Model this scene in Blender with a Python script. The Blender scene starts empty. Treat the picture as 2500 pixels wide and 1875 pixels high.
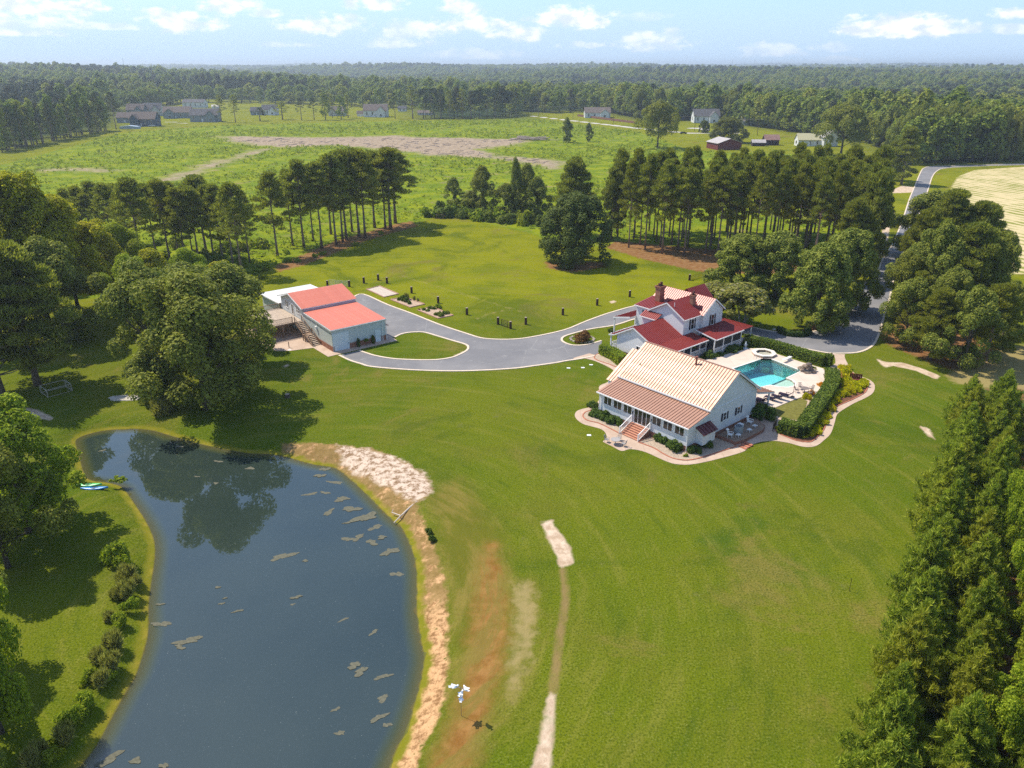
import bpy, bmesh, math, random
import numpy as np
from mathutils import Vector, Matrix
from mathutils.geometry import tessellate_polygon

SC = bpy.context.scene
COL = SC.collection
# ------------------------------------------------------------------ camera
FPX, HOR, CH = 1850.0, 158.0, 45.0
PITCH = math.atan((937.5 - HOR) / FPX)
cam = bpy.data.cameras.new("camera")
cam.sensor_width = 36.0
cam.lens = 36.0 * FPX / 2500.0
cam.clip_start = 0.5
cam.clip_end = 40000
camo = bpy.data.objects.new("camera", cam)
camo.location = (0, 0, CH)
camo.rotation_euler = (math.pi / 2 - PITCH, 0, 0)
COL.objects.link(camo)
SC.camera = camo
SC.render.resolution_x, SC.render.resolution_y = 1024, 768
# ------------------------------------------------------------------ light
SUN_EL, SUN_AZ = math.radians(56), math.radians(152)   # azimuth of the sun from +x, anticlockwise
SUN_E = 4.3
SKY_S = 0.15
EXPO = 0.43
HAZE = 0.00017
sl = bpy.data.lights.new("sun", 'SUN')
sl.energy = SUN_E
sl.angle = math.radians(0.53)
sl.color = (1.0, 0.92, 0.77)
so = bpy.data.objects.new("sun", sl)
sdir = Vector((math.cos(SUN_AZ) * math.cos(SUN_EL), math.sin(SUN_AZ) * math.cos(SUN_EL), math.sin(SUN_EL)))
so.rotation_euler = sdir.to_track_quat('Z', 'Y').to_euler()
so.location = (0, 0, 80)
COL.objects.link(so)
SC.view_settings.view_transform = 'Standard'
SC.view_settings.look = 'None'
SC.view_settings.exposure = EXPO
SC.view_settings.gamma = 1
SC.view_settings.use_curve_mapping = False
SC.cycles.max_bounces = 6
SC.cycles.diffuse_bounces = 3
SC.cycles.glossy_bounces = 2
SC.cycles.transmission_bounces = 4
SC.cycles.transparent_max_bounces = 10
SC.cycles.volume_bounces = 0
SC.cycles.use_denoising = False
SC.cycles.denoiser = 'OPENIMAGEDENOISE'
SC.cycles.denoising_prefilter = 'ACCURATE'
SC.cycles.caustics_reflective = False
SC.cycles.caustics_refractive = False
SC.cycles.sample_clamp_indirect = 4

def ray(u, v):
    x, y = (u - 1250) / FPX, -(v - 937.5) / FPX
    return Vector((x, math.cos(PITCH) + y * math.sin(PITCH), -math.sin(PITCH) + y * math.cos(PITCH)))
def P(u, v, z=0.0):
    """ground point seen at photograph pixel (u, v) when it lies at height z"""
    r = ray(u, v)
    t = (z - CH) / r.z
    return (r.x * t, r.y * t)
def hgt(b, v):
    X, Y = P(*b)
    return CH - Y * math.tan(PITCH + math.atan((v - 937.5) / FPX))
def mpx(b):
    """metres per photograph pixel at ground pixel b"""
    X, Y = P(*b)
    return (Y * math.cos(PITCH) + CH * math.sin(PITCH)) / FPX
def Zc(ox, oy, s):
    return lambda x, y: (ox + x / s, oy + y / s)
zp = Zc(1760, 800, 5.183)
zg = Zc(1400, 820, 4.424)
zq = Zc(800, 660, 4.424)
zf = Zc(1440, 660, 5.53)
zh = Zc(1380, 640, 2.765)

# ------------------------------------------------------------------ node helpers
class NT:
    def __init__(s, tree):
        s.t = tree; s.n = tree.nodes; s.l = tree.links
    def new(s, typ, **kw):
        n = s.n.new(typ)
        for k, v in kw.items():
            setattr(n, k, v)
        return n
    def put(s, sock, val):
        if hasattr(val, 'is_output') or isinstance(val, bpy.types.NodeSocket):
            s.l.new(val, sock)
        elif isinstance(val, (tuple, list)):
            sock.default_value = tuple(val) + ((1.0,) if len(val) == 3 and len(sock.default_value) == 4 else ())
        else:
            sock.default_value = val
    def math(s, op, a, b=0.0, c=None, clamp=False):
        n = s.new('ShaderNodeMath', operation=op, use_clamp=clamp)
        s.put(n.inputs[0], a); s.put(n.inputs[1], b)
        if c is not None: s.put(n.inputs[2], c)
        return n.outputs[0]
    def mix(s, f, a, b, mode='MIX'):
        n = s.new('ShaderNodeMix', data_type='RGBA', blend_type=mode)
        s.put(n.inputs[0], f); s.put(n.inputs[6], a); s.put(n.inputs[7], b)
        return n.outputs[2]
    def noise(s, vec, scale, detail=3, rough=0.55, dist=0.0):
        n = s.new('ShaderNodeTexNoise')
        if vec is not None: s.l.new(vec, n.inputs['Vector'])
        n.inputs['Scale'].default_value = scale; n.inputs['Detail'].default_value = detail
        n.inputs['Roughness'].default_value = rough; n.inputs['Distortion'].default_value = dist
        return n.outputs['Fac']
    def sstep(s, x, lo, hi, a=0.0, b=1.0):
        n = s.new('ShaderNodeMapRange', interpolation_type='SMOOTHSTEP')
        s.put(n.inputs[0], x); s.put(n.inputs[1], lo); s.put(n.inputs[2], hi); s.put(n.inputs[3], a); s.put(n.inputs[4], b)
        return n.outputs[0]
    def attr(s, name):
        return s.new('ShaderNodeAttribute', attribute_name=name).outputs['Fac']
    def bump(s, h, strength=0.3, dist=0.1):
        n = s.new('ShaderNodeBump')
        s.put(n.inputs['Height'], h); n.inputs['Strength'].default_value = strength; n.inputs['Distance'].default_value = dist
        return n.outputs[0]

def newmat(name):
    m = bpy.data.materials.new(name)
    m.use_nodes = True
    m.node_tree.nodes.clear()
    return m, NT(m.node_tree)
def finish(nt, shader, disp=None):
    o = nt.new('ShaderNodeOutputMaterial')
    nt.l.new(shader, o.inputs['Surface'])
def princ(nt, color, rough=0.7, spec=0.3, metal=0.0, normal=None, **kw):
    p = nt.new('ShaderNodeBsdfPrincipled')
    nt.put(p.inputs['Base Color'], color)
    nt.put(p.inputs['Roughness'], rough)
    nt.put(p.inputs['Specular IOR Level'], spec)
    nt.put(p.inputs['Metallic'], metal)
    if normal is not None: nt.l.new(normal, p.inputs['Normal'])
    for k, v in kw.items(): nt.put(p.inputs[k], v)
    return p.outputs[0]
MATS = {}
def mat(name, c, rough=0.7, spec=0.3, metal=0.0, var=0.15, scale=3.0, bump=0.0, obj=True, c2=None):
    """a surface of one paint or stuff with grain and faint wear"""
    if name in MATS: return MATS[name]
    m, nt = newmat(name)
    tc = nt.new('ShaderNodeTexCoord').outputs['Object']
    n1 = nt.noise(tc, scale, 4, 0.6)
    n2 = nt.noise(tc, scale * 9, 2, 0.6)
    f = nt.math('MULTIPLY_ADD', n2, 0.4, nt.math('MULTIPLY', n1, 0.6))
    lo = tuple(x * (1 - var) for x in c); hi = tuple(min(1, x * (1 + var)) for x in c) if c2 is None else c2
    col = nt.mix(nt.sstep(f, 0.3, 0.7), lo, hi)
    nrm = nt.bump(n2, bump, 0.05) if bump else None
    finish(nt, princ(nt, col, rough, spec, metal, nrm))
    MATS[name] = m
    return m

def world():
    w = bpy.data.worlds.new("World"); SC.world = w; w.use_nodes = True
    nt = NT(w.node_tree); nt.n.clear()
    sky = nt.new('ShaderNodeTexSky', sky_type='NISHITA')
    sky.sun_disc = False
    sky.sun_elevation = SUN_EL
    sky.sun_rotation = (math.pi / 2 - SUN_AZ) % (2 * math.pi)
    sky.altitude = 100; sky.air_density = 1.0; sky.dust_density = 0.6; sky.ozone_density = 1.4
    g = nt.new('ShaderNodeTexCoord').outputs['Generated']
    sep = nt.new('ShaderNodeSeparateXYZ'); nt.l.new(g, sep.inputs[0])
    x, y, z = sep.outputs
    skyc = nt.mix(1.0, sky.outputs[0], (SKY_S * 0.90, SKY_S * 0.97, SKY_S * 1.06), 'MULTIPLY')
    # pale moist air towards the horizon, all the way round
    el = nt.math('ARCSINE', z)
    skyc = nt.mix(nt.sstep(el, 0.0, 0.10, 0.92, 0.0), skyc, (0.68, 0.74, 0.80))
    skyc = nt.mix(nt.sstep(el, 0.02, 0.35, 0.55, 0.0), skyc, (0.30, 0.54, 0.86))
    # fair-weather cumulus: single clouds where the photograph shows them
    az = nt.math('ARCTAN2', x, y)
    cv = nt.new('ShaderNodeCombineXYZ'); nt.put(cv.inputs[0], nt.math('MULTIPLY', az, 1.0)); nt.put(cv.inputs[1], nt.math('MULTIPLY', el, 1.9))
    nz = nt.noise(cv.outputs[0], 22, 6, 0.62)
    nf = nt.noise(cv.outputs[0], 60, 5, 0.6)
    clouds = [(40,22,115,30,1),(165,14,95,16,1),(430,60,85,20,.9),(555,16,62,22,1),(640,33,45,10,.8),(800,66,105,20,.75),(915,12,62,16,1),
              (1005,82,70,20,.6),(1120,20,48,14,.9),(1160,66,100,20,.9),(1265,82,90,14,.7),(985,108,80,12,.5),(300,68,50,7,.5),(60,62,90,14,.6),(50,80,80,8,.6),
              (1395,50,105,20,1),(1285,85,55,18,.75),(1595,104,85,20,.6),(1880,128,75,14,.4),(2190,70,105,22,1),(2330,73,60,9,.6),(2480,32,45,11,1),
              (2470,75,45,9,.6),(1580,42,60,9,.3),(1420,112,50,8,.45),(2020,118,60,9,.3),(1180,135,110,10,.35),(2040,152,60,8,.4),(700,110,60,6,.3)]
    m = None
    for (u, v, a, b, s) in clouds:
        a, b = a * 1.08, b * 1.35
        r = ray(u, v).normalized()
        a0, e0 = math.atan2(r.x, r.y), math.asin(r.z)
        dx = nt.math('MULTIPLY', nt.math('SUBTRACT', az, a0), FPX / a * 0.95)
        dy = nt.math('MULTIPLY', nt.math('SUBTRACT', el, e0), FPX / b * 0.9)
        dyp = nt.math('MULTIPLY', nt.math('MINIMUM', dy, 0.0), 1.7)      # flat bases
        dyy = nt.math('ADD', nt.math('MAXIMUM', dy, 0.0), dyp)
        d = nt.math('ADD', nt.math('MULTIPLY', dx, dx), nt.math('MULTIPLY', dyy, dyy))
        q = nt.math('SUBTRACT', 1.0, d)
        q = nt.math('MULTIPLY_ADD', nt.math('SUBTRACT', nz, 0.46), 4.2, q)
        q = nt.math('MULTIPLY_ADD', nt.math('SUBTRACT', nf, 0.48), 2.6, q)
        near = nt.math('LESS_THAN', d, 4.0)
        q = nt.math('MULTIPLY', nt.math('MULTIPLY', nt.sstep(q, 0.1, 1.3), s), near)
        m = q if m is None else nt.math('MAXIMUM', m, q)
    # the same kind of cloud over the rest of the sky
    zc = nt.math('MAXIMUM', z, 0.03)
    pv = nt.new('ShaderNodeCombineXYZ'); nt.put(pv.inputs[0], nt.math('DIVIDE', x, zc)); nt.put(pv.inputs[1], nt.math('DIVIDE', y, zc))
    gn = nt.noise(pv.outputs[0], 1.3, 7, 0.6)
    gm = nt.math('MULTIPLY', nt.sstep(gn, 0.54, 0.66), nt.sstep(el, 0.10, 0.2))
    gm = nt.math('MULTIPLY', gm, 0.8)
    back = nt.math('MULTIPLY', nt.sstep(nz, 0.55, 0.7), nt.math('GREATER_THAN', nt.math('ABSOLUTE', az), 0.72))
    back = nt.math('MULTIPLY', back, nt.sstep(el, 0.02, 0.06))
    m = nt.math('MAXIMUM', m, nt.math('MAXIMUM', gm, nt.math('MULTIPLY', back, nt.sstep(el, 0.2, 0.12))))
    shade = nt.sstep(nt.noise(cv.outputs[0], 40, 3, 0.5), 0.35, 0.62)
    cc = nt.mix(shade, (0.62, 0.70, 0.82), (0.98, 0.97, 0.95))
    skyc = nt.mix(nt.math('MULTIPLY', m, 0.95), skyc, cc)
    bg = nt.new('ShaderNodeBackground'); nt.put(bg.inputs[0], skyc); bg.inputs[1].default_value = 1.0
    o = nt.new('ShaderNodeOutputWorld'); nt.l.new(bg.outputs[0], o.inputs[0])
world()

# ------------------------------------------------------------------ object helpers
def props(o, label=None, cat=None, group=None, kind=None):
    if label: o['label'] = label
    if cat: o['category'] = cat
    if group: o['group'] = group
    if kind: o['kind'] = kind
    return o
def thing(name, loc, label, cat, rot=0.0, group=None):
    o = bpy.data.objects.new(name, None)
    o.empty_display_size = 0.2
    o.location = loc; o.rotation_euler = (0, 0, rot)
    COL.objects.link(o)
    return props(o, label, cat, group)
def link(name, me, parent=None, loc=(0, 0, 0)):
    o = bpy.data.objects.new(name, me)
    o.location = loc
    COL.objects.link(o)
    if parent is not None: o.parent = parent
    return o
def mesh_np(name, verts, quads, m, smooth=False):
    """verts (n,3); quads: (k,4) or (k,3) array"""
    me = bpy.data.meshes.new(name)
    verts = np.asarray(verts, dtype=np.float32); quads = np.asarray(quads, dtype=np.int32)
    k = quads.shape[1]
    me.vertices.add(len(verts)); me.vertices.foreach_set('co', verts.ravel())
    me.loops.add(quads.size); me.loops.foreach_set('vertex_index', quads.ravel())
    me.polygons.add(len(quads)); me.polygons.foreach_set('loop_start', np.arange(0, quads.size, k, dtype=np.int32))
    if smooth: me.polygons.foreach_set('use_smooth', np.ones(len(quads), dtype=bool))
    me.update(calc_edges=True); me.validate()
    if m is not None: me.materials.append(m)
    return me
class MB:
    """collects solid shapes into one mesh"""
    def __init__(s): s.v = []; s.f = []
    def add(s, vs, fs):
        b = len(s.v); s.v += [tuple(p) for p in vs]; s.f += [tuple(i + b for i in f) for f in fs]; return s
    def box(s, x0, x1, y0, y1, z0, z1):
        if x1 < x0: x0, x1 = x1, x0
        if y1 < y0: y0, y1 = y1, y0
        if z1 < z0: z0, z1 = z1, z0
        return s.add([(x0,y0,z0),(x1,y0,z0),(x1,y1,z0),(x0,y1,z0),(x0,y0,z1),(x1,y0,z1),(x1,y1,z1),(x0,y1,z1)],
                     [(0,3,2,1),(4,5,6,7),(0,1,5,4),(1,2,6,5),(2,3,7,6),(3,0,4,7)])
    def bar(s, a, b, w, h=None):
        """square bar from a to b"""
        h = h or w
        a, b = Vector(a), Vector(b); d = (b - a).normalized()
        up = Vector((0, 0, 1)) if abs(d.z) < 0.95 else Vector((1, 0, 0))
        sx = d.cross(up).normalized() * w / 2; sy = sx.normalized().cross(d).normalized() * h / 2
        vs = [p + i * sx + j * sy for p in (a, b) for i, j in ((-1,-1),(1,-1),(1,1),(-1,1))]
        return s.add(vs, [(3,2,1,0),(4,5,6,7),(0,1,5,4),(1,2,6,5),(2,3,7,6),(3,0,4,7)])
    def tube(s, pts, rad, n=8, cap=True):
        pts = [Vector(p) for p in pts]
        if not isinstance(rad, (list, tuple)): rad = [rad] * len(pts)
        vs = []; k = len(pts)
        for i, p in enumerate(pts):
            d = (pts[min(i + 1, k - 1)] - pts[max(i - 1, 0)]).normalized()
            ref = Vector((1, 0, 0)) if abs(d.x) < 0.8 else Vector((0, 1, 0))
            a = d.cross(ref).normalized(); b = d.cross(a).normalized()
            for j in range(n):
                t = 2 * math.pi * j / n
                vs.append(p + (a * math.cos(t) + b * math.sin(t)) * rad[i])
        fs = [(i*n+j, i*n+(j+1) % n, (i+1)*n+(j+1) % n, (i+1)*n+j) for i in range(k-1) for j in range(n)]
        if cap: fs += [tuple(range(n))[::-1], tuple((k-1)*n+j for j in range(n))]
        return s.add(vs, fs)
    def cyl(s, x, y, z0, z1, r0, r1=None, n=12):
        return s.tube([(x, y, z0), (x, y, z1)], [r0, r1 if r1 is not None else r0], n)
    def prism(s, poly, z0, z1):
        """vertical prism over a plan polygon (any simple polygon)"""
        n = len(poly); A = sum(poly[i][0]*poly[(i+1) % n][1]-poly[(i+1) % n][0]*poly[i][1] for i in range(n))
        if A < 0: poly = poly[::-1]
        vs = [(p[0], p[1], z0) for p in poly] + [(p[0], p[1], z1) for p in poly]
        tri = tessellate_polygon([[Vector((p[0], p[1], 0)) for p in poly]])
        top = []
        for t in tri:
            a, b, c = [poly[i] for i in t]
            cr = (b[0]-a[0])*(c[1]-a[1])-(b[1]-a[1])*(c[0]-a[0])
            top.append(tuple(i + n for i in (t if cr > 0 else t[::-1])))
        fs = top + [tuple(i - n for i in t[::-1]) for t in top] + [(i, (i+1) % n, (i+1) % n + n, i + n) for i in range(n)]
        return s.add(vs, fs)
    def wall(s, pts, axis, c0, c1):
        """extrude a profile: pts (h, z) along the horizontal axis 'x' or 'y' between c0 and c1"""
        n = len(pts)
        f = (lambda c, p: (c, p[0], p[1])) if axis == 'x' else (lambda c, p: (p[0], c, p[1]))
        vs = [f(c0, p) for p in pts] + [f(c1, p) for p in pts]
        return s.add(vs, [tuple(range(n))[::-1], tuple(range(n, 2*n))] + [(i, (i+1) % n, (i+1) % n + n, i + n) for i in range(n)])
    def blob(s, c, r, seed=0, sub=2, rough=0.18, flat=1.0):
        bm = bmesh.new(); bmesh.ops.create_icosphere(bm, subdivisions=sub, radius=1)
        rr = random.Random(seed); ph = [rr.uniform(0, 6) for _ in range(6)]
        vs = []
        for v in bm.verts:
            p = v.co
            k = 1 + rough * (math.sin(3*p.x+ph[0]) * math.cos(4*p.y+ph[1]) + 0.6*math.sin(7*p.z+ph[2]+3*p.x) + 0.4*math.cos(9*p.y+ph[3]))
            rx, ry, rz = (r if isinstance(r, (tuple, list)) else (r, r, r * flat))
            vs.append((c[0]+p.x*k*rx, c[1]+p.y*k*ry, c[2]+p.z*k*rz))
        fs = [tuple(v.index for v in f.verts) for f in bm.faces]
        bm.free(); return s.add(vs, fs)
    def mesh(s, name, m, smooth=False, fix=True):
        me = bpy.data.meshes.new(name); me.from_pydata(s.v, [], s.f)
        if m is not None: me.materials.append(m)
        if fix:
            bm = bmesh.new(); bm.from_mesh(me); bmesh.ops.recalc_face_normals(bm, faces=bm.faces); bm.to_mesh(me); bm.free()
        if smooth: me.polygons.foreach_set('use_smooth', [True] * len(me.polygons))
        me.update(); return me
    def build(s, name, m, parent=None, smooth=False, loc=(0, 0, 0), **kw):
        o = link(name, s.mesh(name, m, smooth), parent, loc)
        return props(o, **kw) if kw else o
def copy_tree(o, parent=None):
    c = o.copy(); COL.objects.link(c)
    if parent is not None: c.parent = parent
    for ch in list(o.children): copy_tree(ch, c)
    return c
def smooth_line(pts, k=4, closed=False):
    """Catmull-Rom through 2-D points"""
    n = len(pts); out = []
    rng = range(n if closed else n - 1)
    for i in rng:
        p1, p2 = pts[i], pts[(i+1) % n]
        p0 = pts[i-1] if (closed or i > 0) else p1
        p3 = pts[(i+2) % n] if (closed or i + 2 < n) else p2
        for j in range(k):
            t = j / k
            out.append(tuple(0.5*((2*p1[a]) + (-p0[a]+p2[a])*t + (2*p0[a]-5*p1[a]+4*p2[a]-p3[a])*t*t + (-p0[a]+3*p1[a]-3*p2[a]+p3[a])*t**3) for a in (0, 1)))
    if not closed: out.append(tuple(pts[-1]))
    return out
def offset_line(pts, d):
    out = []
    for i, p in enumerate(pts):
        a = pts[max(i-1, 0)]; b = pts[min(i+1, len(pts)-1)]
        t = Vector((b[0]-a[0], b[1]-a[1])); t = t.normalized() if t.length > 1e-6 else Vector((1, 0))
        out.append((p[0] - t.y * d, p[1] + t.x * d))
    return out
def strip(mb, pts, w0, w1, z0, z1):
    """a raised band along pts between side offsets w0 and w1"""
    A, B = offset_line(pts, w0), offset_line(pts, w1)
    n = len(pts); vs = [(*a, z0) for a in A] + [(*a, z1) for a in A] + [(*b, z1) for b in B] + [(*b, z0) for b in B]
    fs = []
    for i in range(n-1):
        for k in range(3):
            fs.append((k*n+i, k*n+i+1, (k+1)*n+i+1, (k+1)*n+i))
    fs += [(0, n, 2*n, 3*n), (n-1, 4*n-1, 3*n-1, 2*n-1)]
    mb.add(vs, fs)
def sdist(px, py, poly):
    """signed distance (negative inside) of many points to a polygon"""
    d2 = np.full(px.shape, 1e18); ins = np.zeros(px.shape, bool)
    n = len(poly)
    for i in range(n):
        x0, y0 = poly[i]; x1, y1 = poly[(i+1) % n]
        ex, ey = x1-x0, y1-y0; L = ex*ex+ey*ey+1e-12
        t = np.clip(((px-x0)*ex+(py-y0)*ey)/L, 0, 1)
        d2 = np.minimum(d2, (px-x0-t*ex)**2+(py-y0-t*ey)**2)
        c = ((y0 > py) != (y1 > py))
        with np.errstate(divide='ignore', invalid='ignore'):
            ins ^= c & (px < (x1-x0)*(py-y0)/((y1-y0) if y1 != y0 else 1e-9)+x0)
    d = np.sqrt(d2); return np.where(ins, -d, d)
def ldist(px, py, line):
    d2 = np.full(px.shape, 1e18)
    for i in range(len(line)-1):
        x0, y0 = line[i]; x1, y1 = line[i+1]
        ex, ey = x1-x0, y1-y0; L = ex*ex+ey*ey+1e-12
        t = np.clip(((px-x0)*ex+(py-y0)*ey)/L, 0, 1)
        d2 = np.minimum(d2, (px-x0-t*ex)**2+(py-y0-t*ey)**2)
    return np.sqrt(d2)
def PP(pts, z=0.0, f=None):
    return [P(*(f(*p) if f else p), z) for p in pts]
# ------------------------------------------------------------------ plan outlines (source pixels of the photograph -> ground metres)
ZW = -0.9
z6 = Zc(200, 950, 2.458); z7 = Zc(900, 1100, 2.14); z5 = Zc(0, 950, 1.794); zr = Zc(2000, 350, 2.764)
pond_px = ([z5(*p) for p in ((335,240),(345,215),(400,195),(480,180),(560,178))] +
           [z6(*p) for p in ((300,240),(420,250),(540,285),(700,330),(850,362),(1000,388),(1100,392),(1190,402),(1300,432),(1400,458),(1500,472),(1560,505),(1660,592),(1750,682),(1860,790))] +
           [z7(*p) for p in ((165,400),(200,470),(238,580),(246,700),(246,850),(268,1000),(284,1080),(268,1190),(240,1300),(190,1450),(130,1580),(90,1680),(40,1800))] +
           [z5(*p) for p in ((330,1760),(365,1650),(430,1560),(500,1430),(560,1320),(602,1250),(640,1130),(655,1060),(655,960),(665,860),(680,760),(683,680),(660,610),(620,540),(585,490),(540,430),(470,408),(400,398),(372,370),(352,300))])
POND = smooth_line([P(u, v, ZW) for u, v in pond_px], 3, True)
bank_px = [z6(*p) for p in ((1180,395),(1200,330),(1400,335),(1530,345),(1750,368),(1950,450),(2060,530),(2105,600),(2085,650),(2020,700))] + \
          [z7(*p) for p in ((265,330),(320,450),(360,560),(400,690),(410,900),(410,1050),(415,1180),(390,1330),(310,1500),(240,1670),(180,1800),(0,1800),(60,1659),(150,1500),(230,1100),(200,800),(180,500),(100,330))] + \
          [z6(*p) for p in ((1700,700),(1500,520),(1300,450))]
BANK = [P(u, v, -0.3) for u, v in bank_px]
WHITE = [P(*z6(*p), -0.3) for p in ((1530,350),(1700,370),(1900,425),(2050,520),(2105,600),(2080,655),(2005,690),(1900,640),(1760,545),(1620,480),(1560,430))]
ORANGE = PP([(620,480),(660,480),(690,620),(720,780),(722,950),(700,1080),(655,1230),(600,1430),(520,1659),(330,1659),(430,1450),(480,1300),(530,1100),(540,900),(570,720),(590,600)], 0, z7)
WORN = PP([(330,230),(470,150),(600,300),(690,450),(740,700),(760,950),(720,1150),(650,1400),(540,1659),(250,1659),(390,1330),(415,1000),(400,690),(350,450)], 0, z7)
DRYS = PP([(770,680),(850,700),(870,850),(840,1050),(780,1200),(730,1300),(755,1050),(775,850)], 0, z7)
SAND = [PP([(900,375),(960,360),(970,395),(1010,440),(1050,500),(1075,590),(1000,615),(985,560),(945,480)], 0, z7),
        PP([(935,1270),(975,1260),(970,1400),(960,1540),(950,1700),(840,1700),(890,1530),(910,1420)], 0, z7),
        PP([(2137,875),(2163,884),(2202,885),(2253,900),(2297,918),(2285,926),(2235,905),(2181,893),(2160,898)]),
        PP([(2245,1040),(2270,1045),(2275,1060),(2282,1075),(2262,1062)]),
        PP([(2125,600),(2150,575),(2160,545),(2150,520),(2175,505),(2185,520),(2172,560),(2165,600),(2150,630),(2128,625)]),
        PP([(2135,352),(2160,348),(2185,350),(2190,360),(2160,358)]),
        PP([(60,995),(90,1000),(132,1020),(125,1027),(85,1020),(50,1015)]),
        PP([(2175,465),(2205,452),(2235,458),(2225,470),(2180,472)]),
        PP([(1107,868+0),(1118,864),(1126,860),(1132,856),(1130,862),(1115,870)]),
        PP([(690,893),(703,889),(707,892),(695,897)]),
        PP([(1487,736),(1500,733),(1505,737),(1493,741)])]
RUTS = [(PP([(1015,620),(1030,740),(1020,850),(1000,950),(975,1150),(965,1270)], 0, z7), 0.35),
        (PP([(800,60),(1000,120),(1270,205),(1480,262),(1700,330),(1880,385),(2080,440)], 0, zq), 0.16),
        (PP([(1600,530),(1750,470),(1930,425)], 0, zq), 0.16)]
ROUGH = PP([(-900,1010),(-200,760),(300,722),(520,690),(600,674),(700,640),(800,614),(880,590),(960,567),(1010,547),(1060,530),(1120,530),(1200,548),(1300,570),(1345,592),(1480,604),(1700,645),(1900,655),(2112,640),(2135,560),(2160,470),(2180,400),(2120,384),(1950,376),(1800,374),(1680,366),(1640,350),(1560,322),(1290,287),(1200,292),(900,297),(530,307),(300,324),(0,404),(-900,600)])
STRAW = [PP([(1500,588),(1480,604),(1560,630),(1700,662),(1850,670),(2120,655),(2130,625),(1900,618),(1700,606)]),
         PP([(680,664),(740,648),(800,625),(880,592),(960,568),(1020,552),(1005,540),(960,548),(900,566),(820,588),(740,622),(670,650)]),
         PP([(2150,815),(2175,845),(2240,872),(2330,905),(2420,900),(2440,840),(2300,800),(2200,790)]),
         PP([(1950,818),(2000,816),(2045,792),(2060,770),(2000,775)]),
         PP([(1330,640),(1480,640),(1475,652),(1400,665),(1340,655)])]
MUD = PP([(530,332),(651,334),(800,336),(900,333),(962,331),(1024,336),(1125,336),(1207,340),(1268,340),(1290,346),(1247,355),(1166,364),(1207,380),(1288,386),(1370,391),(1370,402),(1349,412),(1288,397),(1207,388),(1125,381),(1044,379),(983,368),(901,361),(800,354),(700,360),(600,352)])
MUDL = [(PP([(410,440),(470,420),(530,398),(560,390),(640,365)]), 3.0), (PP([(110,415),(180,412),(250,418)]), 3.0)]
CROP = PP([(2322,484),(2324,455),(2340,430),(2380,415),(2500,407),(3100,400),(3300,690),(2500,668),(2450,672),(2427,600),(2395,520)])
REDS = PP([(2400,945),(2520,945),(2900,1875),(2140,1960),(2200,1700),(2262,1400),(2310,1150)])
ROAD = [PP([(1285,282),(1400,295),(1480,304),(1555,313),(1680,325),(1800,325)]), PP([(380,296),(420,298),(465,303)]), PP([(1670,315),(1700,312),(1730,318)])]
# ------------------------------------------------------------------ ground sheet
def axis_lines(a, b, step, lo, hi, g):
    xs = list(np.arange(a, b + 1e-6, step))
    s = step; x = xs[-1]
    while x < hi: s = min(s * g, 400); x += s; xs.append(x)
    s = step; x = xs[0]; L = []
    while x > lo: s = min(s * g, 400); x -= s; L.append(x)
    return np.array(L[::-1] + xs)
gx = axis_lines(-78, 92, 0.6, -14000, 14000, 1.035)
gy = axis_lines(18, 215, 0.6, -600, 15000, 1.03)
GX, GY = np.meshgrid(gx, gy)
def terrain(x, y):
    """gentle rolling country beyond the estate"""
    d = np.sqrt(x*x + y*y)
    k = np.clip((d - 900) / 1500, 0, 1); k = k*k*(3-2*k)
    h = 9*np.sin(x/900+1.3)*np.cos(y/700+0.4) + 8*np.sin(x/430+y/610+2.0) + 8*np.sin(y/290-x/900+1.0) + 6*np.sin(y/1500+0.7)
    return k * h
pond_sd = np.full(GX.shape, 60.0)
near = (np.abs(GX) < 95) & (GY < 220)
pond_sd[near] = sdist(GX[near], GY[near], POND)
POOL_PX = [zp(*p) for p in ((505,402),(640,402),(1012,548),(830,640),(900,670),(935,705),(920,735),(850,755),(740,748),(620,726),(500,745),(300,640),(160,518))]
POOL = PP(POOL_PX, 0.1)
HZ = terrain(GX, GY)
def ss(x, a, b):
    t = np.clip((x-a)/(b-a), 0, 1); return t*t*(3-2*t)
bankh = np.where(pond_sd > 0, -0.9 + 0.9*ss(pond_sd, -0.2, 3.2), -0.9 - 1.6*ss(-pond_sd, -0.3, 4.0))
bankh = np.where(near, bankh, 0)
BK = np.full(GX.shape, 50.0); BK[near] = sdist(GX[near], GY[near], BANK)
WH = np.full(GX.shape, 50.0); WH[near] = sdist(GX[near], GY[near], WHITE)
rs = np.random.RandomState(3)
HZ = HZ + bankh + near * np.where((BK < 0.3), rs.uniform(-0.07, 0.07, GX.shape), rs.uniform(-0.008, 0.008, GX.shape))
psd = np.full(GX.shape, 50.0); psd[near] = sdist(GX[near], GY[near], POOL)
HZ = np.where(psd < 0.5, -3.2, HZ)
ny, nx = GX.shape
V = np.stack([GX.ravel(), GY.ravel(), HZ.ravel()], 1)
I = np.arange(nx*ny).reshape(ny, nx)
Q = np.stack([I[:-1, :-1].ravel(), I[:-1, 1:].ravel(), I[1:, 1:].ravel(), I[1:, :-1].ravel()], 1)
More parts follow.
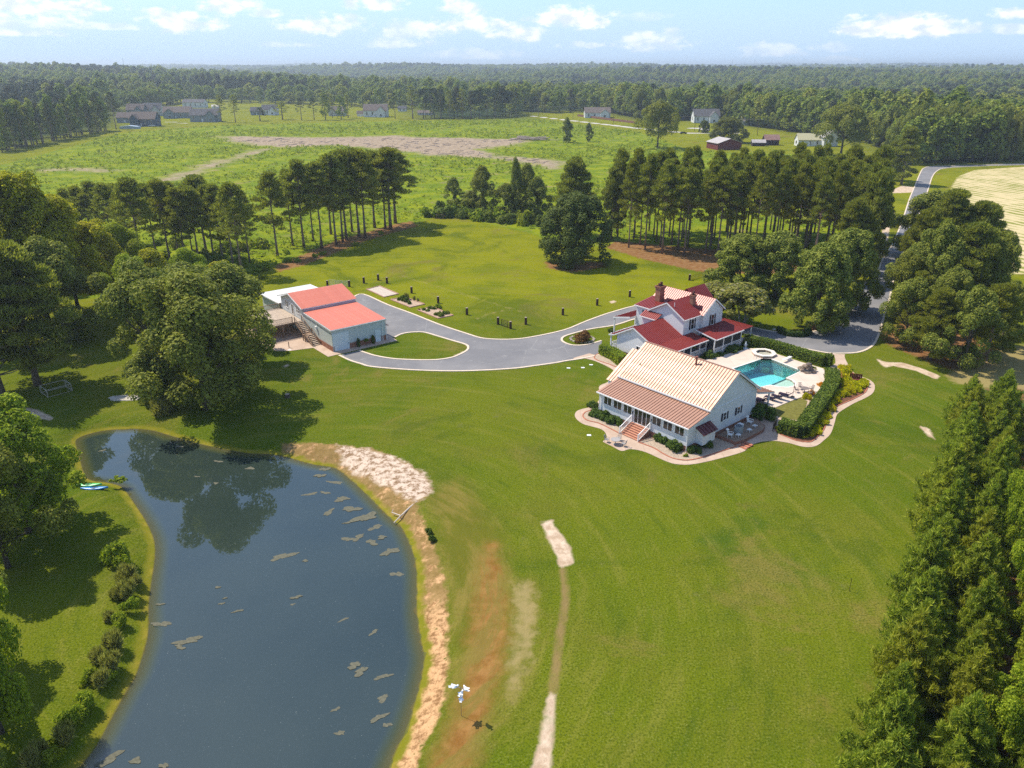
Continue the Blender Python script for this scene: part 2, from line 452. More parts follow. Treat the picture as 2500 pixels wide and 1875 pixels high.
def ground_mat():
    m, nt = newmat('ground')
    pos = nt.new('ShaderNodeNewGeometry').outputs['Position']
    nA = nt.noise(pos, 0.018, 4, 0.55); nB = nt.noise(pos, 0.11, 4, 0.6); nC = nt.noise(pos, 0.9, 4, 0.6); nD = nt.noise(pos, 6.0, 3, 0.65)
    nL = nt.noise(pos, 0.05, 5, 0.6, 1.0)
    # mown lawn
    g = nt.mix(nt.sstep(nA, 0.35, 0.65), (0.084, 0.126, 0.005), (0.142, 0.160, 0.008))
    g = nt.mix(nt.sstep(nB, 0.42, 0.72), g, (0.130, 0.140, 0.012))
    g = nt.mix(nt.sstep(nL, 0.56, 0.74), g, (0.052, 0.098, 0.008))
    g = nt.mix(nt.sstep(nt.noise(pos, 0.33, 5, 0.7), 0.60, 0.80), g, (0.15, 0.14, 0.05))
    sepx = nt.new('ShaderNodeSeparateXYZ'); nt.l.new(pos, sepx.inputs[0])
    # upper field is yellower, the house lawn a bit deeper
    fy = nt.sstep(sepx.outputs[1], 120, 165)
    g = nt.mix(nt.math('MULTIPLY', fy, nt.sstep(nB, 0.3, 0.6, 0.35, 0.8)), g, (0.265, 0.262, 0.003))
    # faint mowing passes curving round the pond
    rad = nt.math('SQRT', nt.math('ADD', nt.math('POWER', nt.math('ADD', sepx.outputs[0], 22.0), 2.0), nt.math('POWER', nt.math('SUBTRACT', sepx.outputs[1], 58.0), 2.0)))
    rv = nt.new('ShaderNodeCombineXYZ'); nt.put(rv.inputs[0], nt.math('MULTIPLY', rad, 0.55)); nt.put(rv.inputs[1], nt.math('MULTIPLY', nt.math('ARCTAN2', nt.math('ADD', sepx.outputs[0], 22.0), nt.math('SUBTRACT', sepx.outputs[1], 58.0)), 2.2))
    st = nt.noise(rv.outputs[0], 1.0, 5, 0.7)
    g = nt.mix(nt.math('MULTIPLY', nt.sstep(st, 0.50, 0.68), 0.55), g, (0.20, 0.19, 0.03))
    g = nt.mix(nt.math('MULTIPLY', nt.sstep(st, 0.46, 0.30), 0.45), g, (0.045, 0.085, 0.006))
    dr = nt.noise(pos, 0.055, 6, 0.72, 0.6)
    g = nt.mix(nt.sstep(dr, 0.54, 0.66, 0, 0.8), g, (0.19, 0.155, 0.035))
    g = nt.mix(nt.sstep(nt.noise(pos, 0.04, 6, 0.7, 1.2), 0.48, 0.36, 0, 0.5), g, (0.055, 0.090, 0.005))
    g = nt.mix(nt.sstep(nt.noise(pos, 1.9, 4, 0.75), 0.60, 0.74, 0, 0.45), g, (0.23, 0.21, 0.06))
    g = nt.mix(nt.math('MULTIPLY', nt.sstep(nt.math('MULTIPLY', nt.sstep(nD, 0.45, 0.75), nC), 0.15, 0.5), 0.75), g, (0.20, 0.21, 0.05))
    g = nt.mix(nt.sstep(nD, 0.54, 0.32, 0, 0.75), g, (0.034, 0.056, 0.004))
    g = nt.mix(nt.sstep(nt.noise(pos, 2.6, 4, 0.8), 0.48, 0.34, 0, 0.5), g, (0.040, 0.066, 0.006))
    def over(base, name, col, w=0.5, amp=1.2, k=1.0, n=None):
        d = nt.math('MULTIPLY_ADD', nt.math('SUBTRACT', n or nC, 0.5), amp, nt.attr(name))
        return nt.mix(nt.sstep(d, w, -w, 0, k), base, col)
    # weedy cut-over field
    rg = nt.mix(nt.sstep(nB, 0.35, 0.6), (0.215, 0.245, 0.008), (0.120, 0.175, 0.008))
    rg = nt.mix(nt.sstep(nC, 0.5, 0.75), rg, (0.25, 0.27, 0.02))
    rg = nt.mix(nt.sstep(nt.noise(pos, 0.09, 7, 0.78, 0.8), 0.56, 0.68, 0, .9), rg, (0.26, 0.185, 0.11))
    rg = nt.mix(nt.sstep(nt.noise(pos, 0.5, 4, 0.7), 0.42, 0.28), rg, (0.060, 0.100, 0.010))
    g = over(g, 'rough', rg, 1.0, 6.0)
    st2 = nt.mix(nt.sstep(nC, 0.35, 0.65), (0.20, 0.085, 0.035), (0.27, 0.15, 0.07))
    g = over(g, 'straw', st2, 0.8, 4.0, 0.93)
    md = nt.mix(nt.sstep(nt.noise(pos, 0.4, 5, 0.75), 0.35, 0.65), (0.24, 0.165, 0.12), (0.42, 0.32, 0.245))
    md = nt.mix(nt.sstep(nt.noise(pos, 1.6, 3, 0.7), 0.55, 0.72), md, (0.52, 0.42, 0.34))
    g = over(g, 'mud', md, 7.0, 34.0, 0.9, nt.noise(pos, 0.07, 5, 0.7))
    # crop stubble in drilled rows
    rowx = nt.math('MULTIPLY_ADD', sepx.outputs[0], 0.95, nt.math('MULTIPLY', sepx.outputs[1], 0.32))
    rw = nt.math('SINE', nt.math('MULTIPLY_ADD', rowx, 1.6, nt.math('MULTIPLY', nB, 5.0)))
    cr = nt.mix(nt.sstep(nt.math('MULTIPLY_ADD', rw, 0.12, nt.noise(pos, 0.06, 5, 0.7, 0.5)), 0.34, 0.54), (0.22, 0.23, 0.045), (0.56, 0.46, 0.25))
    g = over(g, 'crop', cr, 0.6, 2.0)
    rd = nt.mix(nt.sstep(nC, 0.4, 0.7), (0.14, 0.070, 0.030), (0.26, 0.14, 0.06))
    rd = nt.mix(nt.sstep(nt.noise(pos, 0.5, 4, 0.7), 0.42, 0.54), rd, (0.05, 0.09, 0.015))
    g = over(g, 'reds', rd, 0.6, 3.0)
    og = nt.mix(nt.sstep(nC, 0.3, 0.7), (0.22, 0.10, 0.025), (0.33, 0.17, 0.055))
    og = nt.mix(nt.sstep(st, 0.45, 0.60, 0, 0.75), og, (0.17, 0.14, 0.03))
    g = over(g, 'worn', nt.mix(nt.sstep(st, 0.42, 0.62), (0.13, 0.12, 0.016), (0.24, 0.17, 0.045)), 2.2, 4.0, 0.7, nt.noise(pos, 0.4, 6, 0.75))
    g = over(g, 'orange', og, 1.2, 3.0, 0.95, nt.noise(pos, 0.5, 6, 0.75))
    g = over(g, 'dry', (0.33, 0.25, 0.11), 0.8, 3.2, 0.75)
    # pond margin and bank
    bkc = nt.mix(nt.sstep(nt.noise(pos, 1.4, 5, 0.75), 0.38, 0.58), (0.24, 0.125, 0.055), (0.62, 0.37, 0.19))
    bkc = nt.mix(nt.sstep(nt.noise(pos, 0.7, 4, 0.7), 0.60, 0.70), bkc, (0.10, 0.10, 0.02))
    lowb = nt.sstep(sepx.outputs[1], 58.0, 53.0)
    bkc = nt.mix(nt.math('MULTIPLY', nt.sstep(nt.noise(pos, 0.8, 5, 0.7), 0.30, 0.52), nt.math('SUBTRACT', 0.85, nt.math('MULTIPLY', lowb, 0.75))), bkc, (0.20, 0.135, 0.045))
    g = over(g, 'bank', bkc, 0.35, 1.8, 0.97)
    g = over(g, 'rut', (0.26, 0.17, 0.075), 0.25, 0.5, 0.75)
    g = over(g, 'white', nt.mix(nt.sstep(nt.noise(pos, 1.3, 4, 0.75), 0.38, 0.58), (0.24, 0.15, 0.085), (0.62, 0.49, 0.38)), 0.5, 2.2)
    sd = nt.attr('pond')
    moss = nt.mix(nt.sstep(nC, 0.4, 0.7), (0.17, 0.165, 0.014), (0.27, 0.215, 0.03))
    sdm = nt.math('MULTIPLY_ADD', nt.math('SUBTRACT', nC, 0.5), 1.6, sd)
    g = nt.mix(nt.math('MULTIPLY', nt.sstep(sdm, 1.1, 0.4), nt.sstep(nt.attr('white'), 0.3, 1.5)), g, moss)
    g = nt.mix(nt.sstep(sd, 0.25, 0.0), g, (0.10, 0.085, 0.035))
    sn = nt.mix(nt.sstep(nC, 0.35, 0.65), (0.42, 0.30, 0.20), (0.62, 0.49, 0.36))
    g = over(g, 'sand', sn, 0.22, 0.9)
    g = over(g, 'road', (0.50, 0.46, 0.43), 0.5, 0.6)
    # forest floor far out
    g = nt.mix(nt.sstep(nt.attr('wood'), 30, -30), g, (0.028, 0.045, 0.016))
    h = nt.math('ADD', nt.math('MULTIPLY', nD, 0.5), nC)
    finish(nt, princ(nt, g, 0.95, 0.02, 0, nt.bump(h, 0.8, 0.14)))
    return m
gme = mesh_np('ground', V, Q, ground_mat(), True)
ground = props(link('ground', gme), kind='structure')
def setattr_(name, arr):
    a = gme.attributes.new(name, 'FLOAT', 'POINT'); a.data.foreach_set('value', arr.astype(np.float32).ravel())
def polys(L, lim=60):
    d = np.full(GX.shape, float(lim))
    for p in (L if isinstance(L[0], list) else [L]):
        d = np.minimum(d, np.clip(sdist(GX, GY, p), -lim, lim))
    return d
sel = (np.abs(GX) < 1500) & (GY > 0) & (GY < 2200)
def polys(L, lim=60):
    d = np.full(GX.shape, float(lim)); x, y = GX[sel], GY[sel]; r = d[sel]
    for p in (L if isinstance(L[0], list) else [L]): r = np.minimum(r, np.clip(sdist(x, y, p), -lim, lim))
    d[sel] = r; return d
def lines(L, lim=60):
    d = np.full(GX.shape, float(lim)); x, y = GX[sel], GY[sel]; r = d[sel]
    for l, w in L: r = np.minimum(r, ldist(x, y, l) - w)
    d[sel] = r; return d
setattr_('pond', pond_sd)
setattr_('rough', polys(ROUGH)); setattr_('straw', polys(STRAW)); setattr_('mud', np.minimum(polys(MUD), lines(MUDL)))
setattr_('crop', polys(CROP)); setattr_('reds', polys(REDS)); setattr_('orange', polys(ORANGE)); setattr_('dry', np.minimum(polys([DRYS, PP([(2310,915),(2400,860),(2416,849),(2620,835),(2620,955),(2400,948),(2330,935)])]), lines(RUTS[1:]) + 0.3))
setattr_('rut', lines(RUTS[:1]))
setattr_('worn', polys([WORN, DRYS]))
setattr_('bank', np.where(pond_sd > -1, BK, 5)); setattr_('white', WH)
setattr_('sand', polys(SAND))
setattr_('road', lines([(l, 3.4) for l in ROAD]))
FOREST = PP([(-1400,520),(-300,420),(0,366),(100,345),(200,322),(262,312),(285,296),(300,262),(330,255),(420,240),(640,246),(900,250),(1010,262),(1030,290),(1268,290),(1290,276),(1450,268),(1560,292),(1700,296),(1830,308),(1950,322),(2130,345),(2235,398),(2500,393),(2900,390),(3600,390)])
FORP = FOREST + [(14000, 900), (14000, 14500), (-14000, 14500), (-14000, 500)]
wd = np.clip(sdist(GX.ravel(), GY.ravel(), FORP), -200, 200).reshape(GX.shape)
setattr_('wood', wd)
# ------------------------------------------------------------------ pond water
def water_mat():
    m, nt = newmat('pond_water')
    pos = nt.new('ShaderNodeNewGeometry').outputs['Position']
    sd = nt.attr('pond')
    murk = nt.mix(nt.sstep(nt.noise(pos, 0.06, 3, 0.5), 0.3, 0.7), (0.022, 0.036, 0.030), (0.031, 0.046, 0.036))
    murk = nt.mix(nt.sstep(sd, -0.1, -1.5, 1, 0), murk, (0.085, 0.105, 0.035))
    # fine pollen and scum specks
    sp = nt.noise(pos, 9.0, 2, 0.5)
    sp2 = nt.noise(pos, 0.35, 3, 0.6)
    murk = nt.mix(nt.math('MULTIPLY', nt.sstep(sp, 0.70, 0.76), nt.sstep(sp2, 0.35, 0.6, 0.15, 0.8)), murk, (0.30, 0.33, 0.30))
    nrm = nt.bump(nt.noise(pos, 1.2, 3, 0.5), 0.03, 0.012)
    s = princ(nt, murk, 0.02, 1.0, 0, nrm)
    t = nt.new('ShaderNodeBsdfTransparent')
    mx = nt.new('ShaderNodeMixShader')
    nt.put(mx.inputs[0], nt.sstep(sd, 0.1, -1.4, 0.25, 1.0)); nt.l.new(t.outputs[0], mx.inputs[1]); nt.l.new(s, mx.inputs[2])
    finish(nt, mx.outputs[0]); return m
ax = np.arange(-78, 12, 0.8); ay = np.arange(18, 112, 0.8)
WX, WY = np.meshgrid(ax, ay)
wsd = sdist(WX, WY, POND)
keep = wsd < 1.6
ids = -np.ones(WX.shape, int); ids[keep] = np.arange(keep.sum())
c = keep[:-1, :-1] & keep[1:, :-1] & keep[:-1, 1:] & keep[1:, 1:]
wq = np.stack([ids[:-1, :-1][c], ids[:-1, 1:][c], ids[1:, 1:][c], ids[1:, :-1][c]], 1)
wme = mesh_np('pond_water', np.stack([WX[keep], WY[keep], np.full(keep.sum(), ZW)], 1), wq, water_mat(), True)
a = wme.attributes.new('pond', 'FLOAT', 'POINT'); a.data.foreach_set('value', wsd[keep].astype(np.float32))
props(link('pond_water', wme), kind='structure')
# floating mats of algae, each its own thin sheet with a ragged edge
algae_m = mat('algae', (0.135, 0.130, 0.092), 0.95, 0.1, var=0.3, scale=4, bump=0.3)
mats = [z6(*p) + (s,) for p, s in (((1370,630),1.15),((1460,622),.8),((1480,740),1.3),((1560,660),1.2),((1620,720),1.7),((1700,770),1.9),((1760,830),1.2),((1600,900),1.2),((1660,890),1.1),((1740,920),1.0),((1850,975),1.3),((1800,890),.8),
        ((1890,1110),.9),((1200,1005),1.5),((1260,995),.9),((1340,1030),.45),((1600,800),.9),((1430,520),1.1),((1520,560),1.4),((1460,480),1.0),((840,1287),.5),((935,1332),.7),((815,1190),.4),((1285,1250),.8),((1570,1383),.65),((1750,1460),.75),
        ((480,1410),1.2),((640,1510),1.6),((590,1550),.8),((470,1292),.6),((1010,475),.8),((690,525),.5),((805,565),.5),((585,345),.8),((820,435),.9),((860,1255),.4),((1265,1292),.35))]
mats += [(820,1732,.5),(935,1752-100,1.0),(925,1752,1.0),(880,1640,.9),(865,1625,.9),(935,1705,.9),(830,1790,.6),(945,1770,.5),(265,1855,1.4),(330,1858,.8),(400,1870,.6),(190,1850,.6),(250,1100+0,.6),(430,1080,.6)]
for i, (u, v, s) in enumerate(mats):
    x, y = P(u, v, ZW)
    rr = random.Random(i * 7 + 1); n = 40; pts = []
    a1, a2, a3 = rr.uniform(0, 6), rr.uniform(0, 6), rr.uniform(0, 6); el = rr.uniform(0.35, 0.7); rot = rr.uniform(-0.4, 0.9)
    for k in range(n):
        t = 2*math.pi*k/n
        r = s * 0.60 * (1 + 0.30*math.sin(2*t+a1) + 0.20*math.sin(3*t+a2) + 0.14*math.sin(5*t+a3) + 0.09*math.sin(8*t+a1) + rr.uniform(-.07, .07))
        px, py = r*math.cos(t), r*math.sin(t)*el
        pts.append((px*math.cos(rot)-py*math.sin(rot), px*math.sin(rot)+py*math.cos(rot)))
    o = MB().prism(pts, 0.0, 0.004).build('algae_mat', algae_m, loc=(x, y, ZW + 0.004 + 0.006 * (i % 6)))
    props(o, 'grey-brown ragged mat of algae floating on the dark pond', 'algae', 'mats of algae floating on the pond')
# ------------------------------------------------------------------ driveway
DRIVE_A = ([zq(*p) for p in ((280,300),(380,262),(640,375),(900,470),(1200,590),(1500,690),(1650,735),(1800,750),(2000,750),(2212,725))] + [(1380,806.4),(1434,784.7),(1495.7,763),(1570,745),(1650,748),(1720,770)] +
           [zh(*p) for p in ((1080,405),(1250,440),(1400,470),(1600,477),(1720,462),(1830,415),(1900,360),(1950,290),(1985,240))] +
           [zr(*p) for p in ((300,962),(360,910),(400,870),(440,770),(500,680),(560,540),(610,385),(640,310),(690,190),(715,165),(770,155),(1000,149),(1382,137),(2200,120))])
DRIVE_B = ([zr(*p) for p in ((2200,140),(1382,146),(1000,158),(840,169),(790,188),(760,225),(735,300),(700,400),(640,560),(580,700),(520,830),(485,960),(470,1040),(440,1130),(410,1240),(385,1310),(345,1370),(250,1410),(90,1416))] +
           [zp(*p) for p in ((1400,325),(1250,300),(1050,260),(850,215),(640,170),(460,125),(300,70))] + [(1770,801),(1700,786),(1600,770),(1550,778),(1499,793.7),(1440,803),(1398,813.6),(1374,822),(1369,831),(1380,839),(1401.7,844.3),(1434,842.5),(1470,833)])
DRIVE_C = [zh(*p) for p in ((225,625),(100,650),(0,665))] + [(1356,885),(1300,893),(1243,899.6),(1130,905),(1017,903)] + [zq(*p) for p in ((500,1040),(370,1008),(250,970),(135,915))]
DRIVE_D = [zq(*p) for p in ((330,870),(400,895),(520,930),(700,960),(900,972),(1050,975),(1200,970),(1350,945),(1440,910),(1510,870),(1530,835),(1500,800),(1350,755),(1200,710),(1060,670),(960,664),(860,672),(780,690),(715,722))]
def gl(px, k=4): return smooth_line(PP(px), k)
dA, dB, dC, dD = gl(DRIVE_A), gl(DRIVE_B), gl(DRIVE_C), gl(DRIVE_D)
def asphalt_mat():
    m, nt = newmat('asphalt')
    pos = nt.new('ShaderNodeNewGeometry').outputs['Position']
    a = nt.noise(pos, 0.12, 4, 0.6); b = nt.noise(pos, 2.0, 3, 0.6); c = nt.noise(pos, 30, 2, 0.6)
    col = nt.mix(nt.sstep(a, 0.35, 0.7), (0.180, 0.175, 0.182), (0.250, 0.238, 0.236))
    col = nt.mix(nt.sstep(nt.noise(pos, 0.35, 5, 0.7, 2.0), 0.58, 0.75, 0, 0.7), col, (0.36, 0.34, 0.32))
    col = nt.mix(nt.sstep(c, 0.3, 0.7, 0, 0.35), col, (0.14, 0.14, 0.145))
    vo = nt.new('ShaderNodeTexVoronoi', feature='DISTANCE_TO_EDGE'); nt.l.new(pos, vo.inputs['Vector']); vo.inputs['Scale'].default_value = 0.11
    crk = nt.math('MULTIPLY', nt.sstep(vo.outputs['Distance'], 0.010, 0.0), nt.sstep(b, 0.4, 0.6))
    col = nt.mix(nt.math('MULTIPLY', crk, 0.7), col, (0.34, 0.33, 0.31))
    finish(nt, princ(nt, col, 0.85, 0.25, 0, nt.bump(c, 0.2, 0.02))); return m
barnR = [zq(600, 760)]
poly = dA + dB + PP([(1465,850)]) + dC + dD + PP([zq(600, 700)])
props(MB().prism(poly, -0.05, 0.02).build('driveway', asphalt_mat()), kind='structure')
kerb_m = mat('kerb_concrete', (0.66, 0.54, 0.42), 0.85, 0.2, var=0.12, scale=1.5)
def kerb(line, side, w=0.38):
    mb = MB(); strip(mb, line, 0, side * w, -0.05, 0.09)
    props(mb.build('kerb', kerb_m), kind='structure')
kerb(dA, 1); kerb(dB, 1); kerb(dC, 1); kerb(dD, 1)
# ------------------------------------------------------------------ paving round the houses
def paving_mat(name, c1, c2, joints=0.0):
    m, nt = newmat(name)
    pos = nt.new('ShaderNodeNewGeometry').outputs['Position']
    a = nt.noise(pos, 0.4, 4, 0.65); b = nt.noise(pos, 14, 2, 0.6)
    col = nt.mix(nt.sstep(a, 0.3, 0.7), c1, c2)
    col = nt.mix(nt.sstep(b, 0.3, 0.7, 0, 0.25), col, tuple(x * 0.6 for x in c1))
    if joints:
        w = nt.new('ShaderNodeTexBrick'); nt.l.new(pos, w.inputs['Vector']); w.inputs['Scale'].default_value = 1.0
        w.inputs['Brick Width'].default_value = joints; w.inputs['Row Height'].default_value = joints; w.offset = 0
        w.inputs['Mortar Size'].default_value = 0.02; w.inputs['Color1'].default_value = w.inputs['Color2'].default_value = (1,1,1,1); w.inputs['Mortar'].default_value = (0.72,0.68,0.64,1)
        col = nt.mix(1.0, col, w.outputs[0], 'MULTIPLY')
    finish(nt, princ(nt, col, 0.85, 0.2)); return m
walk_m = paving_mat('walk_concrete', (0.47, 0.34, 0.25), (0.58, 0.44, 0.34), 2.4)
deck_m = paving_mat('pool_deck', (0.62, 0.50, 0.41), (0.70, 0.58, 0.48), 3.0)
walk_out = ([zg(*p) for p in ((0,262),(100,245),(200,262),(300,300),(400,350),(438,385),(425,440),(370,500),(300,530),(275,560),(285,640),(280,690),(210,760),(100,790),(40,812),(15,850),(30,895),(100,950),(200,980),(290,1005),(340,1040),(360,1090),(347,1122),(320,1145),(420,1195),(520,1245),(600,1225),(700,1235),(800,1265),(900,1310),(1000,1355),(1100,1385),(1250,1392),(1440,1360),(1600,1320),(1715,1290),(1850,1245),(1890,1200),(1960,1165),(2060,1140),(2180,1136))] +
            [zp(*p) for p in ((720,1437),(860,1460),(1000,1500),(1120,1512),(1220,1490),(1310,1420),(1390,1340),(1440,1200),(1470,1100),(1560,1030),(1700,950),(1830,890),(1920,830),(1948,760),(1930,700),(1860,650),(1750,610),(1680,570),(1630,500),(1590,430),(1565,370),(1572,338))])
walk_in = [zp(*p) for p in ((1395,332),(1435,355),(1448,400),(1450,450),(1330,530),(1310,640),(1190,800),(1000,850),(700,880),(450,880),(100,800))] + [(1640,900),(1560,880)] + [zg(*p) for p in ((250,210),(170,190),(0,240))]
wl = PP(walk_out); wp = smooth_line(wl, 3) + PP(walk_in)
props(MB().prism(wp, -0.05, 0.03).build('walkway', walk_m), kind='structure')
# pool deck with the pool cut out of it
deck_px = [zp(*p) for p in ((-160,360),(0,360),(90,330),(360,262),(430,262),(700,330),(1000,430),(1290,515),(1350,560),(1352,640),(1230,800),(1090,900),(1040,870),(880,930),(640,1030),(400,1000),(100,900),(-100,760),(-300,560))]
def holed(outer, hole, z0, z1, name, m, parent=None):
    o3 = [Vector((p[0], p[1], z1)) for p in outer]; h3 = [Vector((p[0], p[1], z1)) for p in hole]
    tri = tessellate_polygon([o3, h3]); allp = outer + hole
    vs = [(p[0], p[1], z1) for p in allp]; fs = []
    for t in tri:
        a, b, c = [allp[i] for i in t]
        cr = (b[0]-a[0])*(c[1]-a[1])-(b[1]-a[1])*(c[0]-a[0]); fs.append(tuple(t) if cr > 0 else tuple(t)[::-1])
    mb = MB().add(vs, fs)
    for ring in (outer, hole):
        n = len(ring); b = len(mb.v)
        mb.v += [(p[0], p[1], z1) for p in ring] + [(p[0], p[1], z0) for p in ring]
        mb.f += [(b+i, b+(i+1) % n, b+(i+1) % n+n, b+i+n) for i in range(n)]
    return mb
main_pool = PP([zp(*p) for p in ((505,402),(640,402),(1012,548),(820,637),(900,668),(932,705),(918,735),(850,752),(740,748),(620,724),(500,752),(330,640),(160,518))], 0.1)
SHELF = PP([zp(*p) for p in ((820,637),(900,668),(932,705),(918,735),(850,752),(740,748),(620,724))], 0.1)
dk = holed(PP(deck_px, 0.1), main_pool, -0.3, 0.12, 'pool_deck', deck_m)
props(dk.build('pool_deck', deck_m), kind='structure')
pool = thing('swimming_pool', (*P(*zp(560, 570)), 0), 'turquoise swimming pool with pale rim and round shallow shelf, behind the cottage', 'pool')
inv = Vector(pool.location)
def rel(pts): return [(p[0]-inv.x, p[1]-inv.y) for p in pts]
def plaster():
    m, nt = newmat('pool_plaster')
    pos = nt.new('ShaderNodeNewGeometry').outputs['Position']
    col = nt.mix(nt.sstep(nt.noise(pos, 2, 3), 0.3, 0.7), (0.40, 0.76, 0.76), (0.46, 0.82, 0.82))
    finish(nt, princ(nt, col, 0.7, 0.2)); return m
ring = rel(main_pool); n = len(ring)
body = rel(PP([zp(*p) for p in ((505,402),(640,402),(1012,548),(820,637),(620,724),(500,752),(330,640),(160,518))], 0.1))
mb = MB(); nb = len(body)
dep = [-2.2, -2.4, -1.9, -1.15, -1.0, -1.0, -1.2, -1.9]
mb.v = [(p[0], p[1], 0.06) for p in body] + [(p[0], p[1], d) for p, d in zip(body, dep)]
mb.f = [(i, (i+1) % nb, (i+1) % nb+nb, i+nb) for i in range(nb)]
mb.f += [tuple(i + nb for i in t) for t in tessellate_polygon([[Vector((p[0], p[1], 0)) for p in body]])]
pshell = mb.build('basin', plaster(), pool)
mb = MB().prism([(p[0]*1, p[1]*1) for p in rel(SHELF)], -0.5, -0.16)
mb.build('shallow_shelf', mat('shelf_plaster', (0.50, 0.68, 0.60), 0.7, 0.2), pool)
mb = MB(); rg = rel([p for p in main_pool]); 
strip(mb, rg + [rg[0], rg[1]], 0.0, 0.32, 0.06, 0.15)
mb.build('rim', mat('pool_coping', (0.74, 0.68, 0.60), 0.7, 0.25), pool)
def pool_water():
    m, nt = newmat('pool_water')
    pos = nt.new('ShaderNodeNewGeometry').outputs['Position']
    nrm = nt.bump(nt.noise(pos, 2.5, 3, 0.5), 0.06, 0.03)
    fr = nt.new('ShaderNodeFresnel'); fr.inputs[0].default_value = 1.33; nt.l.new(nrm, fr.inputs['Normal'])
    gl_ = nt.new('ShaderNodeBsdfGlossy'); gl_.inputs['Roughness'].default_value = 0.03; nt.l.new(nrm, gl_.inputs['Normal'])
    t = nt.new('ShaderNodeBsdfTransparent'); t.inputs[0].default_value = (0.97, 1, 1, 1)
    mx = nt.new('ShaderNodeMixShader'); nt.l.new(fr.outputs[0], mx.inputs[0]); nt.l.new(t.outputs[0], mx.inputs[1]); nt.l.new(gl_.outputs[0], mx.inputs[2])
    ab = nt.new('ShaderNodeVolumeAbsorption'); ab.inputs['Color'].default_value = (0.10, 0.80, 0.86, 1); ab.inputs['Density'].default_value = 0.17
    o = nt.new('ShaderNodeOutputMaterial'); nt.l.new(mx.outputs[0], o.inputs['Surface']); nt.l.new(ab.outputs[0], o.inputs['Volume']); return m
pw = pool_water()
MB().prism(ring, -2.6, 0.0).build('water', pw, pool)
# ------------------------------------------------------------------ foliage
def leafmat(name, dark, light, tr=0.3, sc=0.35, rough=0.6, tint=(0.24, 0.22, 0.02), tk=0.35, spec=0.08):
    m, nt = newmat(name)
    tc = nt.new('ShaderNodeTexCoord').outputs['Object']
    oi = nt.new('ShaderNodeObjectInfo')
    geo = nt.new('ShaderNodeNewGeometry')
    n1 = nt.noise(tc, sc, 3, 0.6); n2 = nt.noise(tc, sc * 9, 2, 0.6)
    f = nt.math('MULTIPLY_ADD', geo.outputs['Random Per Island'], 0.35, nt.math('MULTIPLY_ADD', n2, 0.35, nt.math('MULTIPLY', n1, 0.45)))
    col = nt.mix(nt.sstep(f, 0.35, 0.78), dark, light)
    col = nt.mix(nt.math('MULTIPLY', nt.sstep(oi.outputs['Random'], 0.45, 1.0), tk), col, tint)
    d = princ(nt, col, rough, spec)
    t = nt.new('ShaderNodeBsdfTranslucent'); nt.put(t.inputs[0], nt.mix(1.0, col, (1.25, 1.35, 0.6), 'MULTIPLY'))
    mx = nt.new('ShaderNodeMixShader'); mx.inputs[0].default_value = tr
    nt.l.new(d, mx.inputs[1]); nt.l.new(t.outputs[0], mx.inputs[2])
    finish(nt, mx.outputs[0]); return m
L_OAK = leafmat('oak_leaves', (0.075, 0.112, 0.018), (0.320, 0.335, 0.052), 0.30)
L_YEL = leafmat('yellow_green_leaves', (0.140, 0.170, 0.010), (0.520, 0.480, 0.022), 0.45, tint=(0.52, 0.44, 0.018))
L_LIME = leafmat('lime_leaves', (0.115, 0.185, 0.013), (0.400, 0.460, 0.032), 0.45)
L_MAP = leafmat('maple_leaves', (0.075, 0.118, 0.018), (0.330, 0.350, 0.055), 0.28)
L_PINE = leafmat('pine_needles', (0.100, 0.128, 0.025), (0.360, 0.360, 0.062), 0.40, 0.5)
L_YP = leafmat('young_pine_needles', (0.100, 0.155, 0.022), (0.400, 0.450, 0.048), 0.42, 0.8, tint=(0.38, 0.34, 0.035), tk=0.5)
L_FOR = leafmat('forest_leaves', (0.085, 0.130, 0.022), (0.290, 0.340, 0.045), 0.36, 0.15, tint=(0.36, 0.34, 0.05), tk=0.6)
L_HEDGE = leafmat('hedge_leaves', (0.070, 0.120, 0.016), (0.190, 0.240, 0.030), 0.2, 1.0)
L_DARK = leafmat('dark_shrub_leaves', (0.035, 0.072, 0.011), (0.098, 0.146, 0.021), 0.15, 1.2, tk=0.1)
L_GOLD = leafmat('golden_juniper_leaves', (0.30, 0.32, 0.010), (0.76, 0.70, 0.016), 0.3, 1.4, tk=0.2, tint=(0.585, 0.344, 0.023))
L_BURG = leafmat('reddish_leaves', (0.117, 0.060, 0.017), (0.254, 0.129, 0.040), 0.25, 1.5, tk=0.0)
L_FLOW = leafmat('white_blossom', (0.36, 0.33, 0.22), (0.68, 0.62, 0.46), 0.3, 1.5, tk=0.0)
L_CRAPE = leafmat('crape_leaves', (0.117, 0.146, 0.025), (0.332, 0.301, 0.063), 0.3, 0.8, tk=0.0)
L_WEED = leafmat('weed_leaves', (0.117, 0.198, 0.011), (0.332, 0.370, 0.021), 0.3, 0.4, tint=(0.370, 0.327, 0.034), tk=0.4)
L_GRASSY = leafmat('ornamental_grass', (0.18, 0.19, 0.050), (0.50, 0.46, 0.15), 0.35, 1.2, tk=0.3)
BARK = mat('bark', (0.100, 0.078, 0.060), 0.95, 0.1, var=0.35, scale=1.2, bump=0.6)
BARKP = mat('pine_bark', (0.220, 0.165, 0.130), 0.95, 0.1, var=0.4, scale=1.0, bump=0.6)
BARKG = mat('pale_bark', (0.30, 0.26, 0.21), 0.9, 0.1, var=0.25, scale=1.2, bump=0.4)

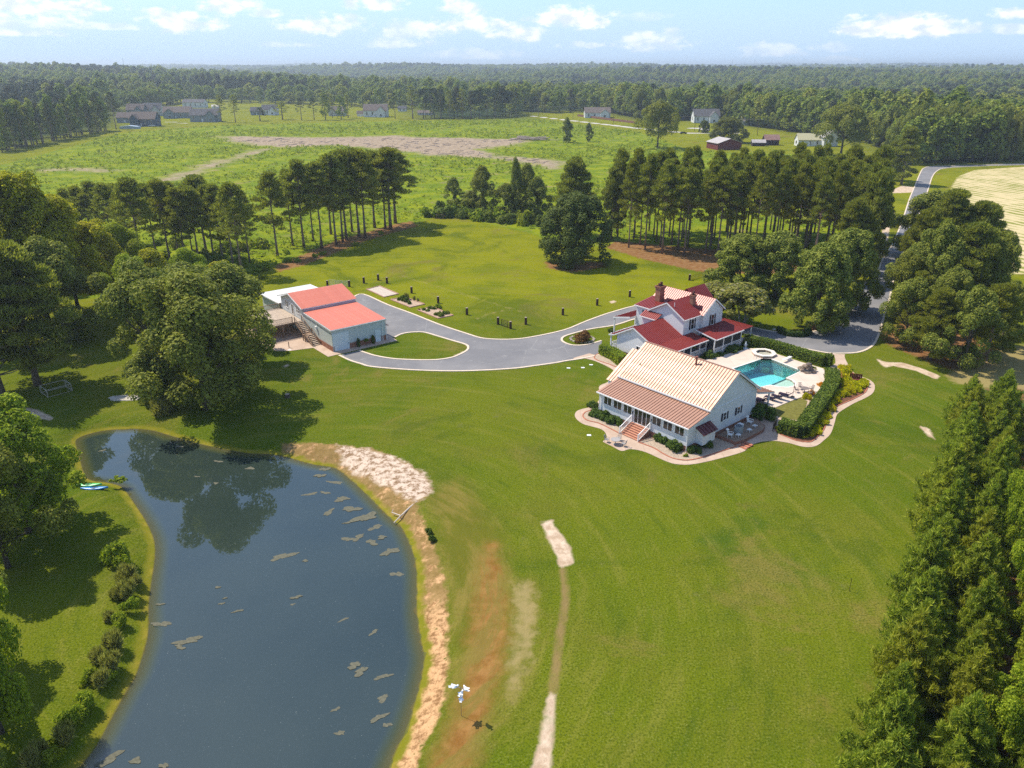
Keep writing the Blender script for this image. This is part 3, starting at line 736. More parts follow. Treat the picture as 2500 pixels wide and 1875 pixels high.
def unit(a): return a / (np.linalg.norm(a, axis=1, keepdims=True) + 1e-9)
def cards(c, nrm, su, sv, rs, axis=None):
    """leaf-sized faces at points c; nrm: facing, axis: long direction if given"""
    n = len(c)
    if axis is None:
        r = rs.normal(size=(n, 3)); u = unit(np.cross(nrm, r)); v = unit(np.cross(nrm, u))
    else:
        u = unit(axis); v = unit(np.cross(u, rs.normal(size=(n, 3))))
    k = rs.uniform(0.55, 1.45, (n, 1))
    u = u * su * k; v = v * sv * k
    return np.stack([c-u-v*.6, c+u*.15-v, c+u+v*.2, c-u*.1+v], 1).reshape(-1, 3)
def cloud(rs, clumps, per, size, bias=0.35, flat=1.0, rnd=0.6):
    """leaves on the outer shell of every clump (x,y,z,r)"""
    cl = np.array(clumps); n = len(cl)
    w = cl[:, 3]**2; w = w / w.sum()
    idx = rs.choice(n, size=per, p=w)
    d = rs.normal(size=(per, 3)); d[:, 2] += bias * 1.2; d = unit(d)
    r = cl[idx, 3:4] * (0.58 + 0.52 * rs.rand(per, 1)**0.8)
    off = d * r; off[:, 2] *= flat
    c = cl[idx, :3] + off
    nr = unit(d * 1.15 + np.array([0, 0, 0.5]) + rs.normal(size=(per, 3)) * rnd)
    return c, nr
def crown_mesh(name, m, rs, clumps, per, size, bias=0.35, flat=1.0, long=None, zmin=None):
    c, nr = cloud(rs, clumps, per, size, bias, flat)
    if zmin is not None: c[:, 2] = np.maximum(c[:, 2], zmin + rs.uniform(0, .1, len(c)))
    if long: V_ = cards(c, nr, size * long, size / long * 0.8, rs, unit(nr + np.array([0, 0, 0.7])))
    else: V_ = cards(c, nr, size, size * 0.75, rs)
    return mesh_np(name, V_, np.arange(len(V_)).reshape(-1, 4), m)
def round_clumps(rs, R, z0, z1, n, cr, lump=0.18, shape='round', inner=0.25):
    zc, hz = (z0 + z1) / 2, (z1 - z0) / 2
    out = []; ph = rs.uniform(0, 6, 6)
    for i in range(n):
        t = rs.rand(); a = rs.uniform(0, 6.283)
        if shape == 'oval': pr = min(1.0, (t + 0.30) / 0.52) * max(0.0, 1 - t**2.0)**0.62
        elif shape == 'skirt': pr = min(1.0, (t + 0.45) / 0.62) * max(0.0, 1 - t**3.0)**0.6
        else: pr = min(1.0, (t + 0.16) / 0.42)**0.7 * max(0.0, 1 - t**2.6)**0.55
        k = rs.uniform(0.78, 1.0) if rs.rand() > inner else rs.uniform(0.2, 0.7)
        lum = 1 + lump * (math.sin(3*a+ph[0]) * math.cos(7*t+ph[1]) + 0.7 * math.sin(5*a+ph[2]+6*t))
        rr = R * k * lum * pr; z = z0 + (z1 - z0) * t * (1 + lump * 0.25 * math.sin(4*a + ph[3])) 
        if rs.rand() < 0.25: rr *= 0.6; z = z0 + (z1 - z0) * max(t, 1 - 0.35 * (rr / R)**2 - rs.uniform(0, .12))
        r = cr * rs.uniform(0.65, 1.35)
        out.append((math.cos(a) * rr, math.sin(a) * rr, z, r))
    return out
def trunk_mesh(name, m, h, r, branches, lean=0.0, seed=1, top=0.15):
    rr = random.Random(seed); mb = MB(); pts = []
    for i in range(7):
        t = i / 6
        pts.append((lean * t * t * h * 0.1 + rr.uniform(-.02, .02) * h * t * 0.5, rr.uniform(-.02, .02) * h * t * 0.5, t * h - (0.3 if i == 0 else 0)))
    rad = [r * (1.35 if i == 0 else 1) * (1 - (1 - top) * (i / 6)) for i in range(7)]
    mb.tube(pts, rad, 7)
    for (z, x, y, zz, br) in branches:
        t = min(z / h, 0.999) * 6; k = int(t); f = t - k
        a = Vector(pts[k]).lerp(Vector(pts[min(k+1, 6)]), f)
        b = Vector((x, y, zz)); mid = a.lerp(b, 0.5) + Vector((0, 0, -0.06 * (b - a).length))
        mb.tube([a, mid, b], [br, br * 0.65, br * 0.2], 5, False)
    return mb.mesh(name, m, True, False)
PROTO = {}
def reg(k, H, R, trunk, crown, extra=None): PROTO[k] = (H, R, trunk, crown, extra)
def make_broad(k, seed, H, R, z0, n, cr, leaves, size, m, shape='round', bark=BARK, tr=0.42, flat=1.0, lump=0.18):
    rs = np.random.RandomState(seed); cl = round_clumps(rs, R - cr * 0.6, z0 + cr * 0.5, H - cr * 0.6, n, cr, lump, shape)
    br = []
    for i in range(0, n, max(1, n // 16)):
        x, y, z, r = cl[i]; br.append((max(z0 * 0.7, min(z * 0.55, H * 0.6)), x * 0.85, y * 0.85, z, tr * 0.38))
    reg(k, H, R, trunk_mesh('trunk', bark, H * 0.75, tr, br, seed=seed), crown_mesh('crown', m, rs, cl, leaves, size, 0.4, flat))
def make_pine(k, seed, H, R, base, n, leaves, tr=0.24, m=None, dense=1.0):
    rs = np.random.RandomState(seed); cl = []; br = []
    for i in range(n):
        t = ((i + rs.uniform(0, 1)) / n)
        z = base + (H - base - 0.8) * t
        prof = (0.62 + 0.42 * math.sin(math.pi * min(1, 0.15 + t * 0.8))) * (1 - t**2.2 * 0.72)
        if t < 0.40 and rs.rand() < 0.50: continue
        a = rs.uniform(0, 6.283); rr = R * prof * rs.uniform(0.35, 0.95)
        x, y = rr * math.cos(a), rr * math.sin(a)
        cl.append((x, y, z, rs.uniform(0.42, 0.9) * R / 3.3))
        br.append((z - 0.3 - rr * 0.35, x, y, z, tr * 0.26))
    for i in range(7):       # bare dead stubs lower down
        z = base * rs.uniform(0.5, 0.95); a = rs.uniform(0, 6.28); l = rs.uniform(0.6, 1.8)
        br.append((z, l * math.cos(a), l * math.sin(a), z + rs.uniform(-.2, .5), tr * 0.15))
    cl.append((0, 0, H - 0.8, 0.9))
    reg(k, H, R, trunk_mesh('trunk', BARKP, H * 0.95, tr, br, seed=seed, top=0.2), crown_mesh('crown', m or L_PINE, rs, cl, leaves, 0.185, 0.2, 0.55, 1.9))
def make_young(k, seed, H, R, n, leaves):
    rs = np.random.RandomState(seed); cl = []; br = []
    for i in range(n):
        t = (i + rs.rand()) / n
        z = 0.4 + (H - 1.0) * t; L = R * (1 - t)**0.8 * rs.uniform(0.65, 1.08) + 0.1; a = i * 2.4 + rs.uniform(-.3, .3)
        for q in (0.35, 0.6, 0.82, 1.0):
            cl.append((L * q * math.cos(a), L * q * math.sin(a), z + L * q * q * 0.38, (0.17 + 0.16 * (1 - t)) * (1.25 - 0.45 * q)))
        if i % 3 == 0: br.append((max(0.3, z - 0.2), L * math.cos(a), L * math.sin(a), z + L * .38, 0.03))
    for i in range(4): cl.append((0, 0, H - 0.2 - i * 0.3, 0.22))
    c, nr = cloud(rs, cl, leaves, 0.2, 0.25, 1.5)
    up = unit(nr * 0.55 + np.array([0, 0, 0.75]) + rs.normal(size=nr.shape) * 0.35)
    V_ = cards(c, nr, 0.24, 0.032, rs, up)
    reg(k, H, R, trunk_mesh('trunk', BARKP, H * 0.96, 0.10, br, seed=seed), mesh_np('crown', V_, np.arange(len(V_)).reshape(-1, 4), L_YP))
make_broad('oak', 11, 20, 10.5, 2.6, 60, 1.9, 42000, 0.20, L_OAK, tr=0.5, lump=0.36)
make_broad('oak2', 12, 19, 8.5, 1.0, 62, 1.7, 34000, 0.20, L_OAK, tr=0.45, lump=0.36)
make_broad('yellow', 13, 24, 8.0, 4.0, 80, 1.7, 36000, 0.21, L_YEL, tr=0.4, lump=0.25)
make_broad('lime', 14, 15, 7.0, 1.5, 70, 1.4, 44000, 0.155, L_LIME, tr=0.3, lump=0.3)
make_broad('olive', 24, 15, 7.0, 1.5, 70, 1.4, 44000, 0.155, L_OAK, tr=0.3, lump=0.3)
make_broad('globe', 15, 16.5, 8.5, 0.3, 170, 1.2, 46000, 0.18, leafmat('globe_leaves', (0.051, 0.083, 0.014), (0.146, 0.172, 0.034), 0.22), tr=0.4, lump=0.08, shape='skirt')
make_broad('maple', 16, 15, 7.0, 0.3, 190, 1.0, 50000, 0.165, L_MAP, tr=0.3, lump=0.08, shape='oval')
make_broad('shaggy', 17, 15, 4.5, 0.3, 60, 1.2, 20000, 0.18, L_OAK, tr=0.22, lump=0.3)
make_broad('spread', 18, 26, 13, 7, 70, 2.4, 24000, 0.30, L_OAK, tr=0.55, lump=0.25)
for i in range(4): make_pine('pine%d' % i, 30 + i, 24, 3.8 + 0.3 * (i % 3), 7.5 + 1.1 * i, 120, 7400)
make_pine('bigpine0', 40, 20, 5.4, 4.0, 150, 24000, 0.32)
make_pine('bigpine1', 41, 20, 5.0, 2.5, 160, 24000, 0.32)
make_pine('darkpine', 42, 26, 4.2, 9.0, 60, 3000, 0.30)
for i in range(5): make_young('young%d' % i, 50 + i, 7.5, 2.3, 60, 12000)
# crape myrtle: several bare stems and a pale blossoming crown
def make_crape():
    rs = np.random.RandomState(71); H, R = 8.5, 4.2
    cl = round_clumps(rs, R - 0.5, 3.0, H - 0.4, 80, 0.75, 0.12)
    mb = MB()
    for i in range(7):
        a = i * 0.9; x, y, z, r = cl[i * 9]
        mb.tube([(0.25*math.cos(a), 0.25*math.sin(a), -0.2), (0.9*math.cos(a), 0.9*math.sin(a), 2.0), (x*.8, y*.8, max(z, 4))], [0.12, 0.08, 0.03], 6)
    tm = mb.mesh('trunk', BARKG, True, False)
    cm = crown_mesh('crown', L_CRAPE, rs, cl, 11000, 0.19)
    top = [c for c in cl if c[2] > 4.2]
    fm = crown_mesh('blossom', L_FLOW, rs, [(x*1.07, y*1.07, z*1.03, r*.55) for x, y, z, r in top], 4200, 0.16, 0.9)
    reg('crape', H, R, tm, cm, ('blossom', fm))
make_crape()
SEEDN = [0]
def plant(k, base, top, wpx, label, cat='tree', group=None, name='tree', xy=None, H=None, R=None):
    """one tree of kind k standing at photograph pixel base"""
    H0, R0, tm, cm, ex = PROTO[k]
    x, y = xy if xy else P(*base)
    h = H if H else hgt(base, top)
    r = R if R else wpx * mpx(base) / 2
    SEEDN[0] += 1
    rr = random.Random(SEEDN[0] * 13 + 5)
    o = thing(name, (x, y, 0), label, cat, rr.uniform(0, 6.283), group)
    o.scale = (r / R0, r / R0, h / H0)
    link('trunk', tm, o); link('crown', cm, o)
    if ex: link(ex[0], ex[1], o)
    return o
ORD = ['first', 'second', 'third', 'fourth', 'fifth', 'sixth', 'seventh', 'eighth', 'ninth', 'tenth', 'eleventh', 'twelfth', 'thirteenth', 'fourteenth', 'fifteenth', 'sixteenth']
# --- pond corner, left
plant('oak', (505, 998), 690, 365, 'broad dark oak with a bare trunk on the north bank of the pond', name='oak_tree')
plant('oak2', (392, 935), 665, 240, 'rounded oak standing left of the broad bare-trunked oak by the pond', name='oak_tree')
plant('oak2', (575, 880), 660, 230, 'oak beside the timber deck of the blue-grey barn', name='oak_tree')
plant('olive', (470, 860), 655, 240, 'olive-green oak behind the two pond-bank oaks', name='oak_tree')
plant('shaggy', (383, 985), 855, 110, 'small drooping tree beside the ornamental grass on the pond bank', name='tree')
plant('bigpine0', (92, 940), 590, 250, 'dark cedar-like pine with thick trunk behind the swing frame', name='pine_tree')
plant('bigpine1', (6, 968), 560, 260, 'dark pine cut by the left edge of the photo above the pond', name='pine_tree')
plant('oak2', (165, 840), 600, 210, 'dark green tree right of the thick-trunked pine', name='tree')
yl = [((30, 800), 395, 260, 'tallest yellow-green tree at the left edge'), ((120, 790), 430, 210, 'yellow-green tree in front of the weedy field'), ((-70, 800), 400, 240, 'yellow-green tree half outside the left edge'),
      ((195, 770), 485, 200, 'yellow-green tree beside the first bare-trunked pines'), ((255, 745), 545, 150, 'shorter yellow-green tree left of the pine row'), ((100, 700), 455, 170, 'yellow-green tree at the back of the left wood'),
      ((-10, 850), 520, 230, 'yellow-green tree under the tallest one at the left edge')]
for b, t, w, l in yl: plant('yellow', b, t, w, l, name='tree')
for j, (b, t, w, l) in enumerate([((315, 722), 560, 140, 'light green tree left of the pine row feet'), ((395, 760), 612, 130, 'small light green tree under the pine row'), ((475, 750), 618, 120, 'leafy sapling tree behind the olive-green oak'), ((545, 730), 640, 100, 'low leafy tree at the foot of the eighth pine'), ((340, 800), 640, 150, 'yellowish leafy tree left of the olive-green oak')]):
    plant(('lime', 'yellow')[j % 2], b, t, w, l, name='tree')
# --- west bank
plant('lime', (70, 1300), 1000, 290, 'bright green tree overhanging the kayaks on the west bank', name='tree')
plant('olive', (20, 1385), 1085, 270, 'dense green tree below the bright one, west of the pond', name='tree')
plant('lime', (-20, 1180), 960, 190, 'yellow-green tree top at the left edge above the kayaks', name='tree')
plant('lime', (5, 1790), 1420, 250, 'green tree at the left edge beside the lower pond', name='tree')
plant('olive', (-90, 1640), 1350, 260, 'green tree mostly outside the left edge beside the pond', name='tree')
plant('olive', (-100, 1950), 1600, 260, 'green tree at the lower left corner', name='tree')
# --- pine row, left
row = [((213, 602), 452, 62), ((229, 606), 470, 58), ((278, 607), 444, 72), ((352, 665), 430, 88), ((417, 648), 434, 78), ((456, 655), 455, 70), ((474, 642), 450, 60), ((505, 626), 424, 92), ((523, 634), 448, 70), ((570, 652), 465, 78), ((591, 671), 442, 84)]
for i, (b, t, w) in enumerate(row):
    plant('pine%d' % (i % 4), b, t, w * 1.2, '%s pine from the left in the row behind the pond-bank oaks' % ORD[i], group='pines in the left row', name='pine_tree')
row = [((678, 627), 416, 78), ((743, 608), 386, 82), ((786, 606), 392, 72), ((821, 598), 372, 84), ((837, 591), 366, 76), ((846, 587), 361, 80), ((877, 578), 359, 84), ((892, 581), 361, 88), ((941, 558), 372, 70), ((954, 561), 357, 100), ((965, 545), 362, 96)]
for i, (b, t, w) in enumerate(row):
    plant('pine%d' % ((i * 3 + 1) % 4), b, t, w * 1.22, '%s pine from the left in the row at the upper lawn edge' % ORD[i], group='pines at the upper lawn edge', name='pine_tree')
row2 = [((245, 592), 440, 70), ((300, 600), 446, 66), ((322, 630), 452, 70), ((385, 640), 446, 70), ((438, 632), 440, 74), ((488, 652), 452, 72), ((545, 640), 446, 74), ((610, 640), 470, 60), ((180, 598), 458, 64)]
for i, (b, t, w) in enumerate(row2):
    plant('pine%d' % ((i * 2 + 1) % 4), b, t, w * 1.15, 'slender pine filling the gaps of the row behind the pond-bank oaks', group='pines filling the left row', name='pine_tree')
row3 = [((715, 600), 410, 70), ((765, 588), 400, 72), ((808, 572), 384, 76), ((860, 566), 366, 80), ((915, 556), 364, 84)]
for i, (b, t, w) in enumerate(row3):
    plant('pine%d' % ((i * 2) % 4), b, t, w * 1.15, 'slender pine just behind the row at the upper lawn edge', group='pines behind the upper lawn row', name='pine_tree')
# --- vine-hung scrub trees at the head of the lawn
scr = [((1110, 512), 440, 48), ((1179, 523), 415, 70), ((1265, 515), 428, 50), ((1287, 526), 411, 66), ((1312, 533), 440, 64), ((1236, 528), 455, 60), ((1150, 520), 470, 60), ((1258, 530), 398, 34)]
for i, (b, t, w) in enumerate(scr):
    plant('shaggy', b, t, w, '%s vine-hung tree from the left at the head of the lawn' % ORD[[0,2,5,6,7,3,1,4][i]], group='vine-hung trees at the head of the lawn', name='vine_covered_tree')
plant('globe', (1405, 642), 472, 192, 'big rounded dark tree alone on the upper lawn', name='round_tree')
plant('bigpine0', (1400, 575), 382, 108, 'broad pine behind the big rounded lawn tree', name='pine_tree')
plant('bigpine1', (1492, 586), 405, 70, 'dense pine at the left end of the pine stand', name='pine_tree')
# --- pine stand
rs_ = random.Random(8); cnt = 0; pts = []
for tries in range(4000):
    u = rs_.uniform(1495, 2125); v = rs_.uniform(560, 632 if u < 1950 else 648)
    if v > 600 + (u - 1495) * 0.11 + 8: continue
    x, y = P(u, v)
    if all((x - a)**2 + (y - b)**2 > 3.9**2 for a, b in pts):
        pts.append((x, y))
    if len(pts) >= 78: break
for i, (x, y) in enumerate(pts):
    plant('pine%d' % (i % 4), None, 0, 0, 'tall slender pine in the %s of the dense stand behind the white farmhouse' % ('front rank' if y < 196 else 'middle' if y < 210 else 'back rank'), group='pines in the stand behind the farmhouse', name='pine_tree', xy=(x, y), H=random.Random(i).uniform(21.0, 25.5), R=random.Random(i+99).uniform(3.2, 4.4))
for i, (b, t, w) in enumerate([((2105, 668), 415, 110), ((2085, 690), 500, 110), ((2120, 640), 440, 100), ((2060, 690), 480, 100)]):
    plant('bigpine%d' % (i % 2), b, t, w, ['dark pine at the right end of the stand by the drive', 'low-branched pine at the right end of the stand', 'rearmost dark pine at the right end of the stand', 'low-branched pine just behind the tall maples'][i], name='pine_tree')
# --- maples and crape myrtle by the farmhouse
plant('maple', (1800, 722), 574, 170, 'rounded maple on the lawn beyond the crape myrtle', name='maple_tree')
plant('maple', (1893, 728), 566, 150, 'maple with visible trunk in the middle of the group of maples', name='maple_tree')
plant('maple', (1988, 806), 596, 182, 'tall cone-shaped maple above the dark ring hedge', name='maple_tree')
plant('maple', (2050, 760), 560, 165, 'maple beside the driveway bend, behind the cone-shaped one', name='maple_tree')
plant('crape', (1806, 798), 697, 150, 'crape myrtle with cream blossom beside the farmhouse porch', name='crape_myrtle')
plant('crape', (1742, 772), 692, 120, 'smaller crape myrtle behind the farmhouse corner', name='crape_myrtle')
# --- dense clump right of the drive
rc = [('oak2', (2246, 632), 478, 165), ('bigpine1', (2244, 688), 545, 160), ('oak2', (2226, 745), 600, 135), ('oak2', (2205, 845), 690, 130), ('bigpine1', (2270, 878), 700, 120), ('oak2', (2350, 900), 715, 150), ('bigpine0', (2405, 880), 690, 130), ('oak2', (2195, 780), 628, 110), ('oak2', (2262, 790), 560, 150), ('bigpine1', (2340, 800), 540, 150),
      ('oak2', (2405, 800), 590, 120), ('bigpine0', (2235, 705), 505, 120), ('bigpine1', (2290, 695), 458, 150), ('bigpine0', (2362, 700), 488, 150), ('bigpine1', (2408, 715), 560, 110), ('olive', (2300, 850), 660, 120), ('bigpine1', (2225, 812), 660, 90), ('oak2', (2440, 850), 700, 100)]
rl = ['leafy tree hiding the drive at the back of the dense clump', 'broad pine hiding the drive beside the dense clump', 'leafy tree with its crown over the drive, middle of the clump', 'leafy tree at the drive edge of the dense clump', 'pine at the front of the dense clump right of the drive', 'leafy tree at the lower front of the dense clump', 'pine at the front right of the dense clump', 'leafy tree leaning over the drive', 'broad yellow-green tree in the middle of the clump', 'pine in the middle of the clump by the crop field',
      'leafy tree on the crop field side of the clump', 'pine at the back left of the clump by the drive', 'tallest dark pine at the back of the clump', 'spreading pine reaching over the crop field', 'pine at the right rear corner of the clump', 'olive-green tree between the front pines', 'slim pine behind the front leafy tree', 'leafy tree at the right end of the clump']
for (k, b, t, w), l in zip(rc, rl): plant(k, b, t, w, l + (' right of the drive' if 'drive' not in l else ''), name='tree' if 'pine' not in k else 'pine_tree')
# --- middle distance
plant('spread', (1605, 362), 250, 106, 'big spreading tree alone at the edge of the weedy field', name='tree')
plant('spread', (2052, 382), 256, 140, 'spreading tree with forked trunk beside the white farm cottage', name='tree')
plant('globe', (1776, 348), 286, 92, 'rounded tree behind the red and green barn', name='tree')
plant('bigpine1', (2200, 450), 306, 80, 'tall dark tree beside the upper drive', name='tree')
plant('bigpine0', (2172, 440), 340, 60, 'shorter dark tree left of the tall one on the upper drive', name='tree')
plant('shaggy', (1383, 348), 292, 32, 'thin tree standing in the weedy field', name='tree')
plant('shaggy', (1437, 346), 304, 20, 'narrow vine-hung stub of a tree in the weedy field', name='tree')
plant('globe', (1718, 324), 294, 30, 'small dark red-leaved tree by the white house drive', name='tree')
# --- young plantation, lower right
A0, A1 = Vector(P(2335, 1060)), Vector(P(2125, 1890))
A1 = A1 + (A1 - A0) * 0.12
d_ = (A1 - A0).normalized(); nrm_ = Vector((-d_.y, d_.x)); nrm_ = nrm_ if nrm_.x > 0 else -nrm_
Lr = (A1 - A0).length; kk = 0
for rowi, off in enumerate((0.8, 4.6, 10.2, 14.0, 18.0, 22.0, 26.0)):
    s = -8.0 + rowi * 1.0; rr = random.Random(rowi + 3)
    while s < Lr:
        p = A0 + d_ * s + nrm_ * (off + rr.uniform(-0.5, 0.5))
        kind = 'young%d' % rr.randrange(5)
        h = rr.uniform(5.4, 8.6); r = h * rr.uniform(0.33, 0.42)
        plant(kind, None, 0, 0, 'bushy young pine in the %s planted row from the lawn at the lower right' % ORD[rowi], group='young pines in the %s planted row' % ORD[rowi], name='young_pine', xy=(p.x, p.y), H=h, R=r)
        s += rr.uniform(2.4, 3.3)
for i, (b, t, w) in enumerate([((2470, 1400), 1140, 130), ((2500, 1560), 1300, 150), ((2480, 1850), 1600, 190), ((2530, 1720), 1450, 190)]):
    plant('lime', b, t, w, ['uppermost', 'second', 'lowest', 'third'][i] + ' of the bright green leafy trees along the right edge', group='leafy trees among the young pines', name='tree')
# --- shrubs -----------------------------------------------------------
def shrub_mesh(seed, m, leaves=1500, size=0.09, long=None, flat=0.8, n=16, name='shrub', cr=0.34, lump=0.1):
    rs = np.random.RandomState(seed); cl = []
    for i in range(n):
        d = rs.normal(size=3); d /= np.linalg.norm(d); d[2] = abs(d[2])
        k = rs.uniform(0.45, 0.72) * (1 + lump * rs.normal())
        cl.append((d[0]*k, d[1]*k, d[2]*k*flat + 0.12, cr))
    return crown_mesh(name, m, rs, cl, leaves, size, 0.5, 0.9, long, zmin=0.0)
SH = {'dark': shrub_mesh(1, L_DARK, 2600, 0.075), 'dark2': shrub_mesh(2, L_DARK, 2600, 0.075), 'green': shrub_mesh(3, L_HEDGE, 2200, 0.08), 'gold': shrub_mesh(4, L_GOLD, 1800, 0.10, 1.6, 0.6, lump=0.25), 'gold2': shrub_mesh(5, L_GOLD, 1800, 0.10, 1.6, 0.6, lump=0.25),
      'weed': shrub_mesh(6, L_WEED, 700, 0.13, None, 0.8, 12, lump=0.3), 'burg': shrub_mesh(7, L_BURG, 1600, 0.08), 'lime': shrub_mesh(8, L_LIME, 2200, 0.075, None, 0.8, 22, lump=0.4), 'grass': shrub_mesh(9, L_GRASSY, 1600, 0.16, 2.8, 0.9, 8), 'orange': shrub_mesh(10, leafmat('orange_leaves', (0.312, 0.138, 0.011), (0.819, 0.378, 0.023), 0.3, 2, tk=0), 900, 0.10)}
def shrub(k, xy, r, h, label, group=None, name='shrub', z=0.0):
    o = link(name, SH[k]); o.location = (xy[0], xy[1], z); o.rotation_euler = (0, 0, random.Random(int(abs(xy[0]*97+xy[1]*31))).uniform(0, 6.28))
    o.scale = (r, r, h); return props(o, label, 'shrub', group)
def hedge(spine, w, h, label, m=L_HEDGE, dens=75, size=0.10, z0=0.0, rnd=0.35):
    """clipped hedge: a solid leafy body along a line"""
    rs = np.random.RandomState(len(spine) * 7 + int(w * 10)); sp = smooth_line(spine, 4); o = thing('hedge', (*sp[len(sp)//2], z0), label, 'hedge')
    ox, oy = sp[len(sp)//2]; pts = [(p[0]-ox, p[1]-oy) for p in sp]
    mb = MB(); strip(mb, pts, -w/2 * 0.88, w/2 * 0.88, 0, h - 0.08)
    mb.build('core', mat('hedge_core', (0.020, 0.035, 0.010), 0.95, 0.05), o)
    cs, ns = [], []
    for i in range(len(pts) - 1):
        a, b = Vector(pts[i]), Vector(pts[i+1]); L = (b - a).length
        if L < 1e-4: continue
        t = (b - a) / L; nn = np.array([-t.y, t.x, 0])
        k = int(L * (w + 2 * h) * dens)
        s = rs.uniform(-0.02, L + 0.02, k); q = rs.uniform(0, w + 2 * h, k)
        side = np.where(q < h, -w/2, np.where(q > h + w, w/2, q - h - w/2)); zz = np.where(q < h, q, np.where(q > h + w, w + 2*h - q, h))
        # rounded shoulders
        edge = np.minimum(1, np.minimum(np.abs(w/2 - np.abs(side)), 1) / rnd + (zz < h - 0.01))
        zz = np.where(zz > h - rnd * 0.5, np.minimum(zz, h - 0.10 * (1 - np.clip((w/2 - np.abs(side)) / rnd, 0, 1))), zz)
        c = np.stack([a.x + t.x * s, a.y + t.y * s, zz], 1) + nn * side[:, None]
        nr = np.where((q < h)[:, None], -nn, np.where((q > h + w)[:, None], nn, np.array([0, 0, 1.0])))
        c += rs.normal(size=c.shape) * 0.045
        c[:, 2] += 0.05 * np.sin(c[:, 0] * 1.7) * np.cos(c[:, 1] * 1.3); cs.append(c); ns.append(nr)
    for e, sg in ((0, -1), (-1, 1)):
        p = Vector(pts[e]); t = (Vector(pts[1]) - Vector(pts[0])).normalized() if e == 0 else (Vector(pts[-1]) - Vector(pts[-2])).normalized()
        k = int(w * h * dens); s = rs.uniform(-w/2, w/2, k)
        c = np.stack([p.x - t.y * s, p.y + t.x * s, rs.uniform(0, h, k)], 1) + np.array([t.x, t.y, 0]) * sg * 0.03
        cs.append(c); ns.append(np.tile([t.x * sg, t.y * sg, 0], (k, 1)))
    c = np.concatenate(cs); nr = unit(np.concatenate(ns) + rs.normal(size=c.shape) * 0.55)
    V_ = cards(c, nr, size, size * 0.7, rs)
    link('foliage', mesh_np('foliage', V_, np.arange(len(V_)).reshape(-1, 4), m), o)
    return o
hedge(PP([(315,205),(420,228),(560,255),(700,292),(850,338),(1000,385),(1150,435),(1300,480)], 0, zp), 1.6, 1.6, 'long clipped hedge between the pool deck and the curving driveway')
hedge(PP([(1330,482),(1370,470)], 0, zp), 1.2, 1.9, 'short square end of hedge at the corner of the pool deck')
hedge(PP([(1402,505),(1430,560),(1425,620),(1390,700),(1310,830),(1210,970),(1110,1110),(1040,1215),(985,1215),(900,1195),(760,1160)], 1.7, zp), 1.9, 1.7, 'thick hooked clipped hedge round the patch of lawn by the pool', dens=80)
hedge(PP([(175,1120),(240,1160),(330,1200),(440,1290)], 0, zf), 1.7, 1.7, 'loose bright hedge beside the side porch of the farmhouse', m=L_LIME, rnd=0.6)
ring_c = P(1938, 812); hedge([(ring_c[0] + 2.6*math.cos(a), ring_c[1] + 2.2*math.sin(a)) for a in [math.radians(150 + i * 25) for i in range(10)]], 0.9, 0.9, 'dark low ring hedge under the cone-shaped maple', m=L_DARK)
dk_ = [((212, 775), 0.9, 1.1, 'dark shrub round the left corner of the cottage sunroom'), ((255, 860), 1.15, 1.35, 'leftmost rounded dark shrub under the cottage windows'), ((330, 895), 1.15, 1.35, 'middle rounded dark shrub left of the cottage steps'), ((440, 955), 1.25, 1.45, 'rounded dark shrub beside the left stair rail'),
       ((920, 1130), 0.85, 1.2, 'rounded dark shrub right of the cottage steps'), ((1000, 1175), 1.0, 1.3, 'middle rounded dark shrub right of the cottage steps'), ((1090, 1235), 1.15, 1.5, 'biggest rounded dark shrub near the cottage corner'),
       ((1305, 1265), 0.95, 1.2, 'rounded dark shrub at the near corner of the cottage'), ((1440, 1200), 0.95, 1.3, 'dark shrub under the bump-out of the cottage gable'), ((2040, 905), 1.75, 2.9, 'huge rounded dark shrub at the back corner of the cottage gable')]
for i, (p, r, h, l) in enumerate(dk_): shrub('dark' if i % 2 else 'dark2', P(*zg(*p)), r * 1.05, h, l)
shrub('green', P(*zg(1270, 1262)), 0.6, 0.8, 'small pale green shrub at the near corner of the cottage')
shrub('lime', P(*zg(1215, 1305)), 0.35, 0.5, 'spindly green plant in the gravel at the cottage corner')
fs_ = [((1605, 1185), 1.15, 1.5, 'rounded shrub at the end of the farmhouse porch steps'), ((1750, 1150), 0.9, 0.7, 'low shrub in the middle of the porch planting'), ((1690, 1165), 0.8, 0.7, 'low shrub left of the mound by the porch'), ((1940, 1085), 1.9, 1.25, 'wide mounded shrub in front of the farmhouse porch'), ((2090, 985), 1.5, 1.2, 'shrub at the far corner of the farmhouse porch'), ((2150, 930), 1.3, 1.1, 'shrub behind the far corner of the porch'), ((290, 830), 0.8, 0.9, 'dark shrub beside the open side porch')]
for i, (p, r, h, l) in enumerate(fs_): shrub('dark' if i % 2 else 'dark2', P(*zf(*p)), r, h, l)
shrub('burg', P(*zh(115, 535)), 1.9, 2.1, 'reddish weeping bush in a pale ring on the drive island')
gold = [(1560,540),(1590,590),(1640,640),(1580,680),(1540,735),(1610,755),(1690,740),(1770,745),(1790,700),(1560,810),(1630,820),(1700,800),(1490,860),(1560,870),(1430,900),(1470,935),(1400,960),(1360,1010),(1390,1045),(1310,1095),(1330,1140),(1260,1165),(1260,1215),(1200,1270),(1190,1330),(1120,1360),(740,1295),(800,1315),(860,1335),(930,1352),(1000,1372),(1060,1385)]
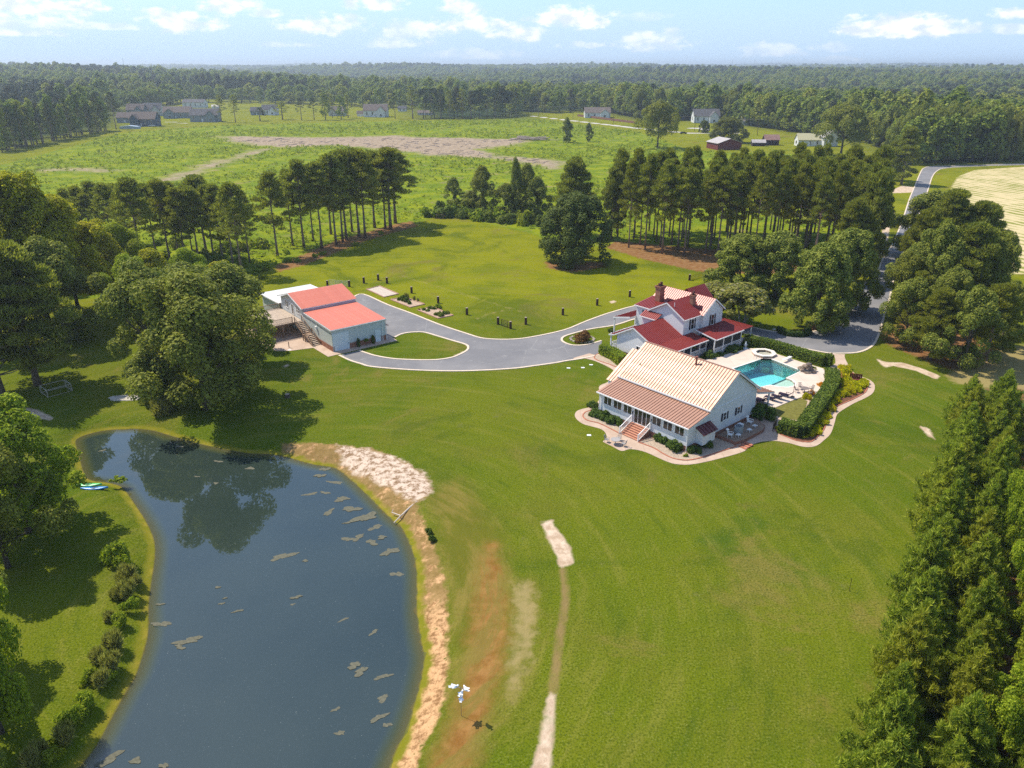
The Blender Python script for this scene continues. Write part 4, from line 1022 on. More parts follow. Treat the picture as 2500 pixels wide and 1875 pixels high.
for i, p in enumerate(gold):
    r = 1.05 if p[1] < 900 else 0.85
    if p[1] > 1280 and p[0] < 1100: r = 0.65
    shrub('gold' if i % 2 else 'gold2', P(*zp(*p)), r * random.Random(i).uniform(0.85, 1.15), r * random.Random(i+5).uniform(0.75, 1.1), 'spreading golden juniper in the bed outside the hooked hedge', 'golden junipers in the bed outside the hedge', 'juniper_shrub')
shrub('gold', P(*zp(1085, 905)), 0.75, 1.0, 'rounded golden bush at the lawn corner beside the pool deck')
shrub('orange', P(*zp(1140, 850)), 0.6, 0.9, 'orange-leaved bush behind the rounded golden bush')
shrub('orange', P(*zp(1265, 745)), 0.7, 0.8, 'orange flowering bush against the hooked hedge')
shrub('lime', P(*z5(530, 765)), 1.5, 2.6, 'big light green bush on the west bank of the pond')
wb = [('grass',(560,830),1.0),('grass',(510,915),.7),('grass',(560,900),1.0),('lime',(570,960),.9),('lime',(530,1030),1.0),('grass',(480,1010),.6),('grass',(500,1130),1.0),('grass',(430,1190),.8),('grass',(490,1220),1.0),('lime',(400,1270),.9),('grass',(450,1285),.8),('lime',(470,1270),.7),('lime',(380,1390),1.1),('lime',(310,1460),1.1),('grass',(290,1530),.9),('grass',(170,1600),.8),('lime',(215,1625),.9),('grass',(140,1650),.9),('grass',(540,850),.8),('grass',(600,850),.6)]
for i, (k, p, r) in enumerate(wb): shrub(k, P(*z5(*p)), r * 0.85, r * 1.25, 'tuft of tall grass in the planted strip on the west bank' if k == 'grass' else 'leafy green bush in the planted strip on the west bank', 'grass tufts and bushes on the west bank', 'grass_tuft' if k == 'grass' else 'shrub')
shrub('grass', P(398, 1008), 1.6, 1.8, 'big arching grass clump on the north bank of the pond', name='grass_tuft')
shrub('dark', P(1046, 1302), 0.5, 0.7, 'small dark bush on the east bank below the driftwood')
shrub('dark2', P(1054, 1318), 0.45, 0.6, 'lower of two small dark bushes on the east bank')
shrub('weed', P(*z6(220, 555)), 0.8, 0.6, 'scrubby plant at the water edge beside the kayaks')
lb = [(1050,528),(1068,525),(1088,530),(1104,528),(1125,533),(1142,530),(1160,537),(1178,534),(1195,541),(1215,538),(1235,545),(1255,541),(1275,548),(1297,545),(1320,552),(1340,556),(1075,517),(1110,518),(1145,520),(1300,535)]
for i, p in enumerate(lb): shrub('weed' if i % 3 == 0 else 'green' , P(*p), random.Random(i).uniform(2.0, 3.6), random.Random(i+3).uniform(2.6, 4.6), 'bushy scrub under the vine-hung trees at the head of the lawn', 'scrub bushes at the head of the lawn', 'shrub')
sm = [(770,628),(788,622),(868,600),(705,640),(726,640),(930,572),(650,660),(640,690-10),(695,640),(700,620)]
for i, p in enumerate(sm): shrub('weed', P(*p), 0.9, 1.1, 'small bush in the strip at the feet of the lawn-edge pines', 'bushes at the feet of the lawn-edge pines', 'shrub')
ur = random.Random(31)
for i in range(46):
    u = ur.uniform(250, 640); v = ur.uniform(600, 690) - (u - 250) * 0.03
    shrub('lime' if i % 3 == 0 else 'weed', P(u, v), ur.uniform(1.6, 3.0), ur.uniform(1.4, 3.2), 'leafy bush in the undergrowth beneath the left pine row', 'bushes in the undergrowth beneath the left pines')
# --- weeds of the cut-over field: a mass nobody could count
def weeds():
    rs = np.random.RandomState(5)
    x = rs.uniform(-420, 330, 60000); y = 150 + (rs.rand(60000)**1.5) * 560
    d = sdist(x, y, ROUGH); dm = np.minimum(sdist(x, y, MUD), ldist(x, y, MUDL[0][0]) - 3)
    s2 = np.minimum(sdist(x, y, STRAW[0]), sdist(x, y, STRAW[1]))
    nz_ = np.sin(x*0.11+1)*np.cos(y*0.07)+np.sin(x*0.031-y*0.043)
    vis = np.abs(x) < y * 0.75
    ok = (d < -1.5) & (dm > 2) & (s2 > 1) & vis & (nz_ + rs.normal(size=60000)*0.8 > -0.2)
    x, y = x[ok], y[ok]; n = len(x)
    big = rs.rand(n)**5
    k = 7
    s = (0.38 + 1.0 * big + (y / 650) * 0.4)[:, None]
    off = rs.normal(size=(n, k, 3)) * np.array([0.55, 0.55, 0.0]); off[:, :, 2] = np.abs(rs.normal(size=(n, k))) * 0.38 + 0.15
    c = (np.stack([x, y, np.zeros(n)], 1)[:, None] + off * s[:, :, None]).reshape(-1, 3)
    nr = unit(rs.normal(size=c.shape) * 0.7 + np.array([0, 0, 0.8]))
    su = np.repeat(s[:, 0], k)[:, None] * 0.42
    r = rs.normal(size=(len(c), 3)); u = unit(np.cross(nr, r)) * su; v = unit(np.cross(nr, u)) * su * 0.8
    V_ = np.stack([c-u-v*.6, c+u*.15-v, c+u+v*.2, c-u*.1+v], 1).reshape(-1, 3)
    props(link('field_weeds', mesh_np('field_weeds', V_, np.arange(len(V_)).reshape(-1, 4), L_WEED)), kind='stuff')
    # lighter undergrowth beneath the left pines
weeds()
def sticks():
    rs = random.Random(4); mb = MB()
    for i in range(700):
        u = rs.uniform(540, 1370); v = rs.uniform(333, 402); x, y = P(u, v)
        px, py = np.array([x]), np.array([y])
        if sdist(px, py, MUD)[0] > -1: continue
        a = rs.uniform(0, 3.14); l = rs.uniform(0.8, 3.2)
        mb.bar((x-l*math.cos(a), y-l*math.sin(a), 0.12), (x+l*math.cos(a), y+l*math.sin(a), rs.uniform(0.1, 0.5)), rs.uniform(0.12, 0.3))
    props(mb.build('logging_debris', mat('dead_wood', (0.40, 0.32, 0.26), 0.9, 0.1, var=0.4)), kind='stuff')
sticks()
# ------------------------------------------------------------------ building materials
def siding_mat(name, c, pitch=0.16, vertical=False, axis2=False):
    m, nt = newmat(name)
    tc = nt.new('ShaderNodeTexCoord').outputs['Object']
    sp = nt.new('ShaderNodeSeparateXYZ'); nt.l.new(tc, sp.inputs[0])
    co = nt.math('ADD', sp.outputs[0], sp.outputs[1]) if vertical else sp.outputs[2]
    fr = nt.math('FRACT', nt.math('DIVIDE', co, pitch))
    line = nt.sstep(fr, 0.90, 0.99)
    n = nt.noise(tc, 1.1, 4, 0.6); n2 = nt.noise(tc, 8, 3, 0.6)
    col = nt.mix(nt.sstep(n, 0.3, 0.75), c, tuple(x * 0.90 for x in c))
    col = nt.mix(nt.sstep(n2, 0.55, 0.8, 0, 0.12), col, tuple(x * 0.7 for x in c))
    col = nt.mix(nt.math('MULTIPLY', line, 0.30), col, tuple(x * 0.45 for x in c))
    finish(nt, princ(nt, col, 0.5, 0.35, 0, nt.bump(nt.math('SUBTRACT', 1.0, fr), 0.25, 0.02))); return m
W_SID = siding_mat('white_clapboard', (0.74, 0.75, 0.76))
B_SID = siding_mat('pale_blue_metal_siding', (0.53, 0.59, 0.58), 0.3, True)
B_SID2 = siding_mat('pale_lapboard', (0.60, 0.64, 0.66), 0.2)
W_TRIM = mat('white_trim', (0.80, 0.79, 0.78), 0.5, 0.4, var=0.05)
DARKSHUT = mat('navy_shutter_paint', (0.010, 0.014, 0.035), 0.5, 0.4, var=0.1)
IRON = mat('dark_iron', (0.02, 0.02, 0.02), 0.5, 0.4)
def brick_mat():
    m, nt = newmat('red_brick')
    tc = nt.new('ShaderNodeTexCoord').outputs['Object']
    sp = nt.new('ShaderNodeSeparateXYZ'); nt.l.new(tc, sp.inputs[0])
    cv = nt.new('ShaderNodeCombineXYZ'); nt.put(cv.inputs[0], nt.math('ADD', sp.outputs[0], sp.outputs[1])); nt.put(cv.inputs[1], sp.outputs[2])
    b = nt.new('ShaderNodeTexBrick'); nt.l.new(cv.outputs[0], b.inputs['Vector']); b.inputs['Scale'].default_value = 1.0
    b.inputs['Brick Width'].default_value = 0.22; b.inputs['Row Height'].default_value = 0.075; b.inputs['Mortar Size'].default_value = 0.008
    b.inputs['Color1'].default_value = (0.25, 0.085, 0.050, 1); b.inputs['Color2'].default_value = (0.34, 0.14, 0.085, 1); b.inputs['Mortar'].default_value = (0.36, 0.27, 0.21, 1)
    col = nt.mix(nt.sstep(nt.noise(tc, 2, 4), 0.4, 0.75, 0, 0.4), b.outputs[0], (0.14, 0.06, 0.045))
    finish(nt, princ(nt, col, 0.9, 0.15, 0, nt.bump(b.outputs['Fac'], -0.3, 0.02))); return m
BRICK = brick_mat()
def roof_mat(name, c, rough=0.34, metal=0.35, fade=(0.5, 0.3, 0.25), fk=0.25, spec=0.6):
    m, nt = newmat(name)
    tc = nt.new('ShaderNodeTexCoord').outputs['Object']; oi = nt.new('ShaderNodeObjectInfo').outputs['Random']
    mp = nt.new('ShaderNodeMapping'); nt.l.new(tc, mp.inputs[0]); mp.inputs['Scale'].default_value = (0.7, 3.0, 0.7)
    n = nt.noise(mp.outputs[0], 1.0, 5, 0.65)
    col = nt.mix(nt.sstep(n, 0.35, 0.8, 0, fk), c, fade)
    col = nt.mix(nt.sstep(oi, 0, 1, 0, 0.25), col, tuple(x * 0.75 for x in c))
    r = nt.sstep(n, 0.3, 0.8, rough * 0.85, rough * 1.25)
    finish(nt, princ(nt, col, r, spec, metal, nt.bump(nt.noise(tc, 1.5, 3, 0.5), 0.10, 0.05))); return m
R_COT = roof_mat('copper_brown_metal', (0.44, 0.235, 0.150), 0.46, 0.12, spec=0.75)
SEAM = mat('brown_seam_shade', (0.37, 0.19, 0.125), 0.6, 0.3)  # brown darkened to paint in the shadow along the cottage roof ribs
SEAMR_SHADE = mat('dark_red_seam_shade', (0.13, 0.014, 0.014), 0.6, 0.3)  # red darkened to paint in the shadow along the farmhouse roof ribs
R_RED = roof_mat('red_metal', (0.33, 0.050, 0.040), 0.33, 0.10, (0.42, 0.12, 0.10), 0.25)
R_BARN = roof_mat('coral_metal', (0.60, 0.165, 0.105), 0.55, 0.0, (0.66, 0.28, 0.20), 0.4, 0.35)
R_WHT = roof_mat('white_metal', (0.72, 0.71, 0.68), 0.5, 0.0, (0.60, 0.57, 0.52), 0.5, 0.4)
def glass_mat():
    m, nt = newmat('window_glass')
    tc = nt.new('ShaderNodeTexCoord').outputs['Object']
    col = nt.mix(nt.sstep(nt.noise(tc, 1.3, 3), 0.35, 0.7), (0.012, 0.015, 0.016), (0.06, 0.055, 0.045))
    finish(nt, princ(nt, col, 0.06, 0.6)); return m
GLASS = glass_mat()
WOOD = mat('deck_timber', (0.27, 0.18, 0.12), 0.85, 0.15, var=0.3, scale=2, bump=0.3)
WOODL = mat('sunlit_deck_boards', (0.46, 0.37, 0.29), 0.85, 0.15, var=0.2, scale=2, bump=0.3)
POSTM = mat('dark_post_timber', (0.075, 0.042, 0.030), 0.9, 0.1, var=0.4, scale=3, bump=0.5)
POSTT = mat('post_top', (0.38, 0.30, 0.24), 0.9, 0.1)
GRAVEL = mat('pea_gravel', (0.46, 0.36, 0.27), 0.95, 0.1, var=0.35, scale=6, bump=0.8)
EDGE = mat('brick_edging', (0.40, 0.15, 0.09), 0.9, 0.15, var=0.35, scale=3, bump=0.3)
PLAST = mat('white_resin', (0.78, 0.77, 0.74), 0.45, 0.4, var=0.05)

def panels(parent, quad, m, spacing=0.5, thick=0.05, rib=0.07, ribw=0.05, name='roof_panel', seam=None):
    """standing-seam roof plane. quad: eave_a, eave_b, top_b, top_a (3-D, local); sheets run from eave to top"""
    e0, e1, t1, t0 = [Vector(p) for p in quad]
    u = (e1 - e0).normalized(); nrm = u.cross(t0 - e0).normalized()
    if nrm.z < 0: nrm = -nrm
    w = nrm.cross(u); w = w if w.dot(t0 - e0) > 0 else -w
    P2 = [((p - e0).dot(u), (p - e0).dot(w)) for p in (e0, e1, t1, t0)]
    lo, hi = min(p[0] for p in P2), max(p[0] for p in P2)
    def clip(poly, a, sgn):
        out = []
        for i in range(len(poly)):
            p, q = poly[i], poly[(i+1) % len(poly)]
            dp, dq = sgn*(p[0]-a), sgn*(q[0]-a)
            if dp >= 0: out.append(p)
            if dp * dq < 0:
                t = dp / (dp - dq); out.append((p[0]+(q[0]-p[0])*t, p[1]+(q[1]-p[1])*t))
        return out
    n = max(1, round((hi - lo) / spacing)); sp = (hi - lo) / n; cache = {}
    for i in range(n):
        a, b = lo + i * sp, lo + (i + 1) * sp
        pl = clip(clip(P2, a, 1), b, -1)
        if len(pl) < 3: continue
        key = tuple((round(p[0] - a, 3), round(p[1], 3)) for p in pl)
        if key not in cache:
            mb = MB(); k = len(pl)
            pts = [u * (p[0] - a) * 1.0 + w * p[1] for p in pl]
            mb.add([p - nrm * thick for p in pts] + [p for p in pts], [tuple(range(k))[::-1], tuple(range(k, 2*k))] + [(j, (j+1) % k, (j+1) % k + k, j + k) for j in range(k)])
            ys = [p[1] for p in pl if abs(p[0] - a) < 1e-4]
            if len(ys) >= 2 and max(ys) - min(ys) > 0.05:
                y0, y1 = min(ys), max(ys)
                nf = len(mb.f); mb.bar(u * (ribw / 2) + w * y0 + nrm * rib / 2, u * (ribw / 2) + w * y1 + nrm * rib / 2, ribw, rib)
            me_ = mb.mesh(name, m)
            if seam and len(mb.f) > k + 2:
                me_.materials.append(seam)  # rib faces take a darker colour in place of the seam shadow
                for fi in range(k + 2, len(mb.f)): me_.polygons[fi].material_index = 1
            cache[key] = me_
        link(name, cache[key], parent, tuple(e0 + u * a))
def wbox(mb, o, ud, nd, a, b, z0, z1, d0, d1):
    """box on a wall: a..b along ud, d0..d1 along the outward normal nd, from origin o"""
    vs = []
    for d in (d0, d1):
        for s, z in ((a, z0), (b, z0), (b, z1), (a, z1)):
            vs.append((o[0] + ud[0]*s + nd[0]*d, o[1] + ud[1]*s + nd[1]*d, z))
    mb.add(vs, [(0,1,2,3),(7,6,5,4),(0,4,5,1),(1,5,6,2),(2,6,7,3),(3,7,4,0)])
def window(parent, o, ud, nd, a, b, z0, z1, lights=1, rows=1, shut=0.0, sm=None, name='window', trim=None):
    fw = 0.09; mb = MB(); tm = trim or W_TRIM
    wbox(mb, o, ud, nd, a - fw, b + fw, z1, z1 + fw * 1.3, 0.0, 0.07); wbox(mb, o, ud, nd, a - fw, b + fw, z0 - fw, z0, 0.0, 0.09)
    wbox(mb, o, ud, nd, a - fw, a, z0, z1, 0.0, 0.07); wbox(mb, o, ud, nd, b, b + fw, z0, z1, 0.0, 0.07)
    for i in range(1, lights):
        c = a + (b - a) * i / lights; wbox(mb, o, ud, nd, c - 0.035, c + 0.035, z0, z1, 0.0, 0.06)
    for j in range(1, rows):
        c = z0 + (z1 - z0) * j / rows; wbox(mb, o, ud, nd, a, b, c - 0.02, c + 0.02, 0.0, 0.05)
    w = mb.build(name, tm, parent)
    for i in range(lights):
        g = MB(); a0 = a + (b - a) * i / lights; b0 = a + (b - a) * (i + 1) / lights
        wbox(g, o, ud, nd, a0 + 0.036, b0 - 0.036, z0 + 0.003, z1 - 0.003, 0.004, 0.025); g.build('pane', GLASS, w)
    if shut:
        for a0, b0 in ((a - fw - 0.02 - shut, a - fw - 0.02), (b + fw + 0.02, b + fw + 0.02 + shut)):
            s = MB(); wbox(s, o, ud, nd, a0, b0, z0 - 0.04, z1 + 0.04, 0.003, 0.05); s.build('shutter', sm or DARKSHUT, w)
    return w
def door(parent, o, ud, nd, a, b, z0, z1, m, glass=False):
    mb = MB(); fw = 0.08
    wbox(mb, o, ud, nd, a - fw, b + fw, z1, z1 + fw, 0, 0.06); wbox(mb, o, ud, nd, a - fw, a, z0, z1, 0, 0.06); wbox(mb, o, ud, nd, b, b + fw, z0, z1, 0, 0.06)
    wbox(mb, o, ud, nd, a, b, z0, z1, 0.002, 0.04)
    d = mb.build('door', m, parent)
    if glass:
        g = MB(); wbox(g, o, ud, nd, a + 0.14, b - 0.14, z0 + 0.22, z1 - 0.14, 0.042, 0.05); g.build('pane', GLASS, d)
    h = MB(); wbox(h, o, ud, nd, b - 0.12, b - 0.08, z0 + 0.9, z0 + 1.1, 0.04, 0.09); h.build('handle', IRON, d)
    return d
def railing(parent, a, b, h=0.95, m=None, gap=0.14, posts=True, name='railing', mid=True):
    """rail with balusters from a to b (3-D feet)"""
    a, b = Vector(a), Vector(b); mb = MB(); up = Vector((0, 0, 1)); m = m or W_TRIM
    mb.bar(a + up * h, b + up * h, 0.09, 0.07); mb.bar(a + up * 0.12, b + up * 0.12, 0.06)
    L = Vector((b.x - a.x, b.y - a.y)).length; n = max(1, int(L / gap))
    for i in range(1, n):
        p = a.lerp(b, i / n); mb.bar(p + up * 0.12, p + up * h, 0.04)
    if posts:
        for p in (a, b): mb.bar(p, p + up * (h + 0.12), 0.12)
    return mb.build(name, m, parent)
N0 = Vector((*P(*zg(1222, 1258)), 0)); ANG = math.radians(41)
def L2W(x, y, o=None, ang=ANG):
    o = o or N0
    return (o[0] + x*math.cos(ang) - y*math.sin(ang), o[1] + x*math.sin(ang) + y*math.cos(ang))
# ------------------------------------------------------------------ the cottage
cot = thing('cottage', tuple(N0), 'single-storey white cottage with copper-brown metal roof and long sunroom, in front of the pool', 'house', ANG)
mb = MB().box(0, 4, 0.05, 15.0, 0.8, 3.45)
mb.wall([(0, 3.45), (4.0, 4.28), (4.0, 3.45)], 'y', 0.06, 14.99); mb.build('sunroom_wall', W_SID, cot)
MB().wall([(4, 0.8), (15, 0.8), (15, 4.45), (9.6, 8.25), (4, 4.6)], 'y', 0.05, 15.0).build('wall', W_SID, cot)
MB().box(0.03, 14.97, 0.08, 14.97, -0.1, 0.8).build('foundation', BRICK, cot)
rf = link('roof', MB().box(4.05, 15.05, -0.02, 15.1, 4.40, 4.42).mesh('roof', W_TRIM), cot)
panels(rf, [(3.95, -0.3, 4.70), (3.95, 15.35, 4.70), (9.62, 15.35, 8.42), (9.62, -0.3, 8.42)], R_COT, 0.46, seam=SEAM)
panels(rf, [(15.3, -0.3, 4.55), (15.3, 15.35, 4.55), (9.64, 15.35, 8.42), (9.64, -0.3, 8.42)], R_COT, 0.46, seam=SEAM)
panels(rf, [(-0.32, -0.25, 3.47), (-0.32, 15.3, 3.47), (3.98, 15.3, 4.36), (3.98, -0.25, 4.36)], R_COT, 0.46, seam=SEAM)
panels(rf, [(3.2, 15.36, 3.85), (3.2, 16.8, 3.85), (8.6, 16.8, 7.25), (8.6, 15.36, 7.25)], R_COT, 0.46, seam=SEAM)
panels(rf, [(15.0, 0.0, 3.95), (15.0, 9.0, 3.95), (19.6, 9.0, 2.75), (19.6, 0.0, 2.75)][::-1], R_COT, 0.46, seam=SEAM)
MB().wall([(3.4, 0.8), (8.4, 0.8), (8.4, 7.0), (3.4, 3.8)], 'y', 15.1, 16.6).build('end_wing_wall', W_SID, cot)
mb = MB()   # ridge cap, fascia and gutters
mb.bar((9.63, -0.32, 8.46), (9.63, 15.37, 8.46), 0.22, 0.06); mb.build('ridge_cap', R_COT, rf)
mb = MB()
mb.bar((3.86, -0.28, 4.60), (3.86, 15.33, 4.60), 0.14, 0.14); mb.bar((-0.42, -0.25, 3.40), (-0.42, 15.3, 3.40), 0.14, 0.14); mb.bar((15.4, -0.28, 4.45), (15.4, 15.3, 4.45), 0.14, 0.14)
mb.build('gutter', W_TRIM, rf)
for y0 in (-0.30, 15.34): MB().bar((3.95, y0, 4.56), (9.63, y0, 8.30), 0.05, 0.2).bar((15.3, y0, 4.42), (9.63, y0, 8.30), 0.05, 0.2).build('barge_board', W_TRIM, rf)
mb = MB()
mb.bar((-0.3, -0.26, 3.34), (4.0, -0.26, 4.24), 0.05, 0.16); mb.bar((15.0, -0.05, 3.80), (19.6, -0.05, 2.60), 0.06, 0.2); mb.bar((19.55, 0, 2.66), (19.55, 9, 2.66), 0.1, 0.18)
mb.build('trim', W_TRIM, rf)
for y0 in (0.3, 4.5, 8.7): MB().bar((18.8, y0, 0), (18.8, y0, 2.75), 0.2).build('porch_post', W_TRIM, cot)
for x0, y0, z0, z1 in ((-0.16, 0.0, 0.0, 3.4), (-0.14, 14.9, 0.2, 3.4), (3.84, 0.15, 4.3, 4.6), (3.84, 14.9, 4.3, 4.6)): MB().tube([(x0, y0, z0), (x0, y0, z1)], 0.055, 6).build('downspout', W_TRIM, cot)
WF = ((0.05, 0, 0), (0, 1, 0), (-1, 0, 0))
for a, b in ((12.82, 14.15), (11.02, 12.4), (9.22, 10.6), (4.30, 5.68), (2.5, 3.88), (0.65, 2.05)): window(cot, (0, 0, 0), (0, 1), (-1, 0), a, b, 1.98, 3.22, 2)
for a, b in ((6.05, 7.32), (7.42, 8.72)):
    fd = window(cot, (0, 0, 0), (0, 1), (-1, 0), a, b, 1.12, 3.15, 2, name='french_door')
for y0 in (5.82, 8.97):
    l = MB().box(-0.14, -0.02, y0 - .05, y0 + .05, 2.5, 2.58); l.cyl(-0.12, y0, 2.25, 2.5, 0.07, 0.1, 6); l.build('wall_lantern', IRON, cot)
for c, w_ in ((7.78, 0.62), (10.95, 0.62)): window(cot, (0, 0.05, 0), (1, 0), (0, -1), c - w_/2, c + w_/2, 2.10 if c < 9 else 2.0, 3.12 if c < 9 else 3.02, 1, 2, 0.36)
mb = MB().box(1.7, 4.3, -1.05, 0.04, 0.75, 2.35); mb.wall([(-1.05, 2.35), (0.04, 2.35), (0.04, 2.95)], 'x', 1.7, 4.3); bo = mb.build('bump_out', W_SID, cot)
panels(bo, [(1.45, -1.3, 2.27), (4.55, -1.3, 2.27), (4.55, 0.03, 3.02), (1.45, 0.03, 3.02)], roof_mat('dark_maroon_metal', (0.12, 0.018, 0.020), 0.5, 0.2), 0.62)
st = link('front_steps', MB().box(-0.02, 0.0, 6.02, 8.93, 0.0, 1.0).mesh('front_steps', BRICK), cot)
for i in range(7):
    z1 = 1.05 - i * 0.15; x1 = -0.005 - i * 0.34
    s = MB().box(x1 - 0.335, x1, 5.98, 8.97, 0, z1 - 0.05); s.build('riser', BRICK, st)
    MB().box(x1 - 0.36, x1 - 0.005, 5.95, 9.0, z1 - 0.05, z1).build('tread', mat('brick_tread', (0.48, 0.22, 0.14), 0.85, 0.2, var=0.25, scale=4), st)
for y0 in (5.9, 9.05): railing(cot, (-2.42, y0, 0.02), (-0.1, y0, 1.1), 0.95, gap=0.2, name='stair_rail')
v = MB(); v.cyl(8.75, 5.9, 7.55, 8.9, 0.13, 0.13, 8); v.cyl(8.75, 5.9, 8.9, 9.05, 0.2, 0.2, 8); v.build('vent_pipe', mat('rusty_pipe', (0.26, 0.09, 0.06), 0.7, 0.3), rf)
for x0, y0 in ((6.3, 13.4), (5.7, 2.7), (12.5, 4)): 
    zz = 4.70 + (x0 - 3.95) * 0.656 if x0 < 9.6 else 6.3
    MB().cyl(x0, y0, zz - 0.1, zz + 0.28, 0.05, 0.05, 6).build('vent_stub', IRON, rf)
# gravel beds with brick edging
def bed(name, pts, m, edgem, label, cat='garden bed', h=0.10, ew=0.16, closed=True):
    c = pts[len(pts)//3]; o = thing(name, (c[0], c[1], 0), label, cat); rp = [(p[0]-c[0], p[1]-c[1]) for p in pts]
    MB().prism(rp, -0.02, 0.055).build('fill', m, o)
    if edgem:
        e = MB(); rr_ = rp + ([rp[0]] if closed else []); strip(e, rr_, -ew/2, ew/2, -0.02, h); e.build('edging', edgem, o)
    return o
bedL = smooth_line(PP([(250,720),(205,800),(130,825),(102,870),(150,915),(270,945),(400,1005),(505,1062)], 0, zg), 3) + [L2W(-0.1, 9.1), L2W(-0.1, 15.0)]
bed('gravel_bed', bedL, GRAVEL, EDGE, 'pale gravel bed with brick edge along the left half of the cottage front')
bedR = smooth_line(PP([(700,1150),(780,1180),(880,1220),(960,1270),(1060,1320),(1180,1345),(1280,1340),(1400,1312),(1560,1262),(1760,1195)], 0, zg), 3) + PP([(1690,1150),(1580,1100)], 0, zg) + [L2W(6.2, 0.0), L2W(0, 0), L2W(-0.1, 5.85)]
bed('gravel_bed', bedR, GRAVEL, EDGE, 'pale gravel bed with brick edge round the near corner of the cottage')
bedH = smooth_line(PP([(235,215),(225,240),(260,265),(330,290),(390,310),(470,340),(560,330),(600,240),(500,200),(330,160)], 0, zg), 2)
bed('gravel_bed', bedH, GRAVEL, EDGE, 'gravel bed with curved brick edge under the loose bright hedge')
ter = thing('terrace', (*L2W(9.5, -1.4), 0), 'raised gravel terrace with brick retaining wall under the cottage gable', 'terrace')
tp = [L2W(6.2, -0.0), L2W(6.2, -2.9)] + PP([(1840,1150),(1950,1090),(2050,1035),(2068,990),(2010,950)], 0.1, zg) + [L2W(15.2, -0.05)]
rp = [(p[0]-ter.location.x, p[1]-ter.location.y) for p in tp]
MB().prism(rp, 0, 0.40).build('retaining_wall', BRICK, ter); 
cx = sum(p[0] for p in rp)/len(rp); cy = sum(p[1] for p in rp)/len(rp)
MB().prism([(cx+(x-cx)*0.96, cy+(y-cy)*0.94) for x, y in rp], 0.402, 0.43).build('gravel_top', mat('brown_gravel', (0.30, 0.21, 0.15), 0.95, 0.1, var=0.4, scale=7, bump=0.8), ter)
stp = thing('garden_steps', (*P(*zg(1830, 1195)), 0), 'three low brick-edged steps in the walk below the gravel terrace', 'steps')
for i in range(3):
    a = Vector(P(*zg(1775 + i*32, 1195 - i*16))); b = Vector(P(*zg(1855 + i*32, 1232 - i*16))); o2 = Vector(stp.location[:2]); t = (b - a).normalized(); n2 = Vector((-t.y, t.x)) * 0.42
    s = MB().add([(*(a - o2), 0.03), (*(b - o2), 0.03), (*(b - o2 + n2), 0.03), (*(a - o2 + n2), 0.03)] + [(*(q), 0.10 + i * 0.05) for q in (a - o2, b - o2, b - o2 + n2, a - o2 + n2)], [(0,1,2,3),(4,5,6,7),(0,1,5,4),(1,2,6,5),(2,3,7,6),(3,0,4,7)])
    s.build('step', EDGE, stp)
# juniper bed
jb = smooth_line(PP([(1530,540),(1640,560),(1760,640),(1835,700),(1852,760),(1822,822),(1740,872),(1640,922),(1500,982),(1420,1032),(1372,1092),(1342,1180),(1302,1290),(1250,1352),(1200,1402),(1150,1442),(1090,1452),(950,1432),(850,1392),(750,1352),(690,1300)], 0, zp), 2) + PP([(760,1270),(1060,1340),(1200,1130),(1400,850),(1500,700)], 0, zp)
bed('juniper_bed', jb, mat('bark_mulch', (0.16, 0.075, 0.045), 0.95, 0.1, var=0.4, scale=5, bump=0.8), EDGE, 'curved mulch bed with brick edge outside the hooked hedge')
lawnp = PP([(640,1040),(880,938),(1010,890),(1095,930),(1060,1060),(990,1170),(880,1160),(730,1130),(660,1080)], 0.03, zp)
lp = MB().prism(lawnp, 0.0, 0.06).build('lawn_patch', None); lp.data.materials.append(mat('short_dry_grass', (0.16, 0.15, 0.035), 0.95, 0.1, var=0.3, scale=2, bump=0.4)); props(lp, kind='structure')
# ------------------------------------------------------------------ the farmhouse
FO = (33, 28); fw_ = L2W(*FO)
fh = thing('farmhouse', (*fw_, 0), 'two-storey white farmhouse with red metal roofs and brick chimneys, beyond the cottage', 'house', ANG)
class Off(MB):
    def mesh(s, name, m, smooth=False, fix=True):
        s.v = [(p[0]-FO[0], p[1]-FO[1], p[2]) for p in s.v]; return super().mesh(name, m, smooth, fix)
def fo(*ps): return [(p[0]-FO[0], p[1]-FO[1], p[2]) for p in ps]
Off().wall([(22.0, 0.3), (33.2, 0.3), (33.2, 5.95), (33.2, 6.0), (22.0, 6.0)], 'x', 33.0, 38.6).build('main_wall', W_SID, fh)
Off().wall([(33.0, 6.0), (38.6, 6.0), (35.8, 8.05)], 'y', 22.0, 33.2).build('gable_wall', W_SID, fh)
Off().wall([(22.65, 0.3), (29.8, 0.3), (29.8, 6.0), (26.2, 7.95), (22.65, 6.0)], 'x', 28.5, 33.0).build('wing_wall', W_SID, fh)
Off().box(29.0, 33.0, 29.8, 33.25, 0.3, 5.95).wall([(29.0, 5.95), (33.0, 5.95), (33.0, 6.5)], 'y', 29.81, 33.2).build('side_wall', W_SID, fh)
Off().wall([(22.7, 0.3), (30.5, 0.3), (30.5, 3.0), (26.95, 4.95), (22.7, 3.1)], 'x', 21.0, 28.5).build('rear_wall', W_SID, fh)
Off().wall([(27.3, 5.0), (28.5, 5.0), (28.5, 5.55)], 'y', 27.45, 30.6).box(27.3, 28.5, 27.45, 30.6, 3.0, 5.0).build('small_upper_wall', W_SID, fh)
Off().box(21.05, 28.5, 22.75, 30.45, -0.1, 0.3).box(28.5, 38.5, 22.1, 33.1, -0.1, 0.3).build('foundation', BRICK, fh)
fr = link('roof', Off().box(33.1, 38.5, 22.1, 33.1, 5.96, 5.98).mesh('roof', W_TRIM), fh)
T = 0.5
